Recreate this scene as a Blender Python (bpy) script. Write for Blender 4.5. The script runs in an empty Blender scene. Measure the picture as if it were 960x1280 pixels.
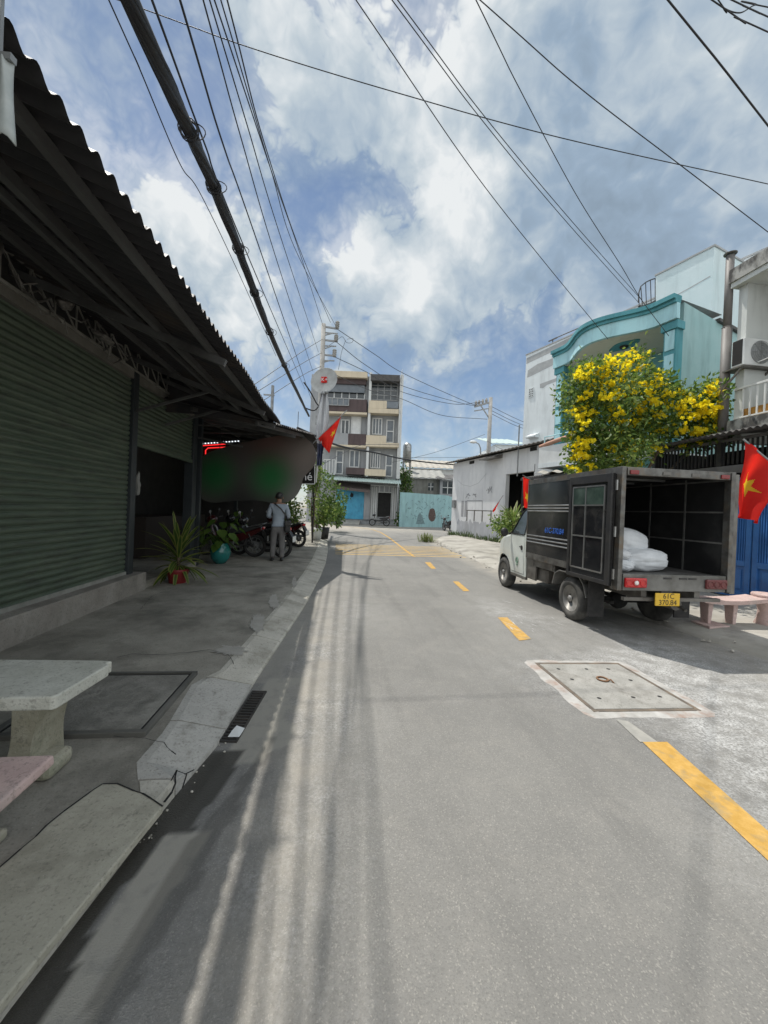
import bpy, bmesh, math, random
import numpy as np
from math import sin, cos, pi, radians, atan, atan2, sqrt
from mathutils import Vector, Matrix, noise
random.seed(7)
scn = bpy.context.scene
COL = scn.collection
V = Vector

# ---------------------------------------------------------------- camera model
F = 480.0; CAMH = 1.45
_a = atan(58/480); _p = 3/480.0; _r = radians(2.3)
FWD = V((sin(_a)*cos(_p), cos(_a)*cos(_p), -sin(_p)))
_r0 = V((cos(_a), -sin(_a), 0)); _u0 = _r0.cross(FWD)
RGT = cos(_r)*_r0 + sin(_r)*_u0
UPV = -sin(_r)*_r0 + cos(_r)*_u0
CAM = V((0, 0, CAMH))
def ray(px, py): return FWD + RGT*((px-480)/F) - UPV*((py-640)/F)
def AT(px, py, D): return CAM + ray(px, py)*D
def G(px, py, z=0.0):
    d = ray(px, py); return CAM + d*((z-CAMH)/d.z)
def PX(px, py, x):
    d = ray(px, py); return CAM + d*(x/d.x)
def PY(px, py, y):
    d = ray(px, py); return CAM + d*(y/d.y)

# ---------------------------------------------------------------- mesh builder
class MB:
    def __init__(self): self.v = []; self.f = []; self.mi = []; self.cur = 0
    def add(self, vs, fs):
        o = len(self.v); self.v += [tuple(p) for p in vs]
        for f in fs: self.f.append(tuple(i+o for i in f)); self.mi.append(self.cur)
    def poly(self, pts): self.add(pts, [tuple(range(len(pts)))])
    def box(self, x0, x1, y0, y1, z0, z1):
        vs = [(x0,y0,z0),(x1,y0,z0),(x1,y1,z0),(x0,y1,z0),(x0,y0,z1),(x1,y0,z1),(x1,y1,z1),(x0,y1,z1)]
        self.add(vs, [(0,3,2,1),(4,5,6,7),(0,1,5,4),(1,2,6,5),(2,3,7,6),(3,0,4,7)])
    def hexa(self, b, t):      # bottom 4 pts, top 4 pts
        self.add(list(b)+list(t), [(0,3,2,1),(4,5,6,7),(0,1,5,4),(1,2,6,5),(2,3,7,6),(3,0,4,7)])
    def ext(self, pts, vec):   # extrude a planar polygon by vec
        n = len(pts); vec = V(vec); a = [V(p) for p in pts]; b = [p+vec for p in a]
        fs = [tuple(range(n-1,-1,-1)), tuple(range(n,2*n))]
        for i in range(n): j = (i+1) % n; fs.append((i, j, n+j, n+i))
        self.add(a+b, fs)
    def bar(self, p, q, w, h=None, up=(0,0,1)):
        h = h or w; p = V(p); q = V(q); d = (q-p).normalized(); up = V(up)
        if abs(d.dot(up)) > .98: up = V((0,1,0)) if abs(d.y) < .9 else V((1,0,0))
        s = d.cross(up).normalized(); u = s.cross(d).normalized()
        c = [(-1,-1),(1,-1),(1,1),(-1,1)]
        self.hexa([p+s*w/2*i+u*h/2*j for i,j in c], [q+s*w/2*i+u*h/2*j for i,j in c])
    def tube(self, pts, r, n=8, cap=True):
        pts = [V(p) for p in pts]; m = len(pts)
        rs = r if isinstance(r, (list, tuple)) else [r]*m
        t0 = (pts[1]-pts[0]).normalized(); up = V((0,0,1)) if abs(t0.z) < .9 else V((1,0,0))
        s = t0.cross(up).normalized(); vs = []
        for i, p in enumerate(pts):
            t = (pts[min(i+1,m-1)]-pts[max(i-1,0)]).normalized()
            s = (s - t*s.dot(t)).normalized(); u = t.cross(s)
            for k in range(n):
                a = 2*pi*k/n; vs.append(p+(s*cos(a)+u*sin(a))*rs[i])
        fs = []
        for i in range(m-1):
            for k in range(n):
                l = (k+1) % n; fs.append((i*n+k, (i+1)*n+k, (i+1)*n+l, i*n+l))
        if cap: fs += [tuple(range(n)), tuple(range(m*n-1, (m-1)*n-1, -1))]
        self.add(vs, fs)
    def lathe(self, prof, n=24, mtx=None, c=(0,0,0)):
        mtx = mtx or Matrix.Identity(3); c = V(c); vs = []; m = len(prof)
        for r_, z in prof:
            for k in range(n):
                a = 2*pi*k/n; vs.append(c + mtx @ V((r_*cos(a), r_*sin(a), z)))
        fs = []
        for i in range(m-1):
            for k in range(n):
                l = (k+1) % n; fs.append((i*n+k, i*n+l, (i+1)*n+l, (i+1)*n+k))
        if prof[0][0] > 1e-6: fs.append(tuple(range(n-1,-1,-1)))
        if prof[-1][0] > 1e-6: fs.append(tuple(range((m-1)*n, m*n)))
        self.add(vs, fs)
    def torus(self, R, r, c=(0,0,0), mtx=None, n=28, k=8):
        mtx = mtx or Matrix.Identity(3); c = V(c); vs = []; fs = []
        for i in range(n):
            a = 2*pi*i/n
            for j in range(k):
                b = 2*pi*j/k; vs.append(c + mtx @ V(((R+r*cos(b))*cos(a), (R+r*cos(b))*sin(a), r*sin(b))))
        for i in range(n):
            for j in range(k):
                fs.append((i*k+j, ((i+1)%n)*k+j, ((i+1)%n)*k+(j+1)%k, i*k+(j+1)%k))
        self.add(vs, fs)
    def grid(self, fn, nu, nv):       # fn(i/nu, j/nv) -> point
        vs = [fn(i/nu, j/nv) for i in range(nu+1) for j in range(nv+1)]
        fs = [(i*(nv+1)+j, (i+1)*(nv+1)+j, (i+1)*(nv+1)+j+1, i*(nv+1)+j+1) for i in range(nu) for j in range(nv)]
        self.add(vs, fs)
    def blob(self, c, rad, seed=0, amp=.15, sub=3, fr=1.5):
        bm = bmesh.new(); bmesh.ops.create_icosphere(bm, subdivisions=sub, radius=1)
        c = V(c); vs = []
        for v in bm.verts:
            p = v.co*(1+amp*noise.noise(v.co*fr+V((seed*7.1, seed*3.3, seed))))
            vs.append(c+V((p.x*rad[0], p.y*rad[1], p.z*rad[2])))
        self.add(vs, [[v.index for v in f.verts] for f in bm.faces]); bm.free()
    def wall(self, u0, u1, z0, z1, t, holes):   # slab in local x (u) and z, from y=0 back to y=-t, rectangular holes (u0,u1,z0,z1)
        us = sorted({u0, u1, *[h[0] for h in holes], *[h[1] for h in holes]}); us = [u for u in us if u0 <= u <= u1]
        zs = sorted({z0, z1, *[h[2] for h in holes], *[h[3] for h in holes]}); zs = [z for z in zs if z0 <= z <= z1]
        def solid(i, j):
            if i < 0 or j < 0 or i >= len(us)-1 or j >= len(zs)-1: return False
            cu = (us[i]+us[i+1])/2; cz = (zs[j]+zs[j+1])/2
            return not any(h[0] < cu < h[1] and h[2] < cz < h[3] for h in holes)
        for i in range(len(us)-1):
            for j in range(len(zs)-1):
                if not solid(i, j): continue
                a, b, c, d = us[i], us[i+1], zs[j], zs[j+1]
                self.poly([(a,0,c),(a,0,d),(b,0,d),(b,0,c)]); self.poly([(a,-t,c),(b,-t,c),(b,-t,d),(a,-t,d)])
                if not solid(i-1, j): self.poly([(a,0,c),(a,-t,c),(a,-t,d),(a,0,d)])
                if not solid(i+1, j): self.poly([(b,0,c),(b,0,d),(b,-t,d),(b,-t,c)])
                if not solid(i, j-1): self.poly([(a,0,c),(b,0,c),(b,-t,c),(a,-t,c)])
                if not solid(i, j+1): self.poly([(a,0,d),(a,-t,d),(b,-t,d),(b,0,d)])
    def build(self, name, mat, parent=None, world=False, smooth=False, bevel=0, weld=False):
        vs = self.v
        if world and parent is not None:
            inv = parent.matrix_basis.inverted(); pp = parent.parent
            while pp is not None: inv = inv @ pp.matrix_basis.inverted(); pp = pp.parent
            vs = [tuple(inv @ V(p)) for p in vs]
        me = bpy.data.meshes.new(name); me.from_pydata(vs, [], self.f)
        mats = mat if isinstance(mat, (list, tuple)) else [mat]
        for m in mats: me.materials.append(m)
        if len(mats) > 1: me.polygons.foreach_set('material_index', self.mi)
        if weld or bevel:
            bm = bmesh.new(); bm.from_mesh(me); bmesh.ops.remove_doubles(bm, verts=bm.verts, dist=1e-5)
            bmesh.ops.recalc_face_normals(bm, faces=bm.faces); bm.to_mesh(me); bm.free()
        if smooth: me.polygons.foreach_set('use_smooth', [True]*len(me.polygons))
        me.update()
        o = bpy.data.objects.new(name, me); COL.objects.link(o)
        if parent is not None: o.parent = parent
        if bevel:
            b = o.modifiers.new('bevel', 'BEVEL'); b.width = bevel; b.segments = 2; b.limit_method = 'ANGLE'; b.angle_limit = radians(40)
        return o

def tag(o, label=None, cat=None, group=None, kind=None):
    if label: o['label'] = label
    if cat: o['category'] = cat
    if group: o['group'] = group
    if kind: o['kind'] = kind
    return o
def thing(name, label, cat, loc=(0,0,0), rz=0, group=None):
    o = bpy.data.objects.new(name, None); COL.objects.link(o)
    o.location = loc; o.rotation_euler = (0, 0, rz); o.empty_display_size = .2
    o.matrix_basis = Matrix.Translation(V(loc)) @ Matrix.Rotation(rz, 4, 'Z')
    return tag(o, label, cat, group)
def copy_tree(o, parent=None):
    c = o.copy(); COL.objects.link(c)
    if parent is not None: c.parent = parent
    for ch in list(o.children): copy_tree(ch, c)
    return c
def frame(name, label, cat, a, b, z=0, group=None):   # local x runs a->b, local y is left of it
    a = V(a); b = V(b); return thing(name, label, cat, (a.x, a.y, z), atan2(b.y-a.y, b.x-a.x), group)
def FP(fr, px, py, w=0):                              # pixel ray on the frame's plane y=w -> local (u, z)
    inv = fr.matrix_basis.inverted(); o = inv @ CAM; d = inv.to_3x3() @ ray(px, py)
    p = o + d*((w-o.y)/d.y); return p.x, p.z
def text_mesh(name, s, size, mat, parent, mtx, ext=.002, align='CENTER', spacing=1.0):
    cu = bpy.data.curves.new('tmp', 'FONT'); cu.body = s; cu.size = size; cu.extrude = ext
    cu.align_x = align; cu.align_y = 'CENTER'; cu.space_character = spacing; cu.resolution_u = 4
    o = bpy.data.objects.new('tmp', cu); COL.objects.link(o)
    dg = bpy.context.evaluated_depsgraph_get(); me = bpy.data.meshes.new_from_object(o.evaluated_get(dg))
    bpy.data.objects.remove(o); bpy.data.curves.remove(cu)
    me.transform(mtx); me.materials.clear(); me.materials.append(mat); me.name = name
    r = bpy.data.objects.new(name, me); COL.objects.link(r); r.parent = parent; return r

# ---------------------------------------------------------------- materials
def nd(nt, typ, **kw):
    n = nt.nodes.new(typ)
    for k, v in kw.items():
        if k in ('operation','blend_type','data_type','noise_dimensions','feature','attribute_name','sky_type','distance','wave_type','bands_direction'): setattr(n, k, v)
        else: n.inputs[k.replace('_', ' ')].default_value = v
    return n
def rgba(c): return (*c, 1) if len(c) == 3 else c
def M(name, c1, c2=None, scale=4, rough=.7, bump=0, bscale=60, metal=0, detail=6, lo=.38, hi=.66, coat=0, c3=None, s3=.8, spec=.5, emit=None, estr=0, stretch=None, trans=0, alpha=1, speck=None):
    m = bpy.data.materials.new(name); m.use_nodes = True; nt = m.node_tree; L = nt.links.new
    b = nt.nodes['Principled BSDF']
    b.inputs['Roughness'].default_value = rough; b.inputs['Metallic'].default_value = metal
    b.inputs['Specular IOR Level'].default_value = spec; b.inputs['Coat Weight'].default_value = coat
    if trans: b.inputs['Transmission Weight'].default_value = trans
    if alpha < 1: b.inputs['Alpha'].default_value = alpha
    b.inputs['Base Color'].default_value = rgba(c1)
    if emit: b.inputs['Emission Color'].default_value = rgba(emit); b.inputs['Emission Strength'].default_value = estr
    if c2 or bump:
        tc = nt.nodes.new('ShaderNodeTexCoord'); src = tc.outputs['Object']
        if stretch:
            mp = nt.nodes.new('ShaderNodeMapping'); mp.inputs['Scale'].default_value = stretch; L(src, mp.inputs[0]); src = mp.outputs[0]
    if c2:
        n = nd(nt, 'ShaderNodeTexNoise', Scale=scale, Detail=detail, Roughness=.6); L(src, n.inputs['Vector'])
        cr = nt.nodes.new('ShaderNodeValToRGB'); cr.color_ramp.elements[0].position = lo; cr.color_ramp.elements[1].position = hi
        cr.color_ramp.elements[0].color = rgba(c1); cr.color_ramp.elements[1].color = rgba(c2); L(n.outputs['Fac'], cr.inputs[0]); out = cr.outputs[0]
        if c3:
            n3 = nd(nt, 'ShaderNodeTexNoise', Scale=s3, Detail=8, Roughness=.65); L(src, n3.inputs['Vector'])
            r3 = nt.nodes.new('ShaderNodeValToRGB'); r3.color_ramp.elements[0].position = .5; r3.color_ramp.elements[1].position = .68; L(n3.outputs['Fac'], r3.inputs[0])
            mx = nd(nt, 'ShaderNodeMix', data_type='RGBA'); L(r3.outputs[0], mx.inputs[0]); L(out, mx.inputs[6]); mx.inputs[7].default_value = rgba(c3); out = mx.outputs[2]
        if speck:           # pores and grains
            for k, (sc_, lo_, hi_, am, cc) in enumerate(speck):
                ns = nd(nt, 'ShaderNodeTexNoise', Scale=sc_, Detail=3, Roughness=.65); L(src, ns.inputs['Vector'])
                mr = nt.nodes.new('ShaderNodeMapRange'); L(ns.outputs['Fac'], mr.inputs[0])
                for q, vv in enumerate((lo_, hi_, 0., am)): mr.inputs[q+1].default_value = vv
                mx = nd(nt, 'ShaderNodeMix', data_type='RGBA'); L(mr.outputs[0], mx.inputs[0]); L(out, mx.inputs[6]); mx.inputs[7].default_value = rgba(cc); out = mx.outputs[2]
        L(out, b.inputs['Base Color'])
    if bump:
        nb = nd(nt, 'ShaderNodeTexNoise', Scale=bscale, Detail=5, Roughness=.6); L(src, nb.inputs['Vector'])
        bp = nd(nt, 'ShaderNodeBump', Strength=bump, Distance=.01); L(nb.outputs['Fac'], bp.inputs['Height']); L(bp.outputs[0], b.inputs['Normal'])
    return m
def streak(name, c1, c2, dirt, rough=.8, zs=.35, amount=(.45,.72)):    # painted wall with rain streaks that run down it
    m = bpy.data.materials.new(name); m.use_nodes = True; nt = m.node_tree; L = nt.links.new; b = nt.nodes['Principled BSDF']
    b.inputs['Roughness'].default_value = rough; b.inputs['Specular IOR Level'].default_value = .25
    g = nt.nodes.new('ShaderNodeNewGeometry'); mp = nt.nodes.new('ShaderNodeMapping'); mp.inputs['Scale'].default_value = (2.2, 2.2, zs)
    L(g.outputs['Position'], mp.inputs[0])
    n1 = nd(nt, 'ShaderNodeTexNoise', Scale=1.6, Detail=8, Roughness=.65); L(mp.outputs[0], n1.inputs['Vector'])
    n2 = nd(nt, 'ShaderNodeTexNoise', Scale=.9, Detail=7, Roughness=.6); L(g.outputs['Position'], n2.inputs['Vector'])
    n3 = nd(nt, 'ShaderNodeTexNoise', Scale=45, Detail=4); L(g.outputs['Position'], n3.inputs['Vector'])
    r2 = nt.nodes.new('ShaderNodeValToRGB'); r2.color_ramp.elements[0].position = .35; r2.color_ramp.elements[1].position = .65
    r2.color_ramp.elements[0].color = rgba(c1); r2.color_ramp.elements[1].color = rgba(c2); L(n2.outputs['Fac'], r2.inputs[0])
    r1 = nt.nodes.new('ShaderNodeValToRGB'); r1.color_ramp.elements[0].position = amount[0]; r1.color_ramp.elements[1].position = amount[1]; L(n1.outputs['Fac'], r1.inputs[0])
    mu = nd(nt, 'ShaderNodeMath', operation='MULTIPLY'); L(r1.outputs[0], mu.inputs[0]); mu.inputs[1].default_value = .6
    mx = nd(nt, 'ShaderNodeMix', data_type='RGBA'); L(mu.outputs[0], mx.inputs[0]); L(r2.outputs[0], mx.inputs[6]); mx.inputs[7].default_value = rgba(dirt)
    L(mx.outputs[2], b.inputs['Base Color'])
    bp = nd(nt, 'ShaderNodeBump', Strength=.25, Distance=.01); L(n3.outputs['Fac'], bp.inputs['Height']); L(bp.outputs[0], b.inputs['Normal'])
    return m

MT = {}
MT['black_metal'] = M('black_metal', (.02,.02,.022), (.035,.033,.03), rough=.45, scale=9)
MT['grey_metal'] = M('grey_metal', (.22,.22,.21), (.34,.33,.31), rough=.45, metal=.6, scale=7)
MT['steel'] = M('brushed_steel', (.42,.42,.41), (.28,.27,.25), rough=.38, metal=.85, scale=6)
MT['dirty_steel'] = M('dirty_steel', (.2,.19,.175), (.1,.09,.08), rough=.5, metal=.55, scale=5)
MT['galv'] = M('galvanised', (.3,.31,.31), (.2,.2,.2), rough=.5, metal=.4, scale=8)
MT['white'] = M('white_paint', (.72,.73,.72), (.6,.61,.6), rough=.4, scale=3)
MT['glass'] = M('dark_glass', (.03,.04,.045), (.05,.06,.065), rough=.08, spec=.7)
MT['rubber'] = M('rubber', (.022,.022,.022), (.045,.042,.04), rough=.85, scale=12)
MT['dark_void'] = M('dark_void', (.012,.012,.012), (.02,.019,.018), rough=.9)
MT['wire'] = M('cable_black', (.02,.02,.022), rough=.6)
MT['wire_grey'] = M('cable_grey', (.06,.062,.068), rough=.6)
MT['concrete'] = M('concrete', (.2,.195,.185), (.3,.29,.275), rough=.9, scale=6, bump=.4, bscale=90, c3=(.13,.125,.12), s3=1.4)
MT['pole_conc'] = M('pole_concrete', (.26,.255,.24), (.36,.35,.33), rough=.9, scale=3, bump=.2)
MT['yellow_paint'] = M('yellow_paint', (.44,.255,.05), (.54,.33,.09), rough=.85, scale=18, c3=(.27,.22,.13), s3=6, bump=.3, bscale=160)
MT['red'] = M('flag_red', (.80,.022,.015), (.86,.035,.02), rough=.75, scale=3)
MT['star'] = M('flag_yellow', (.85,.55,.03), rough=.7)
MT['brown'] = M('brown_paint', (.05,.04,.042), (.075,.06,.062), rough=.8, scale=2)
MT['wood'] = M('wood', (.12,.07,.03), (.2,.11,.05), rough=.8)
MT['leaf_dark'] = M('leaf_dark', (.05,.10,.02), (.09,.16,.035), rough=.55, scale=2.5)
MT['leaf_mid'] = M('leaf_mid', (.09,.17,.03), (.16,.25,.05), rough=.5, scale=3)
MT['leaf_light'] = M('leaf_light', (.18,.26,.05), (.28,.34,.09), rough=.5, scale=3)
MT['flower'] = M('flower_yellow', (.88,.72,.012), (.93,.82,.05), rough=.6, scale=5)
MT['bark'] = M('bark', (.1,.075,.05), (.17,.13,.09), rough=.95, scale=14, bump=.6, bscale=40)

def thin(m, amount=.45):          # leaves, petals and cloth let light through
    nt = m.node_tree; L = nt.links.new; b = nt.nodes['Principled BSDF']; out = nt.nodes['Material Output']
    t = nt.nodes.new('ShaderNodeBsdfTranslucent'); mx = nt.nodes.new('ShaderNodeMixShader'); mx.inputs[0].default_value = amount
    if b.inputs['Base Color'].is_linked: L(b.inputs['Base Color'].links[0].from_socket, t.inputs['Color'])
    else: t.inputs['Color'].default_value = b.inputs['Base Color'].default_value
    L(b.outputs[0], mx.inputs[1]); L(t.outputs[0], mx.inputs[2]); L(mx.outputs[0], out.inputs['Surface']); return m
for k in ('leaf_dark','leaf_mid','leaf_light'): thin(MT[k], .5)
for k in ('flower','red','star'): thin(MT[k], .6)
# ---------------------------------------------------------------- camera
cd = bpy.data.cameras.new('camera'); cam = bpy.data.objects.new('camera', cd); COL.objects.link(cam); scn.camera = cam
cd.sensor_fit = 'HORIZONTAL'; cd.sensor_width = 36; cd.lens = 18.0; cd.clip_start = .05; cd.clip_end = 5000
cam.matrix_world = Matrix.Translation(CAM) @ Matrix((RGT, UPV, -FWD)).transposed().to_4x4()

# ---------------------------------------------------------------- light and sky
SUN = V((-.2435, .402, 1)).normalized()
sl = bpy.data.lights.new('sun', 'SUN'); sl.energy = 2.75; sl.angle = radians(.55); sl.color = (1, .955, .88)
so = bpy.data.objects.new('sun', sl); COL.objects.link(so); so.rotation_euler = (-SUN).to_track_quat('-Z', 'Y').to_euler()
so.location = (0, 0, 60)
w = bpy.data.worlds.new('World'); scn.world = w; w.use_nodes = True; nt = w.node_tree; L = nt.links.new
for n in list(nt.nodes): nt.nodes.remove(n)
sky = nd(nt, 'ShaderNodeTexSky', sky_type='NISHITA'); sky.sun_disc = False
sky.sun_elevation = math.asin(SUN.z); sky.sun_rotation = atan2(SUN.x, SUN.y)
sky.air_density = 1.0; sky.dust_density = .15; sky.ozone_density = 1.0
tc = nt.nodes.new('ShaderNodeTexCoord'); DIR = tc.outputs['Generated']
def mth(op, a, b=None, clamp=False):
    n = nt.nodes.new('ShaderNodeMath'); n.operation = op; n.use_clamp = clamp
    for i, q in enumerate((a, b)):
        if q is None: continue
        if isinstance(q, (int, float)): n.inputs[i].default_value = q
        else: L(q, n.inputs[i])
    return n.outputs[0]
def sstep(x, lo, hi, a=0., b=1.):
    n = nt.nodes.new('ShaderNodeMapRange'); n.interpolation_type = 'SMOOTHSTEP'
    L(x, n.inputs[0]); n.inputs[1].default_value = lo; n.inputs[2].default_value = hi; n.inputs[3].default_value = a; n.inputs[4].default_value = b
    return n.outputs[0]
# cloud field lives on the sky sphere (direction space), warped by noise; lit from the sun's side
def vm(op, a, b=None, sc=None):
    n = nt.nodes.new('ShaderNodeVectorMath'); n.operation = op
    for i, q in enumerate((a, b)):
        if q is None: continue
        if isinstance(q, (tuple, Vector)): n.inputs[i].default_value = tuple(q)
        else: L(q, n.inputs[i])
    if sc is not None: n.inputs['Scale'].default_value = sc
    return n.outputs['Value'] if op in ('DISTANCE','DOT_PRODUCT') else n.outputs[0]
COV = [(165,235,.24,.42),(235,310,.2,.45),(315,420,.2,.45),(330,60,.26,.28),(30,5,.26,.4),(445,330,.15,.62),(520,375,.17,.62),(560,430,.15,.4),(420,420,.14,.42),
       (560,245,.22,.5),(640,200,.26,.5),(600,310,.16,.42),(740,230,.36,.5),(860,120,.46,.46),(500,80,.3,.36),(800,320,.3,.35),(640,110,.26,.25),(430,140,.14,.2),(930,300,.3,.4),(640,370,.1,.2)]
BLUE = [(120,150,.27,.6),(440,240,.14,.34),(335,490,.14,.4),(600,465,.17,.3),(385,265,.13,.42),(700,400,.17,.4),(560,10,.12,.15),(620,560,.26,.15),(245,110,.16,.35),(500,215,.08,.2)]
SHD = [(765,280,.22,.26),(700,60,.28,.20),(880,240,.26,.08),(450,220,.2,.22),(560,480,.14,.06),(930,40,.3,.06),(480,455,.09,.26),(430,100,.18,.14),(700,120,.2,.1),(250,40,.18,.06),(560,400,.07,.15)]
LIT = [(200,240,.2,.36),(310,400,.16,.3),(560,245,.14,.42),(640,195,.16,.25),(440,322,.10,.56),(520,358,.11,.54),(500,50,.26,.26),(600,-20,.25,.26),(800,100,.18,.3),(900,200,.15,.15),(50,0,.18,.1),(600,300,.1,.2),(350,40,.16,.2)]
def lumps(vec, lst):
    out = None
    for px, py, rad, amp in lst:
        l = sstep(vm('DISTANCE', vec, ray(px, py).normalized()), 0, rad, amp, 0); out = l if out is None else mth('ADD', out, l)
    return out
wn = nd(nt, 'ShaderNodeTexNoise', Scale=3.6, Detail=4, Roughness=.6); L(DIR, wn.inputs['Vector'])
WD = vm('ADD', DIR, vm('SCALE', vm('SUBTRACT', wn.outputs['Color'], (.5,.5,.5)), sc=.13))
def billow(vec, octs):
    out = None
    for sc_, am in octs:
        n = nd(nt, 'ShaderNodeTexNoise', Scale=sc_, Detail=0); L(vec, n.inputs['Vector'])
        v = mth('MULTIPLY', mth('ABSOLUTE', mth('SUBTRACT', n.outputs['Fac'], .5)), 2*am); out = v if out is None else mth('ADD', out, v)
    return out
def density(vec, octs):
    fb = nd(nt, 'ShaderNodeTexNoise', Scale=4.4, Detail=4 if len(octs) < 5 else 7, Roughness=.58); L(vec, fb.inputs['Vector'])
    d = mth('ADD', mth('MULTIPLY', mth('SUBTRACT', fb.outputs['Fac'], .5), 1.5), mth('SUBTRACT', billow(vec, octs), .30))
    return mth('ADD', d, mth('SUBTRACT', lumps(vec, COV), lumps(vec, BLUE)))
OCT = [(7,.68),(14,.42),(29,.28),(60,.17),(120,.10)]
d0 = density(WD, OCT)
d1 = density(vm('ADD', WD, tuple(SUN*.035)), OCT[:3])
alpha = sstep(d0, .0, .42)
veil = sstep(d0, -.45, .3, .16, .60)
alpha = mth('MAXIMUM', alpha, veil)
rim = mth('MULTIPLY', mth('SUBTRACT', d0, d1), .52)
fin = nd(nt, 'ShaderNodeTexNoise', Scale=11, Detail=7, Roughness=.6); L(WD, fin.inputs['Vector'])
core = sstep(d0, .35, 1.5, 0, .14)
br = mth('ADD', mth('ADD', .575, rim), mth('SUBTRACT', mth('ADD', mth('MULTIPLY', mth('SUBTRACT', fin.outputs['Fac'], .5), .42), lumps(WD, LIT)), mth('ADD', lumps(WD, SHD), core)))
cr = nt.nodes.new('ShaderNodeValToRGB'); el = cr.color_ramp.elements
el[0].position = .0; el[0].color = (.20,.26,.325,1); el[1].position = 1.0; el[1].color = (.70,.725,.735,1)
e = cr.color_ramp.elements.new(.38); e.color = (.275,.36,.46,1)
e = cr.color_ramp.elements.new(.7); e.color = (.46,.525,.575,1)
# the bank of unseen cumulus added behind the viewer to brighten the shade
fill_bank = sstep(vm('DOT_PRODUCT', DIR, tuple(V((FWD.x,FWD.y,0)).normalized())), .30, -.30)
L(mth('ADD', br, mth('MULTIPLY', fill_bank, .42)), cr.inputs[0]); alpha = mth('MAXIMUM', alpha, mth('MULTIPLY', fill_bank, .88))
b1 = nt.nodes.new('ShaderNodeBackground'); b1.inputs['Strength'].default_value = .062; L(sky.outputs[0], b1.inputs[0])
b2 = nt.nodes.new('ShaderNodeBackground'); L(mth('MULTIPLY', mth('ADD', mth('MULTIPLY', fill_bank, .65), 1.), .72), b2.inputs['Strength']); L(cr.outputs[0], b2.inputs[0])
ms = nt.nodes.new('ShaderNodeMixShader'); L(alpha, ms.inputs[0]); L(b1.outputs[0], ms.inputs[1]); L(b2.outputs[0], ms.inputs[2])
wo = nt.nodes.new('ShaderNodeOutputWorld'); L(ms.outputs[0], wo.inputs[0])
scn.view_settings.view_transform = 'Standard'; scn.view_settings.look = 'None'; scn.view_settings.exposure = .72; scn.view_settings.gamma = 1
scn.render.engine = 'CYCLES'
# ================================================================ ground, road, pavements
def interp(pts, y):
    if y <= pts[0][1]: return pts[0][0]
    for (x0,y0),(x1,y1) in zip(pts, pts[1:]):
        if y <= y1: return x0+(x1-x0)*(y-y0)/(y1-y0)
    return pts[-1][0]
CURB = [(-1.12,-6),(-.97,0),(-.86,1.17),(-.75,1.91),(-.65,2.4),(-.61,3.23),(-.42,5.57),(-.30,8),(-.25,9.91),(-.27,13),(-.40,17.2),(-.75,20),(-1.6,23),(-4,26)]
REDGE = [(5.2,-6),(4.95,0),(4.62,3.5),(4.5,5),(4.25,7),(4.17,9.6),(4.3,12),(4.5,15.5),(4.75,18.2),(5.6,20.2),(6.6,21.5),(9,23)]
SWZ = .085
def nz(x, y, s, o=0.): return noise.noise(V((x*s+o, y*s-o, o*1.7)))
def g2(x, y, cx, cy, sx, sy): return math.exp(-((x-cx)/sx)**2-((y-cy)/sy)**2)
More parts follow.
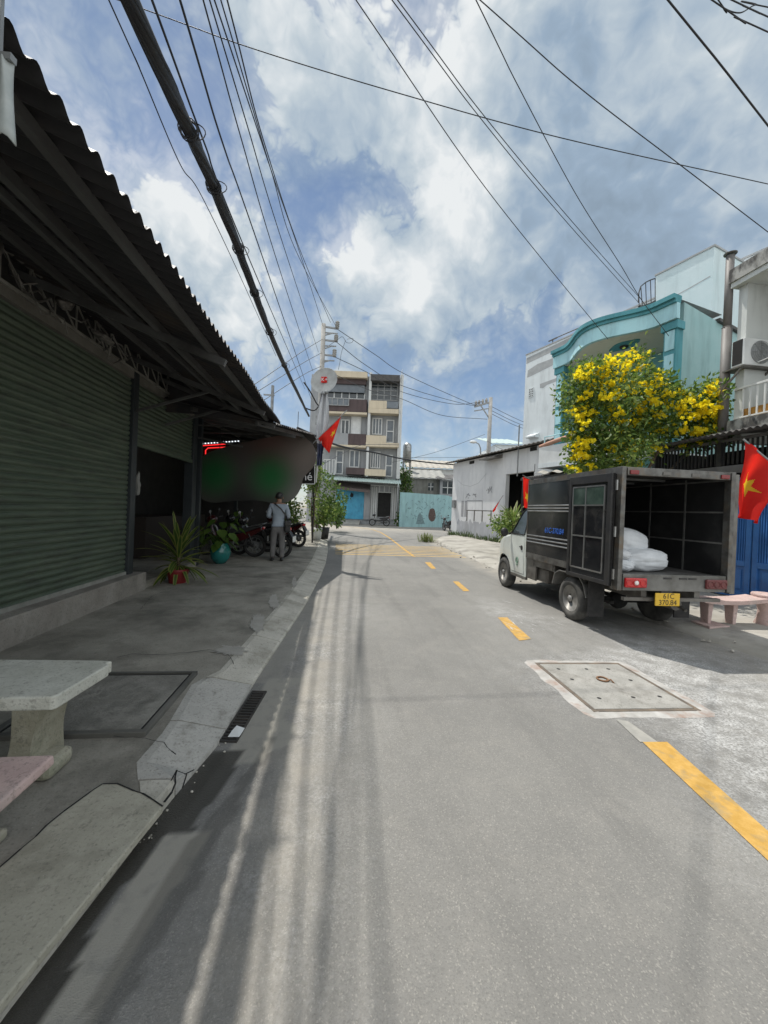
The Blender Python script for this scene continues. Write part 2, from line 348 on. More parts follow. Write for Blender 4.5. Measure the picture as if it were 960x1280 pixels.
def asphalt():
    m = bpy.data.materials.new('asphalt'); m.use_nodes = True; nt = m.node_tree; L = nt.links.new; b = nt.nodes['Principled BSDF']
    g = nt.nodes.new('ShaderNodeNewGeometry'); P = g.outputs['Position']
    def noi(s, d=6, r=.6):
        n = nd(nt, 'ShaderNodeTexNoise', Scale=s, Detail=d, Roughness=r); L(P, n.inputs['Vector']); return n.outputs['Fac']
    def rng(x, a, b_, c=0., d=1.):
        n = nt.nodes.new('ShaderNodeMapRange'); L(x, n.inputs[0])
        for i, v in enumerate((a,b_,c,d)): n.inputs[i+1].default_value = v
        return n.outputs[0]
    def mix(f, a, c):
        n = nd(nt, 'ShaderNodeMix', data_type='RGBA'); L(f, n.inputs[0])
        for i, v in ((6,a),(7,c)):
            if isinstance(v, tuple): n.inputs[i].default_value = rgba(v)
            else: L(v, n.inputs[i])
        return n.outputs[2]
    def mul(a, c):
        n = nt.nodes.new('ShaderNodeMath'); n.operation = 'MULTIPLY'; L(a, n.inputs[0])
        if isinstance(c, (int,float)): n.inputs[1].default_value = c
        else: L(c, n.inputs[1])
        return n.outputs[0]
    def att(nm): n = nd(nt, 'ShaderNodeAttribute', attribute_name=nm); return n.outputs['Fac']
    col = mix(rng(noi(.55, 8), .35, .65), (.172,.169,.160), (.228,.223,.208))
    mp = nt.nodes.new('ShaderNodeMapping'); mp.inputs['Scale'].default_value = (1.6,.16,1); L(P, mp.inputs[0])
    lg = nd(nt, 'ShaderNodeTexNoise', Scale=1.5, Detail=7, Roughness=.65); L(mp.outputs[0], lg.inputs['Vector'])
    col = mix(mul(rng(lg.outputs['Fac'], .5, .68), .55), col, (.125,.123,.117))
    col = mix(mul(rng(noi(3.2, 8, .7), .5, .75), .6), col, (.26,.25,.228))
    col = mix(mul(rng(noi(1.1, 10, .75), .60, .70), .45), col, (.10,.098,.093))
    vo = nt.nodes.new('ShaderNodeTexVoronoi'); vo.inputs['Scale'].default_value = 210; L(P, vo.inputs['Vector'])
    sp = nt.nodes.new('ShaderNodeSeparateColor'); L(vo.outputs['Color'], sp.inputs[0])
    col = mix(mul(rng(sp.outputs[0], .0, .5, 1, 0), .35), col, (.10,.10,.096))      # dark binder between the stones
    col = mix(mul(rng(sp.outputs[1], .9, .95), .26), col, (.48,.46,.41))           # pale stones
    col = mix(mul(rng(noi(260, 2), .62, .70), .2), col, (.45,.43,.38))
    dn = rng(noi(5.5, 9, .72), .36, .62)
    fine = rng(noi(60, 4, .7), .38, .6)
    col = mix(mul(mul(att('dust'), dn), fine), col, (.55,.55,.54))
    col = mix(mul(att('sand_sun'), rng(noi(2.2, 8, .7), .3, .6)), col, (.36,.33,.28))
    col = mix(mul(att('silt'), rng(noi(9, 6), .15, .5)), col, (.32,.305,.265))
    col = mix(att('wet'), col, (.05,.047,.04))
    L(col, b.inputs['Base Color'])
    rn = nt.nodes.new('ShaderNodeMix'); L(att('wet'), rn.inputs[0]); rn.inputs[2].default_value = .82; rn.inputs[3].default_value = .32; L(rn.outputs[0], b.inputs['Roughness'])
    b.inputs['Specular IOR Level'].default_value = .35
    ad = nt.nodes.new('ShaderNodeMath'); ad.operation = 'ADD'; L(vo.outputs['Distance'], ad.inputs[0]); L(noi(230, 4), ad.inputs[1])
    bp = nd(nt, 'ShaderNodeBump', Strength=.55, Distance=.004); L(ad.outputs[0], bp.inputs['Height']); L(bp.outputs[0], b.inputs['Normal'])
    return m
MT['asphalt'] = asphalt()
def sheet(name, xs, ys, zf, attrs, mat, xmap=None):
    vs = []; n = len(ys); A = {k: [] for k in attrs}
    for x in xs:
        for y in ys:
            X = xmap(x, y) if xmap else x
            vs.append((X, y, zf(X, y)))
            for k, f in attrs.items(): A[k].append(max(0., min(1., f(X, y))))
    fs = [(i*n+j, (i+1)*n+j, (i+1)*n+j+1, i*n+j+1) for i in range(len(xs)-1) for j in range(n-1)]
    me = bpy.data.meshes.new(name); me.from_pydata(vs, [], fs); me.materials.append(mat)
    for k, v in A.items():
        at = me.attributes.new(k, 'FLOAT', 'POINT'); at.data.foreach_set('value', v)
    o = bpy.data.objects.new(name, me); COL.objects.link(o); tag(o, kind='structure'); return o
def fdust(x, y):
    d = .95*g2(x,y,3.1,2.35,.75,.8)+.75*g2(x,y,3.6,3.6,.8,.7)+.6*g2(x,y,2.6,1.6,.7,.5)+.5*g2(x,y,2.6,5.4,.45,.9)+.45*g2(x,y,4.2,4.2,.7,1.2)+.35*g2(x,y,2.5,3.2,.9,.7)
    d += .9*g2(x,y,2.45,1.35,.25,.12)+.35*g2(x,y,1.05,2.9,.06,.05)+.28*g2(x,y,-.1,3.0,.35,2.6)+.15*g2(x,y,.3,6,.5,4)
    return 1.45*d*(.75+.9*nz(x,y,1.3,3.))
def fsand_sun(x, y):
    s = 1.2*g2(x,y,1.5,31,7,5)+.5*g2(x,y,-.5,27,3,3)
    s += .55*g2(x,y,-.22+.03*(y-2),3.0,.22,3.6)  # sunlit strip between the wire shadows, its brightness put into the colour
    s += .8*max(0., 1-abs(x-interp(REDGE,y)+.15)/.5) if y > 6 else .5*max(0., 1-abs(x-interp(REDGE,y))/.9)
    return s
def gut(x, y): return x-interp(CURB, y)
def fwet(x, y):
    u = gut(x,y)
    if u > .45 or y > 3.2: return 0
    w = .085+.05*nz(x,y,2.4,1.)+.03*nz(x,y,7,2.)
    core = 1 if u < w and y < 2.3 else 0
    b0 = .27+.05*nz(x,y,2.1,5.)+.025*nz(x,y,9,4.)
    band = .42 if abs(u-b0) < .03+.05*max(0., nz(x,y,1.7,8.)+.25) and .9 < y < 2.45 else (.3 if abs(u-b0) < .03 and y <= .9 else 0)
    pud = .9 if 1.75 < y < 2.33 and u < .2+.05*nz(x,y,6,3.) else 0
    return max(core, band, pud)
def fsilt(x, y):
    u = gut(x,y)
    if u > .75: return 0
    s = 1 if .09 < u < .26+.08*nz(x,y,2.,11.) and y < 1.75 else 0
    if 2.2 < y < 3.3 and .08 < u < .34+.12*nz(x,y,5,2.): s = max(s, .9)
    if y > 3.2 and u < .2+.04*nz(x,y,3,6.): s = max(s, .5)
    return s
xs = [-300,-60,-20,-8,-4,-2]+[-1.6+.13*i for i in range(72)]+[8,10,14,20,60,300]
ys = [-300,-40,-8,-2]+[-1+.13*i for i in range(116)]+[14.5+1.2*i for i in range(22)]+[45,60,100,300]
sheet('road', xs, ys, lambda x,y: 0., dict(dust=fdust, sand_sun=fsand_sun), MT['asphalt'])
us = [.024*i for i in range(34)]
yy = [-1.2+.03*i for i in range(250)]
def gz_(x, y): return .004 if x < interp(CURB,y)+.76 else -.004
sheet('road_gutter', us, yy, gz_, dict(wet=fwet, silt=fsilt, dust=fdust, sand_sun=fsand_sun), MT['asphalt'], xmap=lambda u,y: interp(CURB,y)+u)
mb = MB(); mb.poly([(-2500,-2500,-.06),(2500,-2500,-.06),(2500,2500,-.06),(-2500,2500,-.06)])
tag(mb.build('ground', M('dirt', (.2,.17,.12), (.28,.24,.18), scale=.2)), kind='structure')

# left pavement: sloping kerb stones, then the concrete walk up to the shop step
def kw(y):
    if y < 1.9: return .015
    if y < 2.05: return .015+(y-1.9)/.15*.2
    if y < 3.05: return .215+(y-2.05)*.15
    if y < 3.2: return .365-(y-3.05)/.15*.125
    return .24+.07*min(1., (y-3.2)/6)
MT['walk'] = M('walk_concrete', (.20,.188,.16), (.36,.34,.29), speck=[(70,.56,.68,.42,(.09,.085,.07)),(22,.60,.70,.45,(.12,.115,.095)),(120,.62,.7,.4,(.5,.49,.44))], scale=2.1, rough=.9, bump=.6, bscale=70, c3=(.12,.113,.095), s3=1.3, detail=12, lo=.34, hi=.7)
MT['kerb'] = M('kerb_concrete', (.42,.40,.345), (.54,.515,.45), speck=[(70,.56,.68,.42,(.09,.085,.07)),(22,.60,.70,.45,(.12,.115,.095)),(120,.62,.7,.4,(.5,.49,.44))], scale=3, rough=.92, bump=.5, bscale=80, c3=(.27,.255,.21), s3=2.2, detail=12)
MT['slab'] = M('slab_concrete', (.32,.305,.245), (.42,.40,.325), speck=[(70,.56,.68,.42,(.09,.085,.07)),(22,.60,.70,.45,(.12,.115,.095)),(120,.62,.7,.4,(.5,.49,.44))], scale=2.2, rough=.9, bump=.35, bscale=90, c3=(.22,.21,.165), s3=2.6, detail=12)
MT['ramp'] = M('ramp_mortar', (.4,.388,.355), (.52,.505,.465), speck=[(70,.56,.68,.42,(.09,.085,.07)),(22,.60,.70,.45,(.12,.115,.095)),(120,.62,.7,.4,(.5,.49,.44))], scale=5, rough=.95, bump=.8, bscale=45, c3=(.25,.24,.21), s3=5, detail=12)
yw = [-6,-3]+[-1.5+.2*i for i in range(100)]+[19,20,21.5,23,24.5,26]
def und(x, y): return SWZ+.004*nz(x,y,.8,2.)
mb = MB()
def wf(u, v):
    y = yw[round(v*(len(yw)-1))]; xt = interp(CURB,y)-kw(y); x = xt+(-7-xt)*u; return (x, y, und(x,y) if u > 0 else SWZ)
mb.grid(wf, 60, len(yw)-1)
tag(mb.build('left_pavement', MT['walk'], smooth=True), kind='structure')
mb = MB(); mr = MB()                  # kerb stones with open joints
yk = [-2.4]
while yk[-1] < 23: yk.append(yk[-1]+random.uniform(.72,1.0))
yk = sorted([y for y in yk if abs(y-2.)>.3 and abs(y-3.12)>.35]+[1.98, 3.12])
for y0, y1 in zip(yk, yk[1:]):
    t = mr if abs(y0-1.98) < .01 or 1.98 < y0 < 3.1 else mb
    n = max(2, int((y1-y0)/.12)); g_ = .006
    for i in range(n):
        a = y0+g_+(y1-y0-2*g_)*i/n; c = y0+g_+(y1-y0-2*g_)*(i+1)/n
        def pr(y):
            b_ = interp(CURB,y)
            return [(b_,y,-.01), (b_-.004,y,.018 if y>3.2 else (.03 if y>2.05 else SWZ-.012)), (b_-.02 if y>2.05 else b_-.012,y,.032 if y>2.05 else SWZ+.004), (b_-kw(y)+.0,y,SWZ+.006), (b_-kw(y)-.05,y,SWZ+.004), (b_-kw(y)-.05,y,-.01)]
        p, q = pr(a), pr(c); t.add(p+q, [(k, k+1, 6+k+1, 6+k) for k in range(5)]+([(5,4,3,2,1,0)] if i == 0 else [])+([tuple(range(6,12))] if i == n-1 else []))
tag(mb.build('kerb', MT['kerb']), kind='structure'); tag(mr.build('kerb_ramp', MT['ramp']), kind='structure')
# big slab near the camera
pts = [G(px,py,SWZ+.012) for px,py in [(-60,1330),(204,1008),(190,996),(147,980),(128,979),(98,1000),(60,1031),(-40,1118)]]
mb = MB(); mb.ext([p-V((0,0,.03)) for p in pts], (0,0,.034)); tag(mb.build('pavement_slab', MT['slab'], bevel=.006), kind='structure')
pts = [G(px,py,SWZ+.008) for px,py in [(147,974),(196,990),(208,1000),(222,978),(216,955),(200,938),(165,926),(100,930),(66,960),(80,985)]]
# cracks and joints, built as thin dark grooves
mb = MB()
def crack(pts, w=.008, z=SWZ+.0165):
    P = [G(px,py,z) for px,py in pts]; Q = []
    for p, q in zip(P, P[1:]):
        n = max(1, int((q-p).length/.05))
        for i in range(n): t = i/n; Q.append(p.lerp(q,t)+V((random.uniform(-1,1),random.uniform(-1,1),0))*.006)
    Q.append(P[-1])
    for p, q in zip(Q, Q[1:]):
        s = V((-(q-p).y, (q-p).x, 0)).normalized()*w*random.uniform(.5,1.1)/2
        mb.poly([p-s, q-s, q+s, p+s])
crack([(204,1008),(190,996),(147,980),(128,979),(98,1000),(60,1031),(-10,1092)], .008, SWZ+.018)
crack([(145,822),(165,817),(200,818),(240,815),(262,812)], .01); crack([(142,920),(180,923),(206,928),(220,943)], .006)
crack([(214,975),(222,962),(215,990),(205,1003)], .012); crack([(222,962),(232,968),(228,985)], .008); crack([(232,968),(243,962)], .008)
crack([(262,812),(285,818),(292,830)], .006); crack([(150,770),(175,762),(190,745),(215,735)], .004)
crack([(222,738),(300,742)], .006); crack([(245,716),(330,722),(372,726)], .008); crack([(280,706),(360,712)], .008)
for i in range(7): crack([(262+9*i,700-3*i),(380,706-4*i)], .006)
tag(mb.build('pavement_cracks', MT['dark_void']), kind='structure')
# pale mortar patches on the walk
MT['mortar'] = M('mortar_wash', (.36,.345,.31), (.3,.29,.26), scale=7, rough=.95, bump=.4)
mb = MB()
for cx, cy, rx, ry in [(290,813,18,6),(322,778,8,12),(342,752,6,9),(368,728,3,7)]:
    pts = []
    for k in range(80):
        a = 2*pi*k/80; r_ = (1+.3*noise.noise(V((cos(a)*7+cx, sin(a)*7, cy))))*(1+.2*noise.noise(V((cos(a)*15, sin(a)*15+cx, cy))))*(1+.35*noise.noise(V((cos(a)*1.4+cx, sin(a)*1.4, cy))))
        r_ *= 1+.35*noise.noise(V((cos(a)*4+cx, sin(a)*4, cy))); pts.append(G(cx+rx*r_*cos(a), cy+ry*r_*sin(a), SWZ+.008))
    mb.poly(pts)
tag(mb.build('pavement_mortar', MT['mortar']), kind='structure')

# right pavement
MT['rwalk'] = M('dusty_pavement', (.3,.285,.25), (.42,.4,.36), scale=1.8, rough=.95, bump=.7, bscale=22, c3=(.2,.19,.17), s3=1.1, detail=10)
yr_ = [-6,-2,0,1,2]+[2.5+.35*i for i in range(52)]+[21.2,22,23]
mb = MB()
def rf(u, v):
    y = yr_[round(v*(len(yr_)-1))]; xe = interp(REDGE,y)+.04*nz(0,y,2.3,4.)
    if u == 0: return (xe, y, -.01)
    x = xe+.04+(22-xe)*max(0., (u-.02))**1.6
    z = min(1., (x-xe)*2.5)*.06+.02+.012*nz(x,y,1.6,2.)+max(0., min(1., (y-11)/8))*.1
    return (x, y, z)
mb.grid(rf, 50, len(yr_)-1)
tag(mb.build('right_pavement', MT['rwalk'], smooth=True), kind='structure')
# broken stones along the right pavement edge
mb = MB()
for i in range(90):
    y = random.uniform(3.2, 19); x = interp(REDGE,y)+random.gauss(.05,.18); s = random.uniform(.012,.04)
    mb.blob((x,y,.02+.04*(x>interp(REDGE,y))), (s,s*random.uniform(.7,1.2),s*.6), seed=i, amp=.5, sub=1)
tag(mb.build('rubble', MT['rwalk']), kind='stuff')
# kerb rubble in the left gutter by the grate
mb = MB()
for i in range(14):
    y = random.uniform(1.7, 2.4); x = interp(CURB,y)+abs(random.gauss(.01,.035)); s = random.uniform(.003,.008)
    mb.blob((x,y,.008), (s,s,s*.7), seed=i, amp=.5, sub=1)
tag(mb.build('gutter_debris', MT['kerb']), kind='stuff')

# painted markings
mb = MB()
def strip(pts, z=.004):
    mb.poly([V((p[0],p[1],z)) for p in pts])
def dash(pl, pr_, n=14):       # two edges, ragged
    for i in range(n):
        a, b_ = i/n, (i+1)/n
        q = [V(pl[0]).lerp(V(pl[1]),a), V(pl[0]).lerp(V(pl[1]),b_), V(pr_[0]).lerp(V(pr_[1]),b_), V(pr_[0]).lerp(V(pr_[1]),a)]
        strip(q)
dash((G(803,928), G(1010,1124)), (G(834,928), G(1010,1084)))
dash((G(622,772), G(649,801)), (G(634,772), G(664,799)))
dash((G(566,727), G(579,739)), (G(573,727), G(587,739)))
dash((G(531,703), G(539,711)), (G(538,703), G(545,711)))
tag(mb.build('lane_dashes', MT['yellow_paint']), kind='structure')
mb = MB()
line = [V((2.46,11.9,0)),V((2.5,13.5,0)),V((2.6,16.5,0)),V((2.72,20,0)),V((2.75,24,0)),V((2.5,27,0)),V((1.6,29.5,0)),V((.2,31,0)),V((-2,32,0))]
for p, q in zip(line, line[1:]):
    s = V((-(q-p).y,(q-p).x,0)).normalized()*.045; strip([p-s,q-s,q+s,p+s])
tag(mb.build('lane_line', MT['yellow_paint']), kind='structure')
mb = MB()
for k in range(8):
    y = 12.05+k*.46; xl = -.02; xr = 4.2+.02*k
    for i in range(12): a, b_ = xl+(xr-xl)*i/12, xl+(xr-xl)*(i+1)/12; strip([(a,y),(b_,y),(b_,y+.13),(a,y+.13)], .003)
tag(mb.build('rumble_stripes', M('worn_yellow', (.55,.36,.10), (.33,.28,.2), scale=7, rough=.85, lo=.45, hi=.75)), kind='structure')
mb = MB()
dash((G(770,900), G(800,928)), (G(785,902), G(822,928)), 6); 
tag(mb.build('worn_lane_dash', M('faded_paint', (.26,.255,.235), (.33,.32,.29), scale=12, rough=.9)), kind='structure')
# chalky scrapes beside the truck
mb = MB()
for i in range(46):
    px, py = random.uniform(640,735), random.uniform(742,792); p = G(px,py,.0045)
    if p.x > 3.1-.02*(p.y-5): continue
    d = V((random.gauss(-.25,.25), 1, 0)).normalized()*random.uniform(.04,.28); s = V((-d.y,d.x,0)).normalized()*random.uniform(.003,.012)
    mb.poly([p-s*.3, p+d*.5-s, p+d, p+d*.5+s])
tag(mb.build('road_scrapes', M('scrape', (.5,.5,.49), (.36,.36,.35), scale=20, rough=.9)), kind='structure')

# square concrete manhole in the road
MT['mh'] = M('manhole_concrete', (.26,.255,.235), (.36,.35,.325), speck=[(70,.56,.68,.42,(.09,.085,.07)),(22,.60,.70,.45,(.12,.115,.095)),(120,.62,.7,.4,(.5,.49,.44))], scale=4, rough=.9, bump=.4, bscale=120, c3=(.2,.19,.17), s3=3)
mh = thing('manhole', 'square pale concrete manhole cover with lifting ring set in the road', 'manhole cover', (2.4,3.08,0), radians(-1.5))
mb = MB()
out = [(-.49,-.52),(.5,-.56),(.57,.36),(.54,.5),(-.1,.52),(-.5,.5)]
ring = []
N = 60
for k in range(N):
    a = 2*pi*k/N; c, s = cos(a), sin(a); m_ = max(abs(c),abs(s)); r_ = .53+.035*noise.noise(V((c*3,s*3,1)))
    ring.append((V((c/m_*r_, s/m_*r_, .001)), V((c/m_*.44, s/m_*.46, .009))))
for k in range(N): a, b_ = ring[k], ring[(k+1)%N]; mb.poly([a[0], b_[0], b_[1], a[1]])
mb.build('frame', M('mh_collar', (.32,.31,.29), (.46,.45,.43), scale=8, rough=.95, bump=.5, c3=(.3,.22,.18), s3=5), mh)
mb = MB(); mb.box(-.405,.405,-.42,.42,-.02,.012); mb.build('cover', MT['mh'], mh, bevel=.004)
mb = MB()
for x0,x1,y0,y1 in [(-.437,.437,-.455,-.424),(-.437,.437,.424,.455),(-.437,-.409,-.424,.424),(.409,.437,-.424,.424)]: mb.box(x0,x1,y0,y1,-.02,.010)
mb.build('steel_edge', M('rusty_edge', (.1,.085,.07), (.18,.14,.1), scale=9, rough=.7), mh)
for i, (x, y) in enumerate([(-.28,.3),(.0,.3),(.22,.3),(-.28,.08),(.26,.06),(-.26,-.26),(.04,-.25),(.28,-.24)]):
    mb = MB(); mb.lathe([(.017,.0125),(.0,.0128)], 12, c=(x,y,0)); mb.build('hole', MT['dark_void'], mh)
mb = MB(); mb.torus(.045,.007,(0,.07,.02)); mb.tube([(.02,.05,.012),(.05,.03,.03),(.06,.0,.012)], .007); mb.build('handle', M('rust', (.16,.08,.04), (.26,.15,.08), scale=20, rough=.8), mh, smooth=True)
# sunken slab cover in the left pavement
lid = thing('pavement_cover', 'dark sunken concrete cover slab in the left pavement beside the stone table', 'cover slab', (-1.42,2.76,SWZ))
mb = MB(); mb.box(-.42,.32,-.36,.38,-.03,.020); mb.build('slab', M('cover_conc', (.18,.172,.15), (.27,.26,.23), speck=[(70,.56,.68,.42,(.09,.085,.07)),(22,.60,.70,.45,(.12,.115,.095)),(120,.62,.7,.4,(.5,.49,.44))], scale=5, rough=.95, bump=1, bscale=30, c3=(.13,.125,.11), s3=7), lid, bevel=.006)
mb = MB()
for x0,x1,y0,y1 in [(-.47,.37,-.41,-.378),(-.47,.37,.398,.43),(-.47,-.438,-.378,.398),(.338,.37,-.378,.398)]: mb.box(x0,x1,y0,y1,-.03,.028)
mb.build('frame', M('cover_frame', (.09,.088,.078), (.14,.135,.12), rough=.8), lid, bevel=.004)
mb = MB(); mb.box(-.437,.337,-.377,.397,-.03,.0165); mb.build('groove', MT['dark_void'], lid)
# drain grate
gr = thing('drain_grate', 'narrow dark iron drain grate in the gutter beside the kerb ramp', 'drain grate', (-.575,2.72,0), radians(-5.5))
mb = MB()
for i in range(17): y = -.29+i*.036; mb.box(-.045,.045,y,y+.016,.004,.014)
mb.box(-.056,-.045,-.31,.32,.003,.015); mb.box(.045,.056,-.31,.32,.003,.015); mb.box(-.056,.056,-.32,-.305,.003,.015); mb.box(-.056,.056,.31,.325,.003,.015)
mb.build('grating', M('iron', (.05,.048,.045), (.09,.08,.07), rough=.6, metal=.5), gr)
mb = MB(); mb.box(-.05,.05,-.31,.32,-.01,.0055); mb.build('pit', MT['dark_void'], gr)
mb = MB()
a = V((-.615,2.44,.017)); 
mb.poly([a, a+V((.07,-.01,.004)), a+V((.085,.07,.012)), a+V((.03,.09,.02)), a+V((.01,.05,.008))])
tag(mb.build('paper_scrap', MT['white']), 'crumpled scrap of white paper lying on the drain grate', 'litter')
# ================================================================ left shop with shutters and corrugated awning
SX = -3.05            # shutter plane
SY0, SY1, SY2 = -2.2, 6.1, 8.45
shop = thing('shop_building', 'dark shop with green-grey roller shutters under a deep corrugated awning', 'shop', (SX,2,0))
MT['shutter'] = M('shutter_green', (.062,.086,.058), (.09,.115,.078), scale=1.4, rough=.55, bump=.8, bscale=2.2, stretch=(1,1,6), c3=(.052,.062,.046), s3=2.5)
def shutter(y0, y1, z0, z1, x):
    mb = MB(); n = int((z1-z0)/.072); prof = []
    for i in range(n+1):
        z = z0+i*.072
        prof += [(x-.0, z), (x+.016, z+.018), (x+.02, z+.036), (x+.012, z+.058), (x, z+.066)]
    prof = [p for p in prof if p[1] <= z1]
    vs = []
    for px_, pz in prof: vs += [(px_,y0,pz), (px_,y1,pz)]
    mb.add(vs, [(2*i,2*i+1,2*i+3,2*i+2) for i in range(len(prof)-1)])
    return mb
r = shutter(SY0, SY1-.12, .36, 3.2, SX).build('roller_shutter', MT['shutter'], shop, world=True)
mb = MB(); mb.box(SX-.02,SX+.035,SY0,SY1-.12,.33,.40); mb.build('bottom_rail', M('rail_pale', (.3,.3,.27), (.2,.2,.18), scale=6), r)
zb = PX(173,553,SX).z
r2 = shutter(SY1+.02, SY2-.1, zb, 3.2, SX).build('roller_shutter', MT['shutter'], shop, world=True); r2['label'] = 'half-raised roller shutter over a dark doorway'
mb = MB(); mb.box(SX-.02,SX+.04,SY1+.02,SY2-.1,zb-.07,zb); mb.build('bottom_rail', MT['shutter'], r2)
for rr in (r, r2):
    for ch in rr.children: ch.data.transform(Matrix.Translation(-shop.location))
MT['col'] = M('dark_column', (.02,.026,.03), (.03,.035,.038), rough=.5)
for y0, y1 in ((SY1-.12, SY1+.02), (SY2-.1, SY2+.1), (SY0-.3, SY0)):
    mb = MB(); mb.box(SX-.12,SX+.06,y0,y1,.3,3.35); mb.build('column', MT['col'], shop, world=True, bevel=.008)
mb = MB(); mb.box(SX-.1,SX+.05,SY0,SY2,3.2,3.3); mb.build('lintel', M('lintel', (.14,.13,.11), (.2,.19,.17), scale=4), shop, world=True)
mb = MB(); mb.box(-6,-2.86,SY0-1,6.25,-.02,.355)
mb.build('plinth', M('plinth_concrete', (.22,.2,.175), (.32,.3,.265), speck=[(70,.56,.66,.4,(.09,.085,.07)),(22,.60,.70,.45,(.12,.115,.095)),(120,.62,.7,.4,(.5,.49,.44))], scale=2.5, rough=.95, bump=.5, c3=(.15,.14,.12), s3=1.3), shop, world=True, bevel=.012)
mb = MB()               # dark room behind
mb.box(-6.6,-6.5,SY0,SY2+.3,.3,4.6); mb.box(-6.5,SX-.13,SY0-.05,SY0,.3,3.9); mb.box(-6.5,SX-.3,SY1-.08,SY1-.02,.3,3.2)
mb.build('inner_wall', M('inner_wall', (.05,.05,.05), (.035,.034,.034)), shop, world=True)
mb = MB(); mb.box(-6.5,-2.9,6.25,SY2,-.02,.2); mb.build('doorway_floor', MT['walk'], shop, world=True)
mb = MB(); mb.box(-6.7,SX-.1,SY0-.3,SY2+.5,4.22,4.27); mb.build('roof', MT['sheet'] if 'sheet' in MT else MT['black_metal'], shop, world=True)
# light lattice truss over the shutters
mb = MB(); zt0, zt1 = 3.32, 3.62; xx = SX+.05
mb.bar((xx,SY0,zt0),(xx,SY2,zt0),.03); mb.bar((xx,SY0,zt1),(xx,SY2,zt1),.028)
y = SY0; k = 0
while y < SY2-.3:
    mb.bar((xx,y,zt0),(xx,y,zt1),.014); mb.bar((xx,y,zt1 if k%2==0 else zt1),(xx,y+.33,zt0),.014); y += .33; k += 1
mb.build('truss', M('truss_paint', (.28,.27,.24), (.17,.16,.14), scale=6, rough=.6), shop, world=True)
mb = MB(); mb.box(SX-.12,SX-.06,SY0,SY2,3.2,4.2); mb.build('upper_wall', M('upper_wall', (.035,.034,.033), (.05,.048,.046)), shop, world=True)
# awning: corrugated sheet on purlins
EX, EZ = -1.085, 2.93; RX, RZ = SX-.25, 3.72
AY0, AY1 = -2.4, 7.15
PER = .112
def roofpt(x, y):
    return EZ+(RZ-EZ)*(x-EX)/(RX-EX)
mb = MB(); n = int((AY1-AY0)/PER*8)
def rp(u, v):
    y = AY0+(AY1-AY0)*u; x = EX+(RX-EX)*v
    return (x+.008*sin(y*3.1)*(1-v), y, roofpt(x,y)+.021*sin(2*pi*y/PER)+.008*sin(y*1.9))
mb.grid(rp, n, 3)
mb2 = MB(); mb2.grid(lambda u,v: tuple(V(rp(u,v))-V((0,0,.004))), n, 3)
o = len(mb.v); mb.v += mb2.v; mb.f += [tuple(i+o for i in f[::-1]) for f in mb2.f]; mb.mi += mb2.mi
MT['sheet'] = M('roof_sheet', (.052,.049,.052), (.033,.031,.034), scale=2, rough=.6, c3=(.075,.058,.048), s3=1.5, bump=.6, bscale=3)
aw = mb.build('awning', MT['sheet'], shop, world=True, smooth=True)
MT['purlin'] = M('purlin_paint', (.14,.14,.137), (.075,.072,.07), scale=3, rough=.55, metal=.3, stretch=(1,.3,1))
for x, wd_, hh in ((-1.3,.04,.06), (-1.78,.05,.07), (-2.02,.04,.05), (-2.5,.045,.06)):
    z = roofpt(x,0)-.03-hh/2; mb = MB(); mb.box(x-wd_/2,x+wd_/2,AY0,AY1-.05,z-hh/2,z+hh/2)
    p = mb.build('purlin', MT['purlin'], aw); p.data.transform(Matrix.Translation(-shop.location))
for y in (-1.2, 1.4, 4.0, 6.05, 7.0):
    mb = MB(); mb.bar((EX-.08,y,roofpt(EX-.08,0)-.12),(RX,y,roofpt(RX,0)-.12),.05,.07); 
    p = mb.build('rafter', MT['purlin'], aw); p.data.transform(Matrix.Translation(-shop.location))
for y in (6.05, 7.0):
    mb = MB(); mb.bar((SX+.06,y,2.75),(-2.0,y,roofpt(-2.0,0)-.15),.035); mb.build('brace', MT['purlin'], shop, world=True)
mb = MB(); mb.ext([(EX-.12,AY1-.03,roofpt(EX-.12,0)+.004),(RX,AY1-.03,roofpt(RX,0)+.004),(RX,AY1-.03,3.0),(-2.6,AY1-.03,3.0),(EX-.12,AY1-.03,2.86)],(0,.025,0)); mb.build('gable_sheet', MT['sheet'], shop, world=True)
# clutter of cables and lamps on the truss
mb = MB()
for i in range(9):
    y = 3.6+random.random()*1.6; z = 3.3+random.random()*.2; pts = [(xx+.05+random.random()*.1, y+.25*t, z+.08*sin(t*4+i)-.05*t) for t in [j/6*2 for j in range(7)]]
    mb.tube(pts, random.uniform(.006,.013), 5)
mb.blob((xx+.12,4.35,3.45),(.06,.09,.07),1,.4); mb.blob((xx+.12,3.55,3.5),(.05,.05,.09),2,.3); mb.blob((xx+.2,4.9,3.33),(.05,.16,.04),3,.5)
mb.build('cable_tangle', MT['dirty_steel'], shop, world=True)
# goods hanging just inside the half-open doorway
mb = MB()
for i, (y, z) in enumerate([(6.55,1.75),(6.75,1.55),(7.0,1.7)]): mb.blob((SX-.35,y,z),(.05,.05,.18),i,.5)
mb.build('hanging_goods', M('cloth_pale', (.3,.3,.28)), shop, world=True, smooth=True)

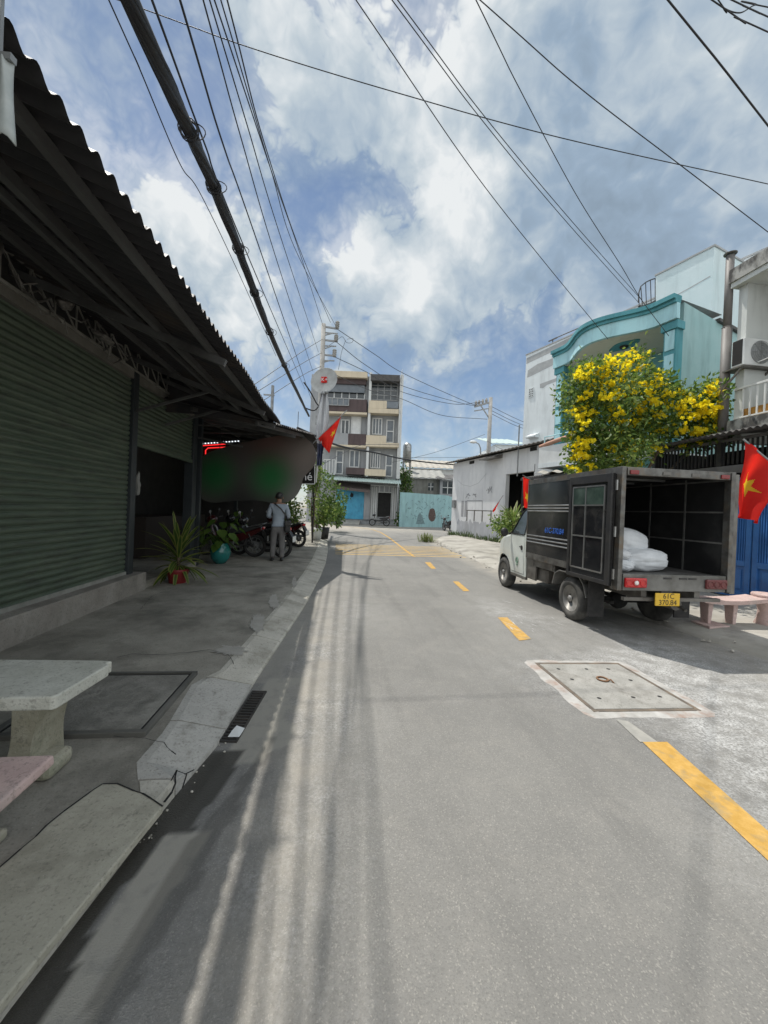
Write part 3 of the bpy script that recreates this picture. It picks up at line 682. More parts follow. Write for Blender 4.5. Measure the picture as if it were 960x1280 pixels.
# pale sheet hanging below the awning edge, by the camera
sh = thing('hanging_sheet', 'pale grey plastic sheet hanging from the awning edge at the upper left', 'plastic sheet', tuple(AT(-8,130,1.12)))
c = sh.location
p1, p2 = AT(-20,166,1.12), AT(17,176,1.12); q1, q2 = AT(-20,70,1.16), AT(17,74,1.16)
mb = MB()
def shp(u, v):
    p = p1.lerp(p2,u).lerp(q1.lerp(q2,u),v); return tuple(p+V((.006*sin(u*9+v*3),.012*sin(u*7),.008*sin(u*11)*(1-v))))
mb.grid(shp, 10, 8); 
mb.build('sheet', M('sheet_plastic', (.42,.45,.43), (.3,.33,.32), scale=9, rough=.5), sh, world=True, smooth=True)
m_ = sh.children[0].modifiers.new('solid','SOLIDIFY'); m_.thickness = .004
mb = MB(); mb.bar(q1+V((0,0,.0)), q2, .02); mb.bar(q1.lerp(q2,.5), q1.lerp(q2,.5)+V((0,0,.35)), .012); mb.build('hook', MT['galv'], sh, world=True)

# ================================================================ cafe next door
cafe = thing('cafe_building', 'dark open-fronted cafe under a low corrugated roof beyond the shutters', 'cafe', (-3,11,0))
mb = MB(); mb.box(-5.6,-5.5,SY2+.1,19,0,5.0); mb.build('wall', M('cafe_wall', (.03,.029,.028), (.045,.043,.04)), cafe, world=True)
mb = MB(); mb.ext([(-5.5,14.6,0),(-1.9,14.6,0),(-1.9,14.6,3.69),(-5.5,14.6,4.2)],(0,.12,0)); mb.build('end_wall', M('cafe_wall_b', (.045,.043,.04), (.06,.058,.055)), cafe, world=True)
E0, E1 = V((-1.2,6.95,2.90)), V((-.66,9.8,3.26)); E2 = V((-.62,14.8,3.5))
mb = MB()
def r2(u, v):
    p = E0.lerp(E1, u*2) if u < .5 else E1.lerp(E2, u*2-1)
    y = p.y; x = p.x+(-5.7-p.x)*v; return (x, y, p.z+.75*v+.018*sin(2*pi*y/.12))
mb.grid(r2, 400, 3); mb.cur = 0
n0 = len(mb.v); mb.v += [(a,b,c-.005) for a,b,c in mb.v[:n0]]; mb.f += [tuple(i+n0 for i in f[::-1]) for f in list(mb.f)]; mb.mi += [0]*(len(mb.f)-len(mb.mi))
cr_ = mb.build('roof', MT['sheet'], cafe, world=True, smooth=True)
for v in (.06,.3,.6):
    mb = MB(); mb.bar(V(r2(0,v))-V((0,0,.07)), V(r2(.5,v))-V((0,0,.07)), .05,.07); mb.bar(V(r2(.5,v))-V((0,0,.07)), V(r2(1,v))-V((0,0,.07)), .05,.07)
    p = mb.build('purlin', MT['purlin'], cr_); p.data.transform(Matrix.Translation(-cafe.location))
for y in (8.6,10.4,12.6,14.5):
    u = (y-E0.y)/(E1.y-E0.y)*.5 if y < E1.y else .5+(y-E1.y)/(E2.y-E1.y)*.5
    mb = MB(); mb.bar(V(r2(u,.02))-V((0,0,.14)), V(r2(u,1))-V((0,0,.14)), .05,.07); mb.bar(V(r2(u,.25))-V((0,0,.17)), V(r2(u,.75))-V((0,0,.6)), .03); mb.bar(V(r2(u,.25))-V((0,0,.6)), V(r2(u,.75))-V((0,0,.6)), .035)
    mb.build('rafter', MT['purlin'], cafe, world=True)
for (x, y) in ((-3.0,SY2+.25),(-1.75,14.4),(-3.1,12.2)):
    mb = MB(); mb.box(x-.05,x+.05,y-.05,y+.05,0,3.3); mb.build('post', MT['col'], cafe, world=True)
# counter / shelves lost in the gloom
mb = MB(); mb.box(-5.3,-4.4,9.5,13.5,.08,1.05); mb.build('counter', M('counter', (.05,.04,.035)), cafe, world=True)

# invented dark banner in place of a blurred-out sign: maroon above, soft green discs below
bann = thing('standin_banner', 'invented long dark rounded banner standing in for a blurred sign, two soft green discs', 'banner', tuple(AT(318,588,9.95)))
OUT = [(239,598),(243,581),(258,567),(280,559),(310,552),(340,546),(366,543),(383,548),(393,560),(395,574),(390,585),(379,597),(376,609),(368,622),(356,628),(345,629),(315,625),(285,627),(262,628),(247,619),(240,608)]
bc = V(bann.location)
n_ = len(OUT); sm = []
for i in range(n_):
    p0, p1_, p2_, p3 = [V((*OUT[(i+k)%n_],0)) for k in (-1,0,1,2)]
    for t in (0,.33,.66):
        sm.append(.5*((2*p1_)+(p2_-p0)*t+(2*p0-5*p1_+4*p2_-p3)*t*t+(3*p1_-p0-3*p2_+p3)*t**3))
pts = [AT(p.x,p.y,9.95) for p in sm]
mb = MB(); mb.ext(pts, FWD*.05)
bm_ = bpy.data.materials.new('blur_print'); bm_.use_nodes = True; nt = bm_.node_tree; L = nt.links.new; b = nt.nodes['Principled BSDF']; b.inputs['Roughness'].default_value = .6; b.inputs['Specular IOR Level'].default_value = .2
tcn = nt.nodes.new('ShaderNodeTexCoord')
def spot(px, py, rad, lo=0., p=2):
    c = AT(px,py,9.95)-bc
    n = nt.nodes.new('ShaderNodeVectorMath'); n.operation = 'DISTANCE'; L(tcn.outputs['Object'], n.inputs[0]); n.inputs[1].default_value = c
    return sstep(n.outputs['Value'], lo, rad, 1, 0)
def mixc(f, a, c):
    n = nd(nt, 'ShaderNodeMix', data_type='RGBA'); L(f, n.inputs[0])
    if isinstance(a, tuple): n.inputs[6].default_value = rgba(a)
    else: L(a, n.inputs[6])
    n.inputs[7].default_value = rgba(c); return n.outputs[2]
c_ = mixc(spot(345,535,1.3), (.11,.10,.093), (.19,.10,.085))
c_ = mixc(spot(385,560,1.3), c_, (.24,.2,.175))
c_ = mixc(spot(300,640,1.3), c_, (.03,.034,.03))
c_ = mixc(spot(372,620,.75), c_, (.18,.175,.16))
c_ = mixc(spot(268,592,.85), c_, (.028,.17,.055)); c_ = mixc(spot(338,595,.85), c_, (.03,.17,.055))
L(c_, b.inputs['Base Color'])
mb.build('panel', bm_, bann, world=True)
mb = MB()
for px, py in ((275,556),(330,545),(372,541)): p = AT(px,py,9.97); mb.tube([p-V((0,0,.1)), p+V((0,0,.55))], .008, 6)
mb.build('hanger', MT['black_metal'], bann, world=True)

# red neon lightbox with a dotted white LED border, half behind the banner
led = thing('led_sign', 'red neon sign framed by dotted white LEDs behind the dark banner', 'led sign', tuple(AT(268,570,10.4)))
lp = [AT(x,y,10.4) for x,y in ((244,553),(300,549),(300,600),(244,600))]
mb = MB(); mb.ext(lp, FWD*.06); mb.build('box', MT['dark_void'], led, world=True)
mb = MB()
for k in range(15): p = lp[0].lerp(lp[1], (k+.5)/15)-UPV*.05-FWD*.006; mb.hexa(*[[p+RGT*.018*i+UPV*.014*j+FWD*d for i,j in ((-1,-1),(1,-1),(1,1),(-1,1))] for d in (0,-.01)])
for k in range(12): p = lp[0].lerp(lp[3], (k+.5)/12)+RGT*.05-FWD*.006; mb.hexa(*[[p+RGT*.014*i+UPV*.018*j+FWD*d for i,j in ((-1,-1),(1,-1),(1,1),(-1,1))] for d in (0,-.01)])
mb.build('led_border', M('led_white', (.9,.9,.95), emit=(.85,.92,1), estr=.9), led, world=True)
mb = MB()
for q in (((250,578),(250,560),(254,557),(282,555)), ((257,580),(257,563),(260,560),(282,559))): mb.tube([AT(x,y,10.37) for x,y in q], .014, 6)
mb.build('neon_tube', M('neon_red', (.8,.02,.02), emit=(1,.03,.03), estr=.75), led, world=True)

# black sign with white lettering at the cafe corner
sg = thing('cafe_sign', 'small black hanging sign with white letters beside the flag mast', 'sign', tuple(AT(380,590,10.06)))
fr_ = [AT(x,y,10.06) for x,y in ((350,572),(393.5,572),(393.5,605),(350,605))]
mb = MB(); mb.ext(fr_, FWD*.06); mb.build('board', MT['dark_void'], sg, world=True)
mb = MB()
for a_, b_ in ((0,1),(1,2),(2,3)): mb.bar(fr_[a_]-FWD*.012, fr_[b_]-FWD*.012, .022)
mb.build('border', MT['white'], sg, world=True)
mt_ = Matrix.Translation(AT(383.5,596,10.03)-V(sg.location)) @ Matrix((RGT, UPV, -FWD)).transposed().to_4x4()
text_mesh('lettering', 'né', .30, M('sign_white', (.8,.8,.8)), sg, mt_)
# ================================================================ the parked box truck
MT['cab'] = M('cab_white', (.66,.70,.66), (.58,.61,.57), rough=.28, scale=2.5, coat=.4, c3=(.45,.45,.4), s3=1.6)
MT['box_black'] = M('box_panel_black', (.010,.011,.013), (.02,.02,.021), rough=.14, scale=3, c3=(.05,.048,.045), s3=2.2, detail=10)
MT['inner_panel'] = M('box_inner', (.02,.02,.021), (.03,.03,.03), rough=.3, scale=4, c3=(.05,.05,.048), s3=2)
MT['red_lamp'] = M('lamp_red', (.55,.012,.015), (.4,.01,.012), rough=.15, scale=8, coat=.6)
MT['lamp_dim'] = M('lamp_faded', (.16,.04,.04), (.1,.03,.03), rough=.35, scale=8)
MT['plate'] = M('plate_yellow', (.72,.45,.03), (.65,.4,.04), rough=.45, scale=8)
MT['blue_ink'] = M('blue_letter', (.03,.11,.5), (.03,.16,.55), rough=.6, scale=10)
tr = thing('box_truck', 'small white cab box truck with black cargo box standing open at the back', 'truck', (4.0,5.06,0), radians(-1.2))
XL, XR, YR, YF, ZB, ZT = -.725, .725, -.97, 1.30, .73, 2.06
MT['frame_steel'] = M('frame_steel', (.17,.167,.157), (.075,.07,.064), rough=.45, metal=.55, scale=7, c3=(.17,.13,.09), s3=5)
def tb(name, mat, bevel=0, parent=None, smooth=False, **kw):
    def go(mb): return mb.build(name, mat, parent or tr, bevel=bevel, smooth=smooth)
    return go
# --- cab
def lerps(pts, y):
    for (y0,z0),(y1,z1) in zip(pts, pts[1:]):
        if y <= y1: return z0+(z1-z0)*(y-y0)/(y1-y0)
    return pts[-1][1]
top = [(1.33,1.66),(1.5,1.655),(1.6,1.62),(1.70,1.53),(2.02,1.09),(2.2,1.06),(2.4,1.02),(2.58,.93),(2.68,.82),(2.74,.66),(2.76,.5)]
def wz(y, z):
    base = .70 if z < 1.08 else .70-.11*((z-1.08)/.58)
    t = max(0., min(1., (y-2.3)/.46)); return base*(1-.17*t*t)
def zbot(y):
    d = abs(y-2.3)
    return .30+sqrt(max(0, .365**2-d*d)) if d < .355 else .36
sts = sorted(set([1.33,1.45,1.5,1.55,1.6,1.65,1.7,1.78,1.86,1.94,1.943,1.95,1.97,2.02]+[2.02+.03*i for i in range(25)]+[2.64,2.66,2.68,2.7,2.72,2.74,2.76]))
mb = MB(); secs = []
for y in sts:
    zt = lerps(top, y); zb = min(zbot(y), zt-.06); belt = min(1.08, zt-.055); up = max(belt+.002, zt-.05)
    half = [(wz(y,zb), zb), (wz(y,(zb+belt)/2)+.012, (zb+belt)/2), (wz(y,belt), belt), (wz(y,up), up), (wz(y,zt)-.04, zt-.012), (wz(y,zt)-.1, zt), (.25, zt+.012)]
    secs.append([(-x,y,z) for x,z in half]+[(x,y,z) for x,z in half[::-1]])
k = len(secs[0])
for s_ in secs: mb.v += s_
for i in range(len(secs)-1):
    for j in range(k-1): mb.f.append((i*k+j, (i+1)*k+j, (i+1)*k+j+1, i*k+j+1)); mb.mi.append(0)
mb.f.append(tuple((len(secs)-1)*k+j for j in range(k))); mb.mi.append(0)
mb.f.append(tuple(range(k))); mb.mi.append(0)
body = mb.build('cab', MT['cab'], tr, smooth=True)
em = body.modifiers.new('es','EDGE_SPLIT'); em.split_angle = radians(50)
mb = MB(); mb.box(-.6,.6,1.36,2.6,.34,.6); mb.build('under_tray', MT['dark_void'], tr)
for s in (-1, 1):     # doors with window, handle, mirror
    def pt(y, z, off=.006): return (s*(wz(y,z)+off+(.012*(1-abs((z-.72)/.36)) if z < 1.08 else 0)), y, z)
    mb = MB(); q = [(1.40,.40),(1.93,.40),(1.97,.72),(2.0,1.06),(1.40,1.06)]
    def strip_(q, off):
        P = [pt(y,z,off) for y,z in q]; return P
    rows = [.40,.5,.6,.72,.84,.95,1.07]
    def dfront(z): return 1.93 if z < .55 else 1.93+.07*(z-.55)/.5
    vs = []
    for z in rows: vs += [pt(1.40,z,.005), pt(dfront(z),z,.005)]
    mb.add(vs, [(2*i,2*i+1,2*i+3,2*i+2) for i in range(len(rows)-1)])
    door = mb.build('door', MT['cab'], tr)
    mb = MB()
    for ya, yb, za, zb_ in ((1.395,1.40,.40,1.62),(1.40,1.93,.395,.40)): mb.poly([pt(ya,za,.0065), pt(yb,za,.0065), pt(yb,zb_,.0065), pt(ya,zb_,.0065)])
    mb.build('shut_line', MT['dark_void'], door)
    mb = MB(); w4 = [(1.42,1.10),(1.95,1.10),(1.66,1.50),(1.56,1.57),(1.42,1.59)]; mb.poly([pt(y,z,.004) for y,z in w4]); win = mb.build('window', MT['glass'], door)
    mb = MB(); P = [V(pt(y,z,.008)) for y,z in w4]
    for a_, b_ in zip(P, P[1:]+P[:1]): mb.bar(a_, b_, .016)
    mb.build('seal', MT['black_metal'], win)
    mb = MB(); mb.lathe([(.045,0),(.045,.008),(.03,.012)], 16, Matrix.Rotation(s*pi/2,3,'Y'), pt(1.50,.86,.0)); mb.box(*sorted((s*.715,s*.735)),1.46,1.55,.868,.888); mb.build('handle', MT['black_metal'], door)
    mb = MB(); mb.blob((s*.82,2.02,1.11),(.075,.04,.085),3,.05); mb.bar((s*.70,1.97,1.1),(s*.8,2.02,1.08),.025); mb.build('mirror', MT['black_metal'], tr, smooth=True)
    if s < 0:           # small round house emblem painted on the door
        mb = MB(); c = V(pt(1.66,.62,.009)); R_ = Matrix.Rotation(pi/2,3,'Y')
        mb.torus(.055,.004,c,R_,24,4); mb.bar(c+V((0,-.045,.0)), c+V((0,0,.04)), .008); mb.bar(c+V((0,.045,.0)), c+V((0,0,.04)), .008); mb.bar(c+V((0,-.03,0)), c+V((0,-.03,-.035)), .008); mb.bar(c+V((0,.03,0)), c+V((0,.03,-.035)), .008); mb.bar(c+V((0,-.03,-.035)), c+V((0,.03,-.035)), .008)
        mb.bar(c+V((0,-.04,-.075)), c+V((0,.04,-.075)), .006); mb.bar(c+V((0,-.03,-.09)), c+V((0,.03,-.09)), .006)
        mb.build('emblem', M('emblem_green', (.12,.25,.17)), door)
    mb = MB(); mb.blob((s*.5,2.69,.72),(.12,.07,.09),1,.05,2); mb.build('headlight', MT['glass'], tr, smooth=True)
    mb = MB(); mb.box(*sorted((s*.66,s*.70)),1.33,1.94,.31,.37); mb.build('sill', MT['dirty_steel'], tr)
mb = MB(); mb.poly([(-.57,1.99,1.14),(.57,1.99,1.14),(.53,1.72,1.515),(-.53,1.72,1.515)]); mb.v = [(x,y+.016,z+.008) for x,y,z in mb.v]; mb.build('windshield', MT['glass'], tr)
mb = MB(); mb.box(-.56,.56,2.70,2.80,.36,.55); mb.build('front_bumper', MT['cab'], tr, bevel=.03)
# --- wheels
def wheel(x, y, s, inner=False):
    R_ = Matrix.Rotation(pi/2*s, 3, 'Y'); r = .30
    e = bpy.data.objects.new('wheel', None); COL.objects.link(e); e.parent = tr; e.location = (x,y,r)
    e.matrix_basis = Matrix.Translation((x,y,r))
    mb = MB(); mb.lathe([(.185,-.078),(.235,-.082),(.28,-.07),(.298,-.045),(.30,0),(.298,.045),(.28,.07),(.235,.082),(.19,.078),(.185,.06)], 40, R_)
    mb.build('tyre', M_tyre, e, smooth=True)
    mb = MB()
    mb.lathe([(.19,.068),(.18,.07),(.165,.045),(.12,.03),(.095,.045),(.07,.062),(.045,.062),(.04,.085),(.0,.088)], 32, R_)
    mb.build('rim', M_rim, e, smooth=True)
    mb = MB()
    for k in range(10):
        a = 2*pi*k/10; c = R_ @ V((.142*cos(a), .142*sin(a), .041)); mb.lathe([(.017,0),(0,.001)], 10, R_, c)
    for k in range(5):
        a = 2*pi*k/5; c = R_ @ V((.055*cos(a), .055*sin(a), .062)); mb.lathe([(.009,0),(.009,.012),(0,.013)], 8, R_, c)
    mb.build('wheel_holes', MT['dark_void'], e)
M_tyre = M('dusty_tyre', (.05,.05,.048), (.12,.115,.105), rough=.9, scale=6, bump=.4, bscale=60)
M_rim = M('steel_rim', (.36,.355,.34), (.2,.19,.175), rough=.45, metal=.5, scale=9)
for x, s in ((-.615,-1),(.615,1)):
    wheel(x, 0, s); wheel(x, 2.3, s)
# --- chassis
mb = MB(); mb.box(-.38,-.31,-.93,2.5,.50,.61); mb.box(.31,.38,-.93,2.5,.50,.61)
for y in (-.85,-.3,.5,1.1): mb.box(-.70,.70,y-.03,y+.03,.612,.70)
mb.build('chassis', MT['dirty_steel'], tr)
mb = MB(); mb.tube([(-.54,0,.30),(.54,0,.30)], .045, 10); mb.blob((.03,0,.30),(.13,.12,.13),4,.1); mb.tube([(.03,.1,.32),(.03,1.6,.45)], .03, 8)
for s in (-1,1): mb.box(s*.42-.03,s*.42+.03,-.5,.55,.345,.385)
mb.build('rear_axle', MT['dark_void'], tr, smooth=False)
mb = MB(); mb.tube([(.22,-.35,.42),(.22,-.78,.42)], .075, 12); mb.tube([(.22,-.78,.42),(.22,-.92,.38)], .02, 8); mb.build('muffler', MT['dirty_steel'], tr)
mb = MB(); mb.box(-.64,-.41,.72,1.15,.36,.60); mb.build('fuel_tank', MT['dirty_steel'], tr, bevel=.03)
mb = MB(); mb.box(-.69,-.64,.42,1.33,.60,.72); mb.box(-.69,-.66,1.0,1.33,.36,.60); mb.build('side_rail', MT['dirty_steel'], tr)
for s in (-1,1):      # angular mudguard over the rear wheel and the flap behind it
    mb = MB(); pr = [(.42,.43),(.36,.60),(.24,.66),(-.22,.665),(-.34,.56),(-.41,.40)]
    for (y0,z0),(y1,z1) in zip(pr, pr[1:]): mb.bar((s*.62,y0,z0),(s*.62,y1,z1),.21,.012)
    mb.build('mudguard', MT['grey_metal'], tr)
    mb = MB(); mb.box(*sorted((s*.50,s*.72)),-.46,-.44,.17,.66); mb.build('mudflap', MT['rubber'], tr)
# --- cargo box
mb = MB(); mb.box(XL+.02,XR-.02,YR+.02,YF,.72,.80); mb.build('box_floor', M('box_floor', (.10,.098,.095), (.05,.048,.045), rough=.6, scale=5), tr)
mb = MB(); mb.box(XL,XR,YR,YF,ZT-.02,ZT); mb.build('box_roof', MT['frame_steel'], tr)
def sidepanel(s):
    x0, x1 = sorted((s*.722, s*.700))
    mb = MB(); mb.box(x0,x1,YR+.07,YF,.80,ZT-.02)
    pnl = mb.build('side_panel', MT['box_black'], tr)
    mb = MB(); xo = s*.724
    for zc in (1.62,1.575,1.53,1.115,1.06,1.005):
        mb.tube([(xo,-.12,zc),(xo,YF-.01,zc)], .011, 6)
    mb.build('trim_strip', MT['steel'], pnl)
    mb = MB(); a_, b_ = sorted((s*.727, s*.700))
    mb.box(a_,b_,YR+.07,YF+.005,.715,.81); mb.box(a_,b_,YR+.02,YF+.01,ZT-.075,ZT+.004); mb.box(a_,b_,YF-.02,YF+.01,.81,ZT-.075); mb.box(a_,b_,-.16,-.13,.81,ZT-.075)
    mb.build('edge_trim', MT['frame_steel'], pnl)
    mb = MB(); xi = s*.696           # ribs inside
    for y in (-.35,.25,.8): mb.box(*sorted((xi,s*.688)), y-.012,y+.012,.80,ZT-.05)
    for z in (1.2,1.58,1.97): mb.box(*sorted((s*.6955,s*.689)), YR+.07,YF,z-.01,z+.01)
    mb.build('inner_rib', MT['grey_metal'], pnl)
    mb = MB(); mb.box(*sorted((s*.6995,s*.694)), YR+.07,YF-.01,.8,ZT-.03); mb.build('inner_lining', MT['inner_panel'], pnl)
    return pnl
pl_ = sidepanel(-1); pr_ = sidepanel(1)
mb = MB(); mb.box(XL+.03,XR-.03,YF-.03,YF,.80,ZT-.02); bh = mb.build('bulkhead', MT['inner_panel'], tr)
mb = MB()
for x in (-.22,.25): mb.box(x-.012,x+.012,YF-.04,YF-.031,.8,ZT-.04)
mb.build('inner_rib', MT['grey_metal'], bh)
mb = MB()
for y in (-.6,0,.6): mb.box(XL+.04,XR-.04,y-.015,y+.015,ZT-.05,ZT-.021)
mb.build('roof_rib', MT['galv'], tr)
mt_ = Matrix.Translation((-.7245,.43,1.225)) @ Matrix.Rotation(-pi/2,4,'Z') @ Matrix.Rotation(pi/2,4,'X')
text_mesh('side_lettering', '61C-370.84', .118, MT['blue_ink'], pl_, mt_, .002, spacing=.95)
# rear frame
mb = MB(); mb.box(XL-.005,XL+.052,YR-.02,YR+.07,.62,ZT+.004); mb.build('rear_post', MT['frame_steel'], tr, bevel=.006)
mb = MB(); mb.box(XR-.052,XR+.005,YR-.02,YR+.07,.62,ZT+.004); mb.build('rear_post', MT['frame_steel'], tr, bevel=.006)
mb = MB(); mb.box(XR+.006,XR+.075,YR-.0,YR+.09,.60,ZT-.02); mb.build('door_edge', MT['dirty_steel'], tr, bevel=.006)
mb = MB(); mb.box(XL+.065,XR-.065,YR-.018,YR+.068,ZT-.095,ZT); hd = mb.build('header', MT['frame_steel'], tr, bevel=.006)
mb = MB()
for x in (-.17,.2): mb.box(x-.05,x+.05,YR-.026,YR-.018,ZT-.075,ZT-.04)
mb.build('hinge_plate', MT['dirty_steel'], hd)
mb = MB(); mb.box(XL+.066,XR-.066,YR-.016,YR+.068,.622,.815); bp_ = mb.build('rear_sill', M('sill_steel', (.2,.197,.187), (.10,.097,.087), rough=.5, metal=.4, scale=4), tr, bevel=.006)
mb = MB()
for x in (-.1,.1,.22): mb.box(x-.05,x+.05,YR-.022,YR-.0165,.765,.785)
mb.build('latch', MT['black_metal'], bp_)
for s, mt0 in ((-1,MT['red_lamp']),(1,MT['lamp_dim'])):
    xc = s*.515; mb = MB(); mb.box(xc-.135,xc+.135,YR-.05,YR-.017,.662,.775); tl = mb.build('taillight', mt0, tr, bevel=.012)
    mb = MB(); R_ = Matrix.Rotation(pi/2,3,'X')
    for k in (-1,0,1): mb.torus(.036,.005,(xc+k*.085,YR-.052,.718),R_,20,5)
    mb.build('lens_ring', mt0, tl, smooth=True)
    if s < 0:
        mb = MB(); mb.lathe([(.03,.0),(.02,.012),(0,.014)],16,R_,(xc,YR-.051,.718)); mb.build('reverse_lens', M('lens_clear', (.8,.75,.72), rough=.15), tl, smooth=True)
    mb = MB(); mb.box(s*.58-.055,s*.58+.055,YR-.034,YR-.019,ZT-.085,ZT-.035); mb.build('marker_lamp', M('marker_red', (.2,.015,.015), rough=.2), tr, bevel=.008)
mb = MB(); mb.box(-.265,.045,YR-.045,YR-.03,.455,.605); np_ = mb.build('number_plate', MT['plate'], tr, bevel=.006)
Rx = Matrix.Rotation(pi/2,4,'X')
ink = M('plate_ink', (.06,.05,.03))
text_mesh('plate_text', '61C', .085, ink, np_, Matrix.Translation((-.1,YR-.0465,.568)) @ Rx, .001)
text_mesh('plate_text', '370.84', .085, ink, np_, Matrix.Translation((-.11,YR-.0465,.494)) @ Rx, .001)
mb = MB(); mb.box(-.18,-.04,YR-.029,YR+.02,.60,.625); mb.build('plate_bracket', MT['black_metal'], tr)
mb = MB(); mb.bar((-.62,YR+.03,.52),(.62,YR+.03,.52),.05,.04); 
mb.build('under_bar', MT['dirty_steel'], tr)
# the left rear door, swung right round and folded flat against the side
dl = bpy.data.objects.new('rear_door', None); COL.objects.link(dl); dl.parent = tr; dl.matrix_basis = Matrix.Translation((XL-.035,YR+.05,0)) @ Matrix.Rotation(radians(2.5),4,'Z'); dl.location = (XL-.035,YR+.05,0); dl.rotation_euler = (0,0,radians(2.5))
Ld = .80; z0, z1 = .66, 1.99
mb = MB(); mb.box(-.03,0,0,Ld,z0,z1); mb.build('panel', MT['box_black'], dl)
mb = MB()
for a_, b_, c_, d_ in ((0,.065,z0,z1),(Ld-.05,Ld,z0,z1)): mb.box(-.045,.012,a_,b_,c_,d_)
for c_, d_ in ((z0,z0+.05),(z1-.10,z1)): mb.box(-.043,.01,.065,Ld-.05,c_,d_)
mb.build('door_frame', MT['black_metal'], dl, bevel=.004)
mb = MB(); H_ = [z0+.13,z0+.55,z0+.95,z1-.14]
for y in (.12,.46,.72): mb.box(-.040,-.030,y-.009,y+.009,H_[0],H_[-1])
for z in H_: mb.box(-.0395,-.0295,.12,.72,z-.009,z+.009)
mb.build('door_rib', MT['steel'], dl)
gp = M('pane_green', (.03,.05,.042), (.075,.105,.09), rough=.12, scale=6, spec=.6)
for ya, yb in ((.13,.45),(.47,.71)):
    for za, zb_ in ((H_[2]+.01,H_[3]-.01),):
        mb = MB(); mb.box(-.036,-.0305,ya,yb,za,zb_); mb.build('pane', gp, dl)
for z in (.8,1.3,1.85): mb = MB(); mb.tube([(.025,.0,z-.06),(.025,.0,z+.06)], .018, 8); mb.build('hinge', MT['steel'], dl)
tr['_'] = 0; del tr['_']

# white sacks lying in the cargo box
MT['sack'] = M('sack_white', (.62,.64,.66), (.52,.54,.56), rough=.75, scale=5, bump=.6, bscale=14)
def sack(label, c, rad, rz, tilt, seed):
    t = thing('rice_sack', label, 'sack', tr.matrix_basis @ V(c), tr.rotation_euler.z+rz, 'white sacks in the truck')
    mb = MB(); bm = bmesh.new(); bmesh.ops.create_icosphere(bm, subdivisions=5, radius=1)
    for v in bm.verts:
        x, y, z = v.co; e = 2.7
        n_ = (abs(x)**e+abs(y)**e+abs(z)**e)**(1/e); x, y, z = x/n_, y/n_, z/n_
        cr_ = noise.noise(V((x*1.3+seed,y*2.5,z*2.5)))*.07+noise.noise(V((x*2+seed,y*7,z*6)))*.035
        pin = 1-.5*max(0, abs(x)-.55)**1.2
        p = V((x*rad[0]*(1+cr_), y*rad[1]*pin*(1+cr_), z*rad[2]*(pin**1.3)*(1+cr_)+.0)); 
        v.co = Matrix.Rotation(tilt,3,'Y') @ p
    bmesh.ops.recalc_face_normals(bm, faces=bm.faces)
    mb.add([v.co for v in bm.verts], [[v.index for v in f.verts] for f in bm.faces]); bm.free()
    mb.build('bag', MT['sack'], t, smooth=True)
    mb = MB(); e0 = Matrix.Rotation(tilt,3,'Y') @ V((rad[0]*.98,0,0)); mb.blob(e0,(.03,rad[1]*.35,.03),seed,.5,2); mb.build('tied_end', MT['sack'], t, smooth=True)
sack('plump white sack lying nearest the open back on the truck floor', (-.08,-.55,.94), (.34,.2,.145), radians(8), 0, 1)
sack('big white sack propped on top of the pile in the truck', (-.22,-.34,1.15), (.34,.26,.18), radians(12), radians(12), 5)
sack('squashed white sack at the bottom behind the truck corner post', (-.44,-.66,.875), (.13,.13,.075), radians(80), 0, 9)
sack('rolled white sack second from the bottom behind the corner post', (-.46,-.64,1.005), (.12,.12,.065), radians(70), radians(6), 13)
# ================================================================ right side: warehouse, houses, gate, tree
MT['wh_white'] = streak('warehouse_white', (.70,.70,.70), (.60,.60,.61), (.40,.40,.41), amount=(.5,.75))
MT['gray_wall'] = streak('weathered_white', (.74,.78,.79), (.66,.70,.71), (.40,.42,.42), amount=(.5,.78))
MT['tower'] = streak('pale_blue', (.62,.72,.74), (.55,.67,.69), (.38,.45,.46), amount=(.5,.8))
MT['teal_side'] = streak('teal_side', (.28,.45,.455), (.34,.50,.505), (.2,.3,.3), amount=(.48,.72))
MT['teal'] = streak('teal_front', (.19,.45,.49), (.23,.50,.54), (.10,.26,.28), amount=(.55,.8))
MT['teal_dark'] = streak('teal_moulding', (.09,.30,.34), (.12,.34,.385), (.05,.14,.16))
MT['teal_pale'] = streak('teal_pale', (.42,.70,.76), (.48,.75,.80), (.2,.34,.38))
MT['cream'] = streak('cream_soffit', (.68,.69,.58), (.62,.63,.53), (.34,.35,.29), amount=(.55,.8))
MT['right_white'] = streak('right_white', (.60,.62,.60), (.52,.54,.52), (.26,.26,.25), amount=(.52,.75))
MT['stain'] = M('black_stain', (.07,.068,.065), (.36,.36,.34), scale=4, rough=.95, lo=.42, hi=.62, stretch=(1.5,1.5,.8))
MT['raw_cement'] = M('raw_cement', (.34,.35,.355), (.42,.43,.43), scale=4, rough=.95)
MT['dark_roof'] = M('dark_roof', (.055,.053,.052), (.085,.08,.075), scale=5, rough=.7)
MT['wh_roof'] = M('roof_edge', (.10,.095,.09), (.16,.15,.14), scale=5, rough=.7)

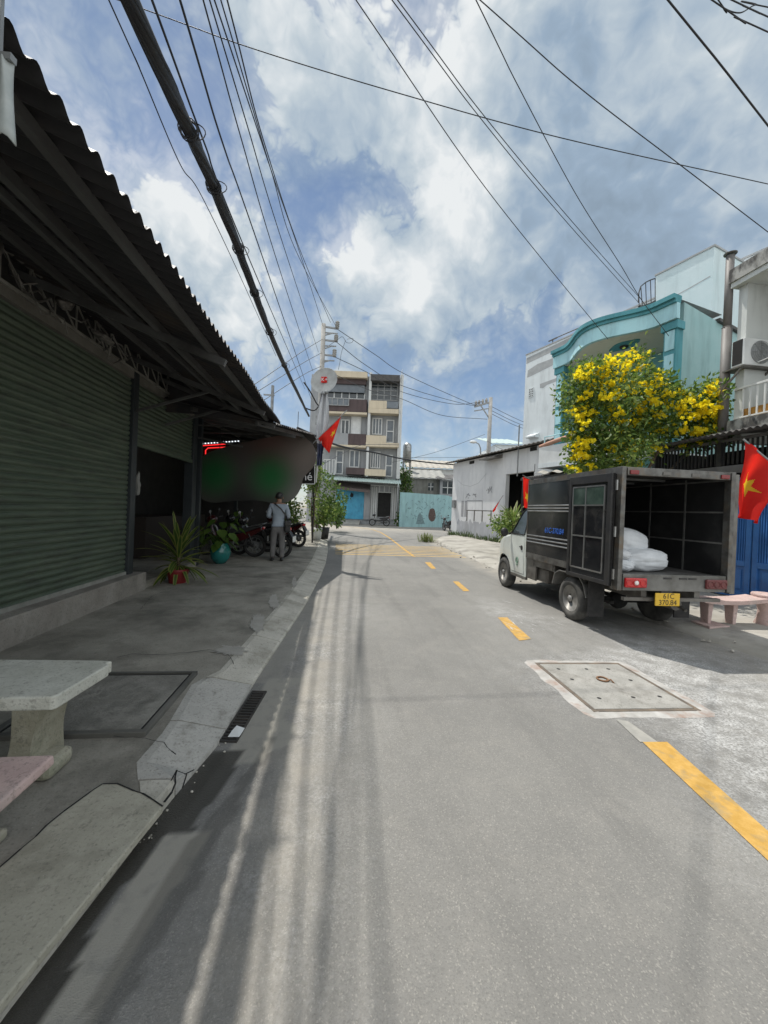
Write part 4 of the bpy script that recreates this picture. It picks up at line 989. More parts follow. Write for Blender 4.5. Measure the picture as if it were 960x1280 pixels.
# --- white warehouse
wh = frame('warehouse', 'long white warehouse with scribbled wall and dark doorway beyond the truck', 'warehouse', (8.55,12.1), (6.67,22.0))
WL = (V((6.67,22.0))-V((8.55,12.1))).length
du0, _ = FP(wh,666,630); du1, _ = FP(wh,631,630); _, dz = FP(wh,640,592)
mb = MB(); mb.wall(0,WL,0,4.32,.2,[(du0,du1,-1,dz)]); mb.build('wall', MT['wh_white'], wh)
mb = MB(); mb.box(WL-.2,WL,-8,-.2,0,4.6); mb.build('end_wall', MT['wh_white'], wh)
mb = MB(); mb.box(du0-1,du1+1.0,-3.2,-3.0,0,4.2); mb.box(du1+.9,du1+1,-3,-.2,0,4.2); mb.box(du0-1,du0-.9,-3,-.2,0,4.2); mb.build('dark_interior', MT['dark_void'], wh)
mb = MB()
mb.grid(lambda u,v: (-.4+(WL+.75)*u, .38-8.6*v, 4.34+1.5*v+.02*sin(u*WL*2*pi/.25)), 330, 2); rf_ = mb.build('roof', MT['wh_roof'], wh, smooth=True)
md = rf_.modifiers.new('s','SOLIDIFY'); md.thickness = .03
for px, py, w_, h_ in ((590,578,.5,.16),(667,561,.42,.17)):
    u, z = FP(wh,px,py); mb = MB(); mb.box(u-w_/2,u+w_/2,-.05,.012,z-h_/2,z+h_/2); mb.build('vent', MT['dark_void'], wh)
u, z = FP(wh,619,572); mb = MB(); mb.ext([(u-.6,.004,z+.1),(u-.6,.5,z-.06),(u-.6,.5,z-.1),(u-.6,.004,z-.08)],(1.25,0,0)); mb.build('rain_hood', MT['dirty_steel'], wh)
scr = M('scribble_grey', (.26,.26,.27), (.34,.34,.35), scale=14)
mb = MB()
def wline(pts, w=.03):
    q = [FP(wh,x,y) for x,y in pts]
    for (u0,z0),(u1,z1) in zip(q,q[1:]): mb.bar((u0,.004,z0),(u1,.004,z1),.006,w,up=(0,1,0)) if False else mb.bar((u0,.003,z0),(u1,.003,z1),w,.006,up=(0,1,0))
wline([(584,637),(584,626),(603,626),(603,638)], .05); wline([(584,638),(584,646)], .04); wline([(593,637),(593,647)], .04); wline([(603,638),(603,646)], .04)
for x in (577,581):
    u0, z0 = FP(wh,x,626); u1, z1 = FP(wh,x+2.2,646); mb.box(min(u0,u1),max(u0,u1),-.01,.004,z1,z0)
rr_ = random.Random(3)
for cx, cy in ((585,620),(593,621),(609,613),(613,612)):
    for k in range(5): wline([(cx+rr_.uniform(-3,3), cy+rr_.uniform(-4,4)), (cx+rr_.uniform(-3,3), cy+rr_.uniform(-4,4))], .045)
wline([(572,600),(578,606),(588,608),(598,604),(608,592)], .012)
mb.build('wall_scribbles', scr, wh)
u0, z0 = FP(wh,630,648); mb = MB()
u1, z1 = FP(wh,571,655)
n = 60; pts = [(u0,.003,.0)]+[(u0+(u1-u0)*i/n,.003,1.0+.25*noise.noise(V((i*.31,2,0)))+.2*noise.noise(V((i*.9,5,0)))) for i in range(n+1)]+[(u1,.003,.0)]
mb.poly(pts); mb.build('damp_stain', streak('damp_wall', (.50,.50,.52), (.40,.41,.44), (.2,.2,.2), amount=(.42,.7)), wh)
mb = MB()
for x in (584,593,603,614): u, z = FP(wh,x,638,.35); mb.box(u-.02,u+.02,.33,.37,z-.55,z)
u0, z = FP(wh,583,638,.35); u1, _ = FP(wh,616,638,.35); mb.box(u1,u0,.33,.37,z-.02,z+.03) if u1<u0 else mb.box(u0,u1,.33,.37,z-.02,z+.03)
mb.build('railing', MT['dirty_steel'], wh)
u, z = FP(wh,648,560,.2); u2, z2 = FP(wh,648,592,.2)
mb = MB(); mb.tube([(u,.2,z2-.1),(u,.2,z+1.0)],.03,6); mb.build('stand_pipe', MT['galv'], wh)
u, z = FP(wh,569,630); mb = MB(); mb.box(u-.14,u+.14,.004,.16,z-.22,z+.22); mb.build('meter_box', MT['galv'], wh, bevel=.01)

# --- tall weathered house behind
gh = frame('tall_house', 'tall weathered white house with bare cement patches behind the teal front', 'house', (11.95,13.2), (9.7,19.6))
GL = (V((9.7,19.6))-V((11.95,13.2))).length
mb = MB(); mb.box(-3,GL,-7,0,0,10); mb.build('wall', MT['gray_wall'], gh)
mb = MB(); mb.box(-3.05,GL+.03,-.25,.03,10.001,10.06); mb.box(GL-.08,GL+.03,-7,-.25,10.001,10.06); mb.build('coping', MT['raw_cement'], gh)
mb = MB()
def patch(pxs, mb, w=.004):
    mb.poly([(u,w,z) for u,z in (FP(gh,x,y) for x,y in pxs)])
patch([(660,463),(672,455),(688,449),(700,443),(700,452),(690,457),(676,464),(664,470),(659,472)], mb)
patch([(675,480),(700,471),(700,475),(684,481),(679,485),(675,485)], mb); patch([(658,448),(700,428),(760,398),(760,403),(702,434),(658,455)], mb)
mb.build('cement_patch', MT['raw_cement'], gh)
u, z = FP(gh,664,491); mb = MB(); mb.box(u-.17,u+.17,-.05,.006,z-.25,z+.25); v_ = mb.build('vent_block', MT['dark_roof'], gh)
mb = MB()
for i in range(4): mb.box(u-.17+i*.1,u-.14+i*.1,.006,.03,z-.25,z+.25)
for i in range(5): mb.box(u-.17,u+.17,.006,.028,z-.25+i*.115,z-.22+i*.115)
mb.build('lattice', MT['gray_wall'], v_)
u, z = FP(gh,668,547); mb = MB(); mb.ext([(u-.3,0,z+.2),(u-.3,.35,z+.05),(u-.3,.35,z-.02),(u-.3,0,z-.06)],(.6,0,0)); mb.box(u-.26,u+.26,.004,.02,z-.22,z-.06); mb.build('window_hood', MT['gray_wall'], gh)
mb = MB(); a_ = [FP(gh,x,y,-.3) for x,y in ((691,424),(742,402))]
mb.tube([(a_[0][0],-.3,a_[0][1]),(a_[1][0],-.3,a_[1][1])], .025, 6)
for u, z in a_: mb.tube([(u,-.3,9.9),(u,-.3,z)],.025,6); mb.bar((u-.25,-.3,z-.02),(u+.25,-.3,z-.02),.05)
mb.build('roof_rail', MT['dark_roof'], gh)

# --- teal house with the bulging cornice over its loggia
th = frame('teal_house', 'two storey teal house with bulging cornice and loggia behind the yellow tree', 'house', (8.18,8.65), (7.20,12.3))
TL = (V((7.20,12.3))-V((8.18,8.65))).length
mb = MB(); mb.wall(0,TL,0,3.2,.25,[(.9,2.6,.1,2.4)]); mb.build('ground_wall', MT['teal'], th)
mb = MB(); mb.box(.28,TL-.28,-1.8,-1.6,3.2,6.45); bw = mb.build('loggia_wall', MT['teal'], th)
mb = MB()
mb.hexa([(0,-6,0),(.28,-6,0),(.28,-.252,0),(0,-.252,0)],[(0,-6,6.2),(.28,-6,6.2),(.28,-.252,6.95),(0,-.252,6.95)])
mb.build('side_wall', MT['teal_side'], th)
mb = MB(); mb.box(TL-.28,TL,-6,-.252,0,6.9); mb.build('side_wall', MT['teal_side'], th)
mb = MB(); mb.box(.281,TL-.281,-6,-1.85,6.45,6.6); mb.build('roof_slab', MT['raw_cement'], th)
mb = MB(); mb.hexa([(-.08,-6,6.2),(.5,-6,6.2),(.5,-1.6,6.75),(-.08,-1.6,6.75)],[(-.08,-6,6.28),(.5,-6,6.28),(.5,-1.6,6.83),(-.08,-1.6,6.83)]); mb.build('roof_tiles', MT['dark_roof'], th)
for u0, u1 in ((0,.3),(TL-.3,TL)):
    mb = MB(); mb.box(u0,u1,-.25,.0,3.2,6.45); pil = mb.build('pilaster', MT['teal_dark'], th)
    mb = MB()
    for i in range(5): mb.box(u0+.04,u1-.04,.0,.025,3.35+i*.6,3.83+i*.6)
    mb.build('panel', MT['teal_pale'], pil); mb = MB(); mb.box(u0-.05,u1+.05,-.24,.06,6.25,6.44); mb.build('capital', MT['teal_dark'], pil)
def bul(u):
    t = u/TL; return .12+.62*max(0., sin(pi*min(1,max(0,(t-.12)/.76))))**1.6
NS = 40
def band(z0, z1, off, mat, name, back=.12):
    mb = MB(); us = [-.06+(TL+.12)*i/NS for i in range(NS+1)]
    for a_, b_ in zip(us, us[1:]):
        mb.hexa([(a_,bul(a_)+off-back,z0),(b_,bul(b_)+off-back,z0),(b_,bul(b_)+off,z0),(a_,bul(a_)+off,z0)],[(a_,bul(a_)+off-back,z1),(b_,bul(b_)+off-back,z1),(b_,bul(b_)+off,z1),(a_,bul(a_)+off,z1)])
    mb.build(name, mat, th)
band(6.46,6.84,0,MT['teal_pale'],'cornice_band'); band(6.842,6.92,.06,MT['teal_dark'],'cornice_moulding',.2); band(6.922,7.03,.13,MT['teal_dark'],'cornice_moulding',.3)
mb = MB()
us = [.01+(TL-.02)*i/NS for i in range(NS+1)]
for a_, b_ in zip(us, us[1:]): mb.poly([(a_,-1.6,6.455),(a_,bul(a_)-.1,6.455),(b_,bul(b_)-.1,6.455),(b_,-1.6,6.455)])
mb.build('soffit', MT['cream'], th); mb = MB()
for a_, b_ in zip(us, us[1:]): mb.poly([(a_,-1.85,7.0),(b_,-1.85,7.0),(b_,bul(b_)-.1,7.0),(a_,bul(a_)-.1,7.0)])
mb.build('cornice_top', MT['raw_cement'], th)
def FPZ(fr, px, py, z):
    p = fr.matrix_basis.inverted() @ G(px, py, z); return p.x, p.y
u, w_ = FPZ(th, 780, 432, 6.44)
mb = MB(); k = 24
mb.ext([(u+.42*cos(2*pi*i/k)*(1+.08*cos(8*pi*i/k)), w_+.24*sin(2*pi*i/k)*(1+.08*cos(8*pi*i/k)), 6.452) for i in range(k)], (0,0,-.035)); ros = mb.build('ceiling_rose', MT['teal_dark'], th)
mb = MB(); mb.lathe([(.12,6.415),(.1,6.37),(.05,6.34),(0,6.335)],16,c=(u,w_,0)); mb.build('lamp', MT['black_metal'], ros)
mb = MB(); R_ = Matrix.Rotation(pi/2,3,'X')
u, z = FP(th,725,478,-1.59); mb.torus(.42,.06,(u,-1.58,z),R_,28,6); aw_ = mb.build('arched_window', MT['teal_dark'], th); mb = MB(); mb.lathe([(.4,0),(0,.001)],24,R_,(u,-1.59,z)); mb.box(u-.4,u+.4,-1.6,-1.585,3.3,z); mb.build('pane', MT['glass'], aw_)
u, z = FP(th,829,470,-1.59); mb = MB(); mb.box(u-.4,u+.3,-1.6,-1.56,3.3,z+.1); dr_ = mb.build('door_frame', MT['brown'], th); mb = MB(); mb.box(u-.3,u+.2,-1.56,-1.55,3.4,z); mb.build('pane', MT['glass'], dr_)
mb = MB(); mb.box(-.02,TL+.1,-1.6,.55,3.05,3.2); bl = mb.build('balcony_slab', MT['gray_wall'], th)
mb = MB(); mb.box(1.0,TL+.1,.42,.53,3.2,3.75); mb.build('balcony_panel', MT['white'], bl)
mb = MB(); mb.tube([(1.0+(TL-.9)*i/20,.47+.05*sin(pi*i/20),3.78+.14*sin(pi*i/20)) for i in range(21)], .075, 8); mb.build('terracotta_rim', M('terracotta', (.4,.21,.15), (.48,.28,.2), scale=6), bl, smooth=True)
mb = MB(); mb.tube([(TL-1.2,.4,4.1),(TL,.4,4.1)],.02,6); mb.tube([(TL,.4,3.75),(TL,.4,4.12)],.02,6); mb.tube([(TL-1.2,.4,3.75),(TL-1.2,.4,4.12)],.02,6); mb.build('balcony_rail', MT['teal_pale'], bl)

# --- pale blue stair tower on the roof
c0 = G(893,308,9.4); c1 = G(820,345,9.4)
tw = frame('stair_tower', 'pale blue rooftop stair tower rising behind the teal cornice', 'tower', (c0.x,c0.y), (c1.x,c1.y))
w1 = (c1-c0).length
mb = MB(); mb.box(0,w1,-2.4,0,5.5,9.4); mb.build('wall', MT['tower'], tw); mb = MB(); mb.box(-.03,w1+.03,-2.43,.03,9.401,9.45); mb.build('coping', MT['raw_cement'], tw)
mb = MB(); q = [FP(tw,x,y,.003) for x,y in ((822,382),(840,372),(862,360),(888,345))]
for (u0,z0),(u1,z1) in zip(q,q[1:]): mb.bar((u0,.002,z0),(u1,.002,z1),.025,.006,up=(0,1,0))
mb.build('wall_crack', MT['raw_cement'], tw)
# spiral stair railing
st = thing('spiral_stair', 'black spiral stair railing beside the pale blue rooftop tower', 'stair', tuple(AT(810,384,11.6)))
mb = MB()
def sp_(x, y, d=0): return AT(x, y, 11.6+d)
arc = [sp_(798,378),sp_(798.5,366,.1),sp_(801,358,.2),sp_(807,353,.3),sp_(813,350,.4),sp_(819,348,.5)]
mb.tube(arc,.018,6)
low = [sp_(799,383),sp_(803,383,.15),sp_(808,381,.3),sp_(814,379,.4),sp_(819,376,.5)]
mb.tube(low,.03,6)
for a_, b_ in ((arc[1],low[0]),(arc[2],low[1]),(arc[3],low[2]),(arc[4],low[3]),(arc[5],low[4])): mb.tube([a_,b_],.012,6)
mb.build('railing', MT['black_metal'], st, world=True)
mb = MB(); mb.ext([low[0],low[4],low[4]-V((0,0,.0))+FWD*.7,low[0]+FWD*.7],(0,0,-.05)); mb.tube([low[2]+FWD*.35-V((0,0,2.2)),low[2]+FWD*.35],.06,8); mb.build('landing', MT['black_metal'], st, world=True)

# --- right house with balcony
rh = frame('balcony_house', 'white house with white railed balcony and black stained cornice at the right edge', 'house', (7.5,2.6), (7.5,6.58))
RL = 3.98
mb = MB(); mb.box(0,RL,-6,-1.35,0,6.0); mb.build('back_wall', MT['right_white'], rh)
mb = MB(); mb.box(RL-.16,RL,-1.349,-.02,3.0,6.0); mb.build('side_wall', MT['right_white'], rh)
mb = MB(); mb.box(-.1,RL+.06,-1.349,.1,6.001,6.1); sl_ = mb.build('cornice_slab', MT['right_white'], rh)
mb = MB(); mb.box(-.1,RL+.08,.06,.13,6.101,6.36); mb.box(RL+.02,RL+.08,-1.349,.06,6.101,6.36); mb.build('stained_fascia', MT['stain'], sl_)
mb = MB(); mb.box(0,1.95,-3.5,-.8,6.36,7.5); mb.build('roof_box', streak('stained_gray', (.36,.34,.33), (.28,.27,.26), (.1,.1,.1)), rh)
mb = MB(); mb.box(-.1,RL+.02,-1.349,.06,3.2,3.38); fs = mb.build('balcony_slab', MT['right_white'], rh)
mb = MB(); mb.box(-.1,RL+.03,.061,.085,3.18,3.42); mb.build('stained_edge', MT['stain'], fs)
mb = MB(); mb.box(0,RL-.16,-.12,-.04,3.38,3.62); mb.build('tile_band', M('brown_tile', (.42,.22,.05), (.3,.15,.04), scale=9, rough=.4), rh)
mb = MB(); wr = 0.0
mb.box(0,RL-.02,-.02,.02,4.0,4.04); mb.box(0,RL-.02,-.015,.015,3.45,3.475)
u = .05
while u < RL-.1: mb.box(u-.011,u+.011,-.011,.011,3.475,4.0); u += .125
mb.build('railing', MT['white'], rh)
mb = MB(); mb.tube([(RL-.05,.0,4.02),(RL-.05,-1.3,4.02)],.015,6); mb.build('side_rail', MT['black_metal'], rh)
mb = MB(); mb.bar((RL-.85,.0,4.02),(RL-.4,-.3,4.85),.03); mb.tube([(0,.05,4.72),(RL-.4,-.02,4.42)],.012,5); mb.build('awning_arm', MT['white'], rh)
ac = thing('air_conditioner', 'white outdoor air conditioner unit on the balcony side wall', 'air conditioner', (7.68,6.43,4.42))
mb = MB(); mb.box(-.3,.3,-.11,.12,0,.5); mb.build('casing', MT['white'], ac, bevel=.012)
mb = MB(); mb.lathe([(.21,0),(.2,.006),(.06,.01),(0,.012)],28,R_,(.05,-.111,.25)); mb.build('fan_cover', M('fan_grey', (.3,.31,.31), (.22,.23,.23), scale=12), ac)
mb = MB()
for r_ in (.21,.17,.13,.09,.05): mb.torus(r_,.004,(.05,-.126,.25),R_,28,4)
for k in range(8): mb.bar((.05,-.126,.25),(.05+.21*cos(k*pi/4),-.126,.25+.21*sin(k*pi/4)),.006)
mb.build('fan_grille', MT['galv'], ac); mb = MB(); mb.box(-.306,-.301,-.08,.10,.03,.49); mb.build('coil', MT['dark_void'], ac)
mb = MB(); mb.box(-.33,.33,-.12,.26,-.04,-.012); mb.bar((-.3,.24,-.35),(-.3,-.1,-.03),.03); mb.bar((.3,.24,-.35),(.3,-.1,-.03),.03); mb.build('bracket', MT['dirty_steel'], ac)

# --- exhaust stack between the houses
ps = AT(913,320,7.55); pb = V((ps.x,ps.y,3.0))
sk = thing('exhaust_stack', 'tall grey exhaust pipe with flat cap between teal and white houses', 'chimney pipe', (ps.x,ps.y,3.0))
mb = MB(); mb.tube([(0,0,0),(0,0,2.3)],.082,16); mb.tube([(0,0,2.3),(0,0,ps.z-3.0)],.068,16); mb.torus(.08,.012,(0,0,1.2),None,20,6); mb.torus(.077,.01,(0,0,2.3),None,20,6); mb.build('pipe', M('stack_grey', (.11,.10,.095), (.2,.19,.18), scale=2, rough=.6, stretch=(2,2,.6)), sk, smooth=True)
mb = MB(); mb.lathe([(.105,ps.z-3.0+.03),(.11,ps.z-3.0+.045),(.03,ps.z-3.0+.075),(0,ps.z-3.0+.08)],20); mb.tube([(.08,0,ps.z-3.05),(.1,0,ps.z-2.95)],.01,5); mb.build('cap', MT['dirty_steel'], sk)

# --- gate porch
gp_ = frame('gate_porch', 'dark iron gate porch with bar transom under a corrugated roof', 'porch', (7.4,3.6), (7.4,8.35))
PL = 4.75
mb = MB(); mb.grid(lambda u,v: (-.1+(PL+.2)*u, .42-1.9*v, 3.1+.22*v+.018*sin(u*PL*2*pi/.11)), 380, 2); rfp = mb.build('roof', MT['dark_roof'], gp_, smooth=True)
md = rfp.modifiers.new('s','SOLIDIFY'); md.thickness = .012
mb = MB(); u = .06
while u < PL: mb.box(u-.011,u+.011,-.03,.0,2.58,3.04); u += .085
mb.build('bars', MT['black_metal'], gp_)
mb = MB(); mb.box(0,PL,-.08,.04,2.40,2.55); mb.box(0,PL,-.05,.03,3.02,3.07); mb.build('beam', M('beam_grey', (.14,.14,.14), (.09,.09,.09), scale=4), gp_)
for u in (.0,1.55,3.05,4.6): 
    mb = MB(); mb.box(u,u+.09,-.06,.045,2.552,3.018); mb.build('post', MT['black_metal'], gp_)
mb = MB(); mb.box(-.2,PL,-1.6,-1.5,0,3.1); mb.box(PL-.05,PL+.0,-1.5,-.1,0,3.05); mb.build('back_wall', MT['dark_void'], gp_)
mb = MB(); mb.box(3.6,PL,-.1,.0,0,2.399); mb.build('side_panel', MT['dark_roof'], gp_)
# --- blue gate
MT['gate_blue'] = M('gate_blue', (.035,.13,.36), (.045,.17,.43), rough=.4, scale=2, coat=.2, c3=(.03,.1,.28), s3=1.5)
MT['gate_dark'] = M('gate_dark', (.012,.03,.075), (.018,.04,.1), rough=.5)
bg = frame('blue_gate', 'bright blue steel gate with scroll panels behind the bench and flag', 'gate', (7.36,3.62), (7.36,7.18))
for u0, u1 in ((.02,1.17),(1.20,2.36),(2.39,3.54)):
    lf = bpy.data.objects.new('gate_leaf', None); COL.objects.link(lf); lf.parent = bg
    mb = MB()
    for a_, b_, c_, d_ in ((u0,u0+.09,.1,2.2),(u1-.09,u1,.1,2.2),(u0+.09,u1-.09,.1,.2),(u0+.09,u1-.09,.68,.78),(u0+.09,u1-.09,2.1,2.2)): mb.box(a_,b_,-.03,.03,c_,d_)
    mb.build('leaf_frame', MT['gate_blue'], lf, bevel=.006)
    mb = MB(); mb.box(u0+.08,u1-.08,-.02,-.006,.15,2.15); mb.box(u0+.16,u1-.16,-.006,.012,.26,.62); mb.build('panel', MT['gate_blue'], lf, bevel=.004)
    mb = MB(); u = u0+.12
    while u < u1-.1: mb.box(u-.009,u+.009,-.005,.016,.78,2.1); u += .042
    mb.build('bars', MT['gate_blue'], lf)
    mb = MB(); uc = (u0+u1)/2; mb.box(uc-.2,uc+.2,.0165,.022,1.12,1.78); sc = mb.build('scroll_panel', MT['gate_dark'], lf)
    mb = MB()
    for i in range(3):
        for s in (-1,1):
            mb.torus(.07,.013,(uc+s*.09,.03,1.24+i*.21),R_,18,5); mb.torus(.03,.010,(uc+s*.09,.03,1.24+i*.21),R_,12,5)
    mb.box(uc-.008,uc+.008,.022,.036,1.12,1.78); mb.build('scroll', MT['gate_blue'], sc, smooth=True)
    mb = MB(); mb.tube([(u0+.09+(u1-u0-.18)*i/12,.0,2.2+.16*sin(pi*i/12)) for i in range(13)],.022,6); mb.build('arch_bar', MT['gate_blue'], lf)

# --- low awning and tarpaulin between the warehouse and the teal house
sa = thing('shed_awning', 'low dark sheet metal awning beside the warehouse doorway above the truck', 'awning', (7.0,11.6,0))
P = [AT(652,586,13.2), AT(736,572,10.2)]
zA = 2.62
a0 = V((P[0].x,P[0].y,zA+.1)); a1 = V((P[1].x,P[1].y,zA+.1)); dv = V((1.5,.3,.3))
mb = MB(); mb.grid(lambda u,v: tuple(a0.lerp(a1,u)+dv*v+V((0,0,.015*sin(u*160)))), 200, 2); f_ = mb.build('sheet', MT['dark_roof'], sa, world=True); md = f_.modifiers.new('s','SOLIDIFY'); md.thickness = .02
mb = MB(); mb.bar(a0-V((0,0,.05)),a1-V((0,0,.05)),.05,.07); mb.build('edge_beam', MT['black_metal'], sa, world=True)
for p in (a0,a1): mb = MB(); mb.tube([V((p.x+.08,p.y,0)),p+V((.08,0,0))],.03,6); mb.build('post', MT['black_metal'], sa, world=True)
tp = thing('tarpaulin', 'pale folded tarpaulin slung under the low dark awning', 'tarpaulin', tuple(AT(690,594,11.4)))
t0, t1 = AT(668,594,12.0), AT(738,588,10.3)
mb = MB(); mb.grid(lambda u,v: tuple(t0.lerp(t1,u)+V((.9*v, .1*v, .16-.34*abs(v-.35)-.12*sin(u*pi)*v+.03*sin(u*23+v*5)))), 40, 10); tt = mb.build('sheet', M('tarp_beige', (.36,.34,.30), (.26,.25,.22), scale=3), tp, world=True, smooth=True); md = tt.modifiers.new('s','SOLIDIFY'); md.thickness = .01
mb = MB(); mb.tube([t0+V((.0,0,.35)), t0+V((0,0,.1))],.01,5); mb.tube([t1+V((.0,0,.35)), t1+V((0,0,.1))],.01,5); mb.build('cord', MT['wire'], tp, world=True)

# --- yellow flowering tree
yt = thing('yellow_tree', 'leafy tree covered in yellow flower clusters rising behind the truck', 'tree', (6.62,7.95,.06))
tz = V(yt.location)
POLY = [(703,492),(712,468),(735,455),(768,446),(795,436),(808,446),(822,466),(840,480),(852,492),(872,487),(893,474),(907,500),(900,520),(915,545),(880,552),(840,560),(815,578),(790,590),(735,594),(706,584),(722,565),(706,545),(716,520)]
def inside(x, y, P=POLY):
    c = False; j = len(P)-1
    for i in range(len(P)):
        xi, yi = P[i]; xj, yj = P[j]
        if (yi > y) != (yj > y) and x < (xj-xi)*(y-yi)/(yj-yi)+xi: c = not c
        j = i
    return c
rt = random.Random(11)
def clump_centres(n):
    out = []
    while len(out) < n:
        x, y = rt.uniform(698,918), rt.uniform(434,598)
        if not inside(x, y): continue
        e = min(abs(x-700)/60, abs(905-x)/60, 1); D = 8.55+rt.gauss(0,.55)*max(.35,e)
        if x > 850: D = 8.1+rt.gauss(0,.25)
        out.append(AT(x,y,D))
    return out
cl = [c for c in clump_centres(430) if noise.noise(c*1.5) > -.28]
def leaf(mb, c, d, s, w, up):
    d = d.normalized(); sd = d.cross(up); sd = sd.normalized() if sd.length > .01 else V((1,0,0)); n_ = sd.cross(d)
    mb.add([c, c+d*s*.5+sd*w-n_*s*.06, c+d*s, c+d*s*.5-sd*w-n_*s*.06], [(0,1,2,3)])
mb = MB()
def rv(): return V((rt.gauss(0,1), rt.gauss(0,1), rt.gauss(0,1)))
for c in cl:
    for k in range(rt.randint(34,56)):
        o = rv()*.105; p = c+o; mb.cur = rt.choices((0,1,2),(.28,.42,.30))[0]
        leaf(mb, p, o.normalized()+rv()*.5+V((0,0,-.25)), rt.uniform(.07,.13), rt.uniform(.02,.034), rv())
mb.build('crown', [MT['leaf_dark'],MT['leaf_mid'],MT['leaf_light']], yt, world=True)
mb = MB(); fc = []
tries = 0
while len(fc) < 215 and tries < 6000:
    tries += 1; x, y = rt.uniform(700,912), rt.uniform(434,596)
    if not inside(x, y): continue
    pr = 1.0 if y < 505 or x < 735 else (.42 if y < 545 else .22)
    if x > 850: pr = .8
    if noise.noise(V((x*.035,y*.035,3))) < -.05 and rt.random() < .75: continue
    if rt.random() < pr: fc.append(AT(x,y,(8.1 if x < 850 else 7.85)+rt.gauss(0,.22)+.25*abs(y-515)/80))
for c in fc:
    n = rt.randint(4,11)
    for k in range(n):
        p = c+V((rt.gauss(0,.055),rt.gauss(0,.055),rt.gauss(0,.04)))
        ax = (rv()+V((-.6,-1.,.5))).normalized(); s1 = ax.orthogonal().normalized(); s2 = ax.cross(s1); r_ = rt.uniform(.032,.052)
        ring = [p+ax*.03+(s1*cos(2*pi*i/10)+s2*sin(2*pi*i/10))*r_*(1.15 if i%2 else .8) for i in range(10)]
        mb.add([p-ax*.02]+ring, [(0,1+i,1+(i+1)%10) for i in range(10)])
mb.build('blossom', MT['flower'], yt, world=True)
mb = MB(); base = V((6.62,7.95,.0))
stems = [[(0,0,0),(.02,.03,1.2),(-.05,.05,2.4),(-.3,.1,3.4),(-.6,.1,4.2)],[(.05,0,0),(.12,.02,1.4),(.3,-.05,2.6),(.75,-.15,3.6)],[(-.05,.02,0),(-.15,.0,1.3),(-.5,0,2.5),(-1.1,.05,3.5),(-1.3,.05,4.0)],[(.12,.02,1.4),(.7,-.1,2.5),(1.4,-.2,3.3)],[(-.05,.05,2.4),(.1,.05,3.6),(.05,.05,4.7)]]
for s_ in stems: mb.tube([base+V(p) for p in s_], [.055*(1-.75*i/(len(s_)-1))+.006 for i in range(len(s_))], 7)
mb.build('trunk', MT['bark'], yt, world=True, smooth=True)

# --- flags
def flag(label, tip, heel, d0, d1, pole, star_uv, star_r, foldn, amp, group=None, nf=2.2, seed=0):
    t = thing('national_flag', label, 'flag', tuple(pole[0]), 0, group)
    mb = MB(); nu, nv = 70, 70
    tip, heel, d0, d1 = V(tip), V(heel), V(d0), V(d1); fn = V(foldn).normalized()
    def fp(u, v): return tip.lerp(heel,u)+(d0.lerp(d1,u))*v+fn*(amp*(.25+v)*sin(nf*2*pi*u+1.5*v+seed)+amp*.4*sin(5*u+7*v+seed))
    def star(u, v):
        x = (v-star_uv[1])*1.5; y = (u-star_uv[0]); r_ = sqrt(x*x+y*y); a = (atan2(y,x)+pi) % (2*pi/5)-pi/5
        ro, ri = star_r, star_r*.382; a = abs(a)   # distance to the star edge along this angle
        A = V((ro,0)); B = V((ri*cos(pi/5), ri*sin(pi/5))); dx, dy = cos(a), sin(a)
        den = dx*(B.y-A.y)-dy*(B.x-A.x); lim = (A.x*(B.y-A.y)-A.y*(B.x-A.x))/den
        return r_ < lim
    vs = [fp(i/nu,j/nv) for i in range(nu+1) for j in range(nv+1)]
    mb.v = [tuple(p) for p in vs]
    for i in range(nu):
        for j in range(nv):
            mb.f.append((i*(nv+1)+j,(i+1)*(nv+1)+j,(i+1)*(nv+1)+j+1,i*(nv+1)+j+1)); mb.mi.append(1 if star((i+.5)/nu,(j+.5)/nv) else 0)
    mb.build('cloth', [MT['red'],MT['star']], t, world=True, smooth=True)
    mb = MB(); mb.tube([V(p) for p in pole], .013, 8); mb.build('pole', MT['galv'], t, world=True)
    return t
D = 5.55
tip, heel = AT(931,551,D), AT(978,590,D-.15)
flag('big red flag with yellow star drooping over the pink stone bench', tip, heel, AT(916,644,D+.1)-tip, AT(955,655,D-.2)-heel, [AT(1010,616,D-.3), AT(929,549,D)], (.36,.5), .27, -FWD, .07, 'red flags along the street', 1.6)
# ================================================================ far end of the street, poles and wires
MT['ap_grey'] = streak('apartment_grey', (.34,.35,.36), (.29,.30,.31), (.17,.18,.19))
MT['ap_cream'] = streak('apartment_cream', (.60,.52,.39), (.54,.47,.36), (.3,.26,.2), amount=(.5,.8))
MT['ap_white'] = streak('apartment_white', (.62,.63,.62), (.55,.56,.55), (.34,.34,.34), amount=(.5,.8))
MT['ap_brown'] = streak('apartment_brown', (.105,.078,.078), (.09,.068,.068), (.05,.04,.04))
MT['shop_blue'] = M('shop_blue', (.06,.33,.52), (.08,.40,.58), rough=.5, scale=3, c3=(.05,.25,.4), s3=2)
MT['awning_pale'] = M('awning_pale', (.42,.52,.49), (.34,.42,.40), rough=.6, scale=3)
MT['bluish_glass'] = M('bluish_glass', (.11,.13,.15), (.16,.18,.2), rough=.25, scale=2)
ap = frame('apartment_block', 'narrow four storey apartment building with blue shutters at the end of the street', 'building', (5.45,35.7), (-2.9,36.7))
def Z1(x, y): return 380+x/5.336, 440+y/5.336
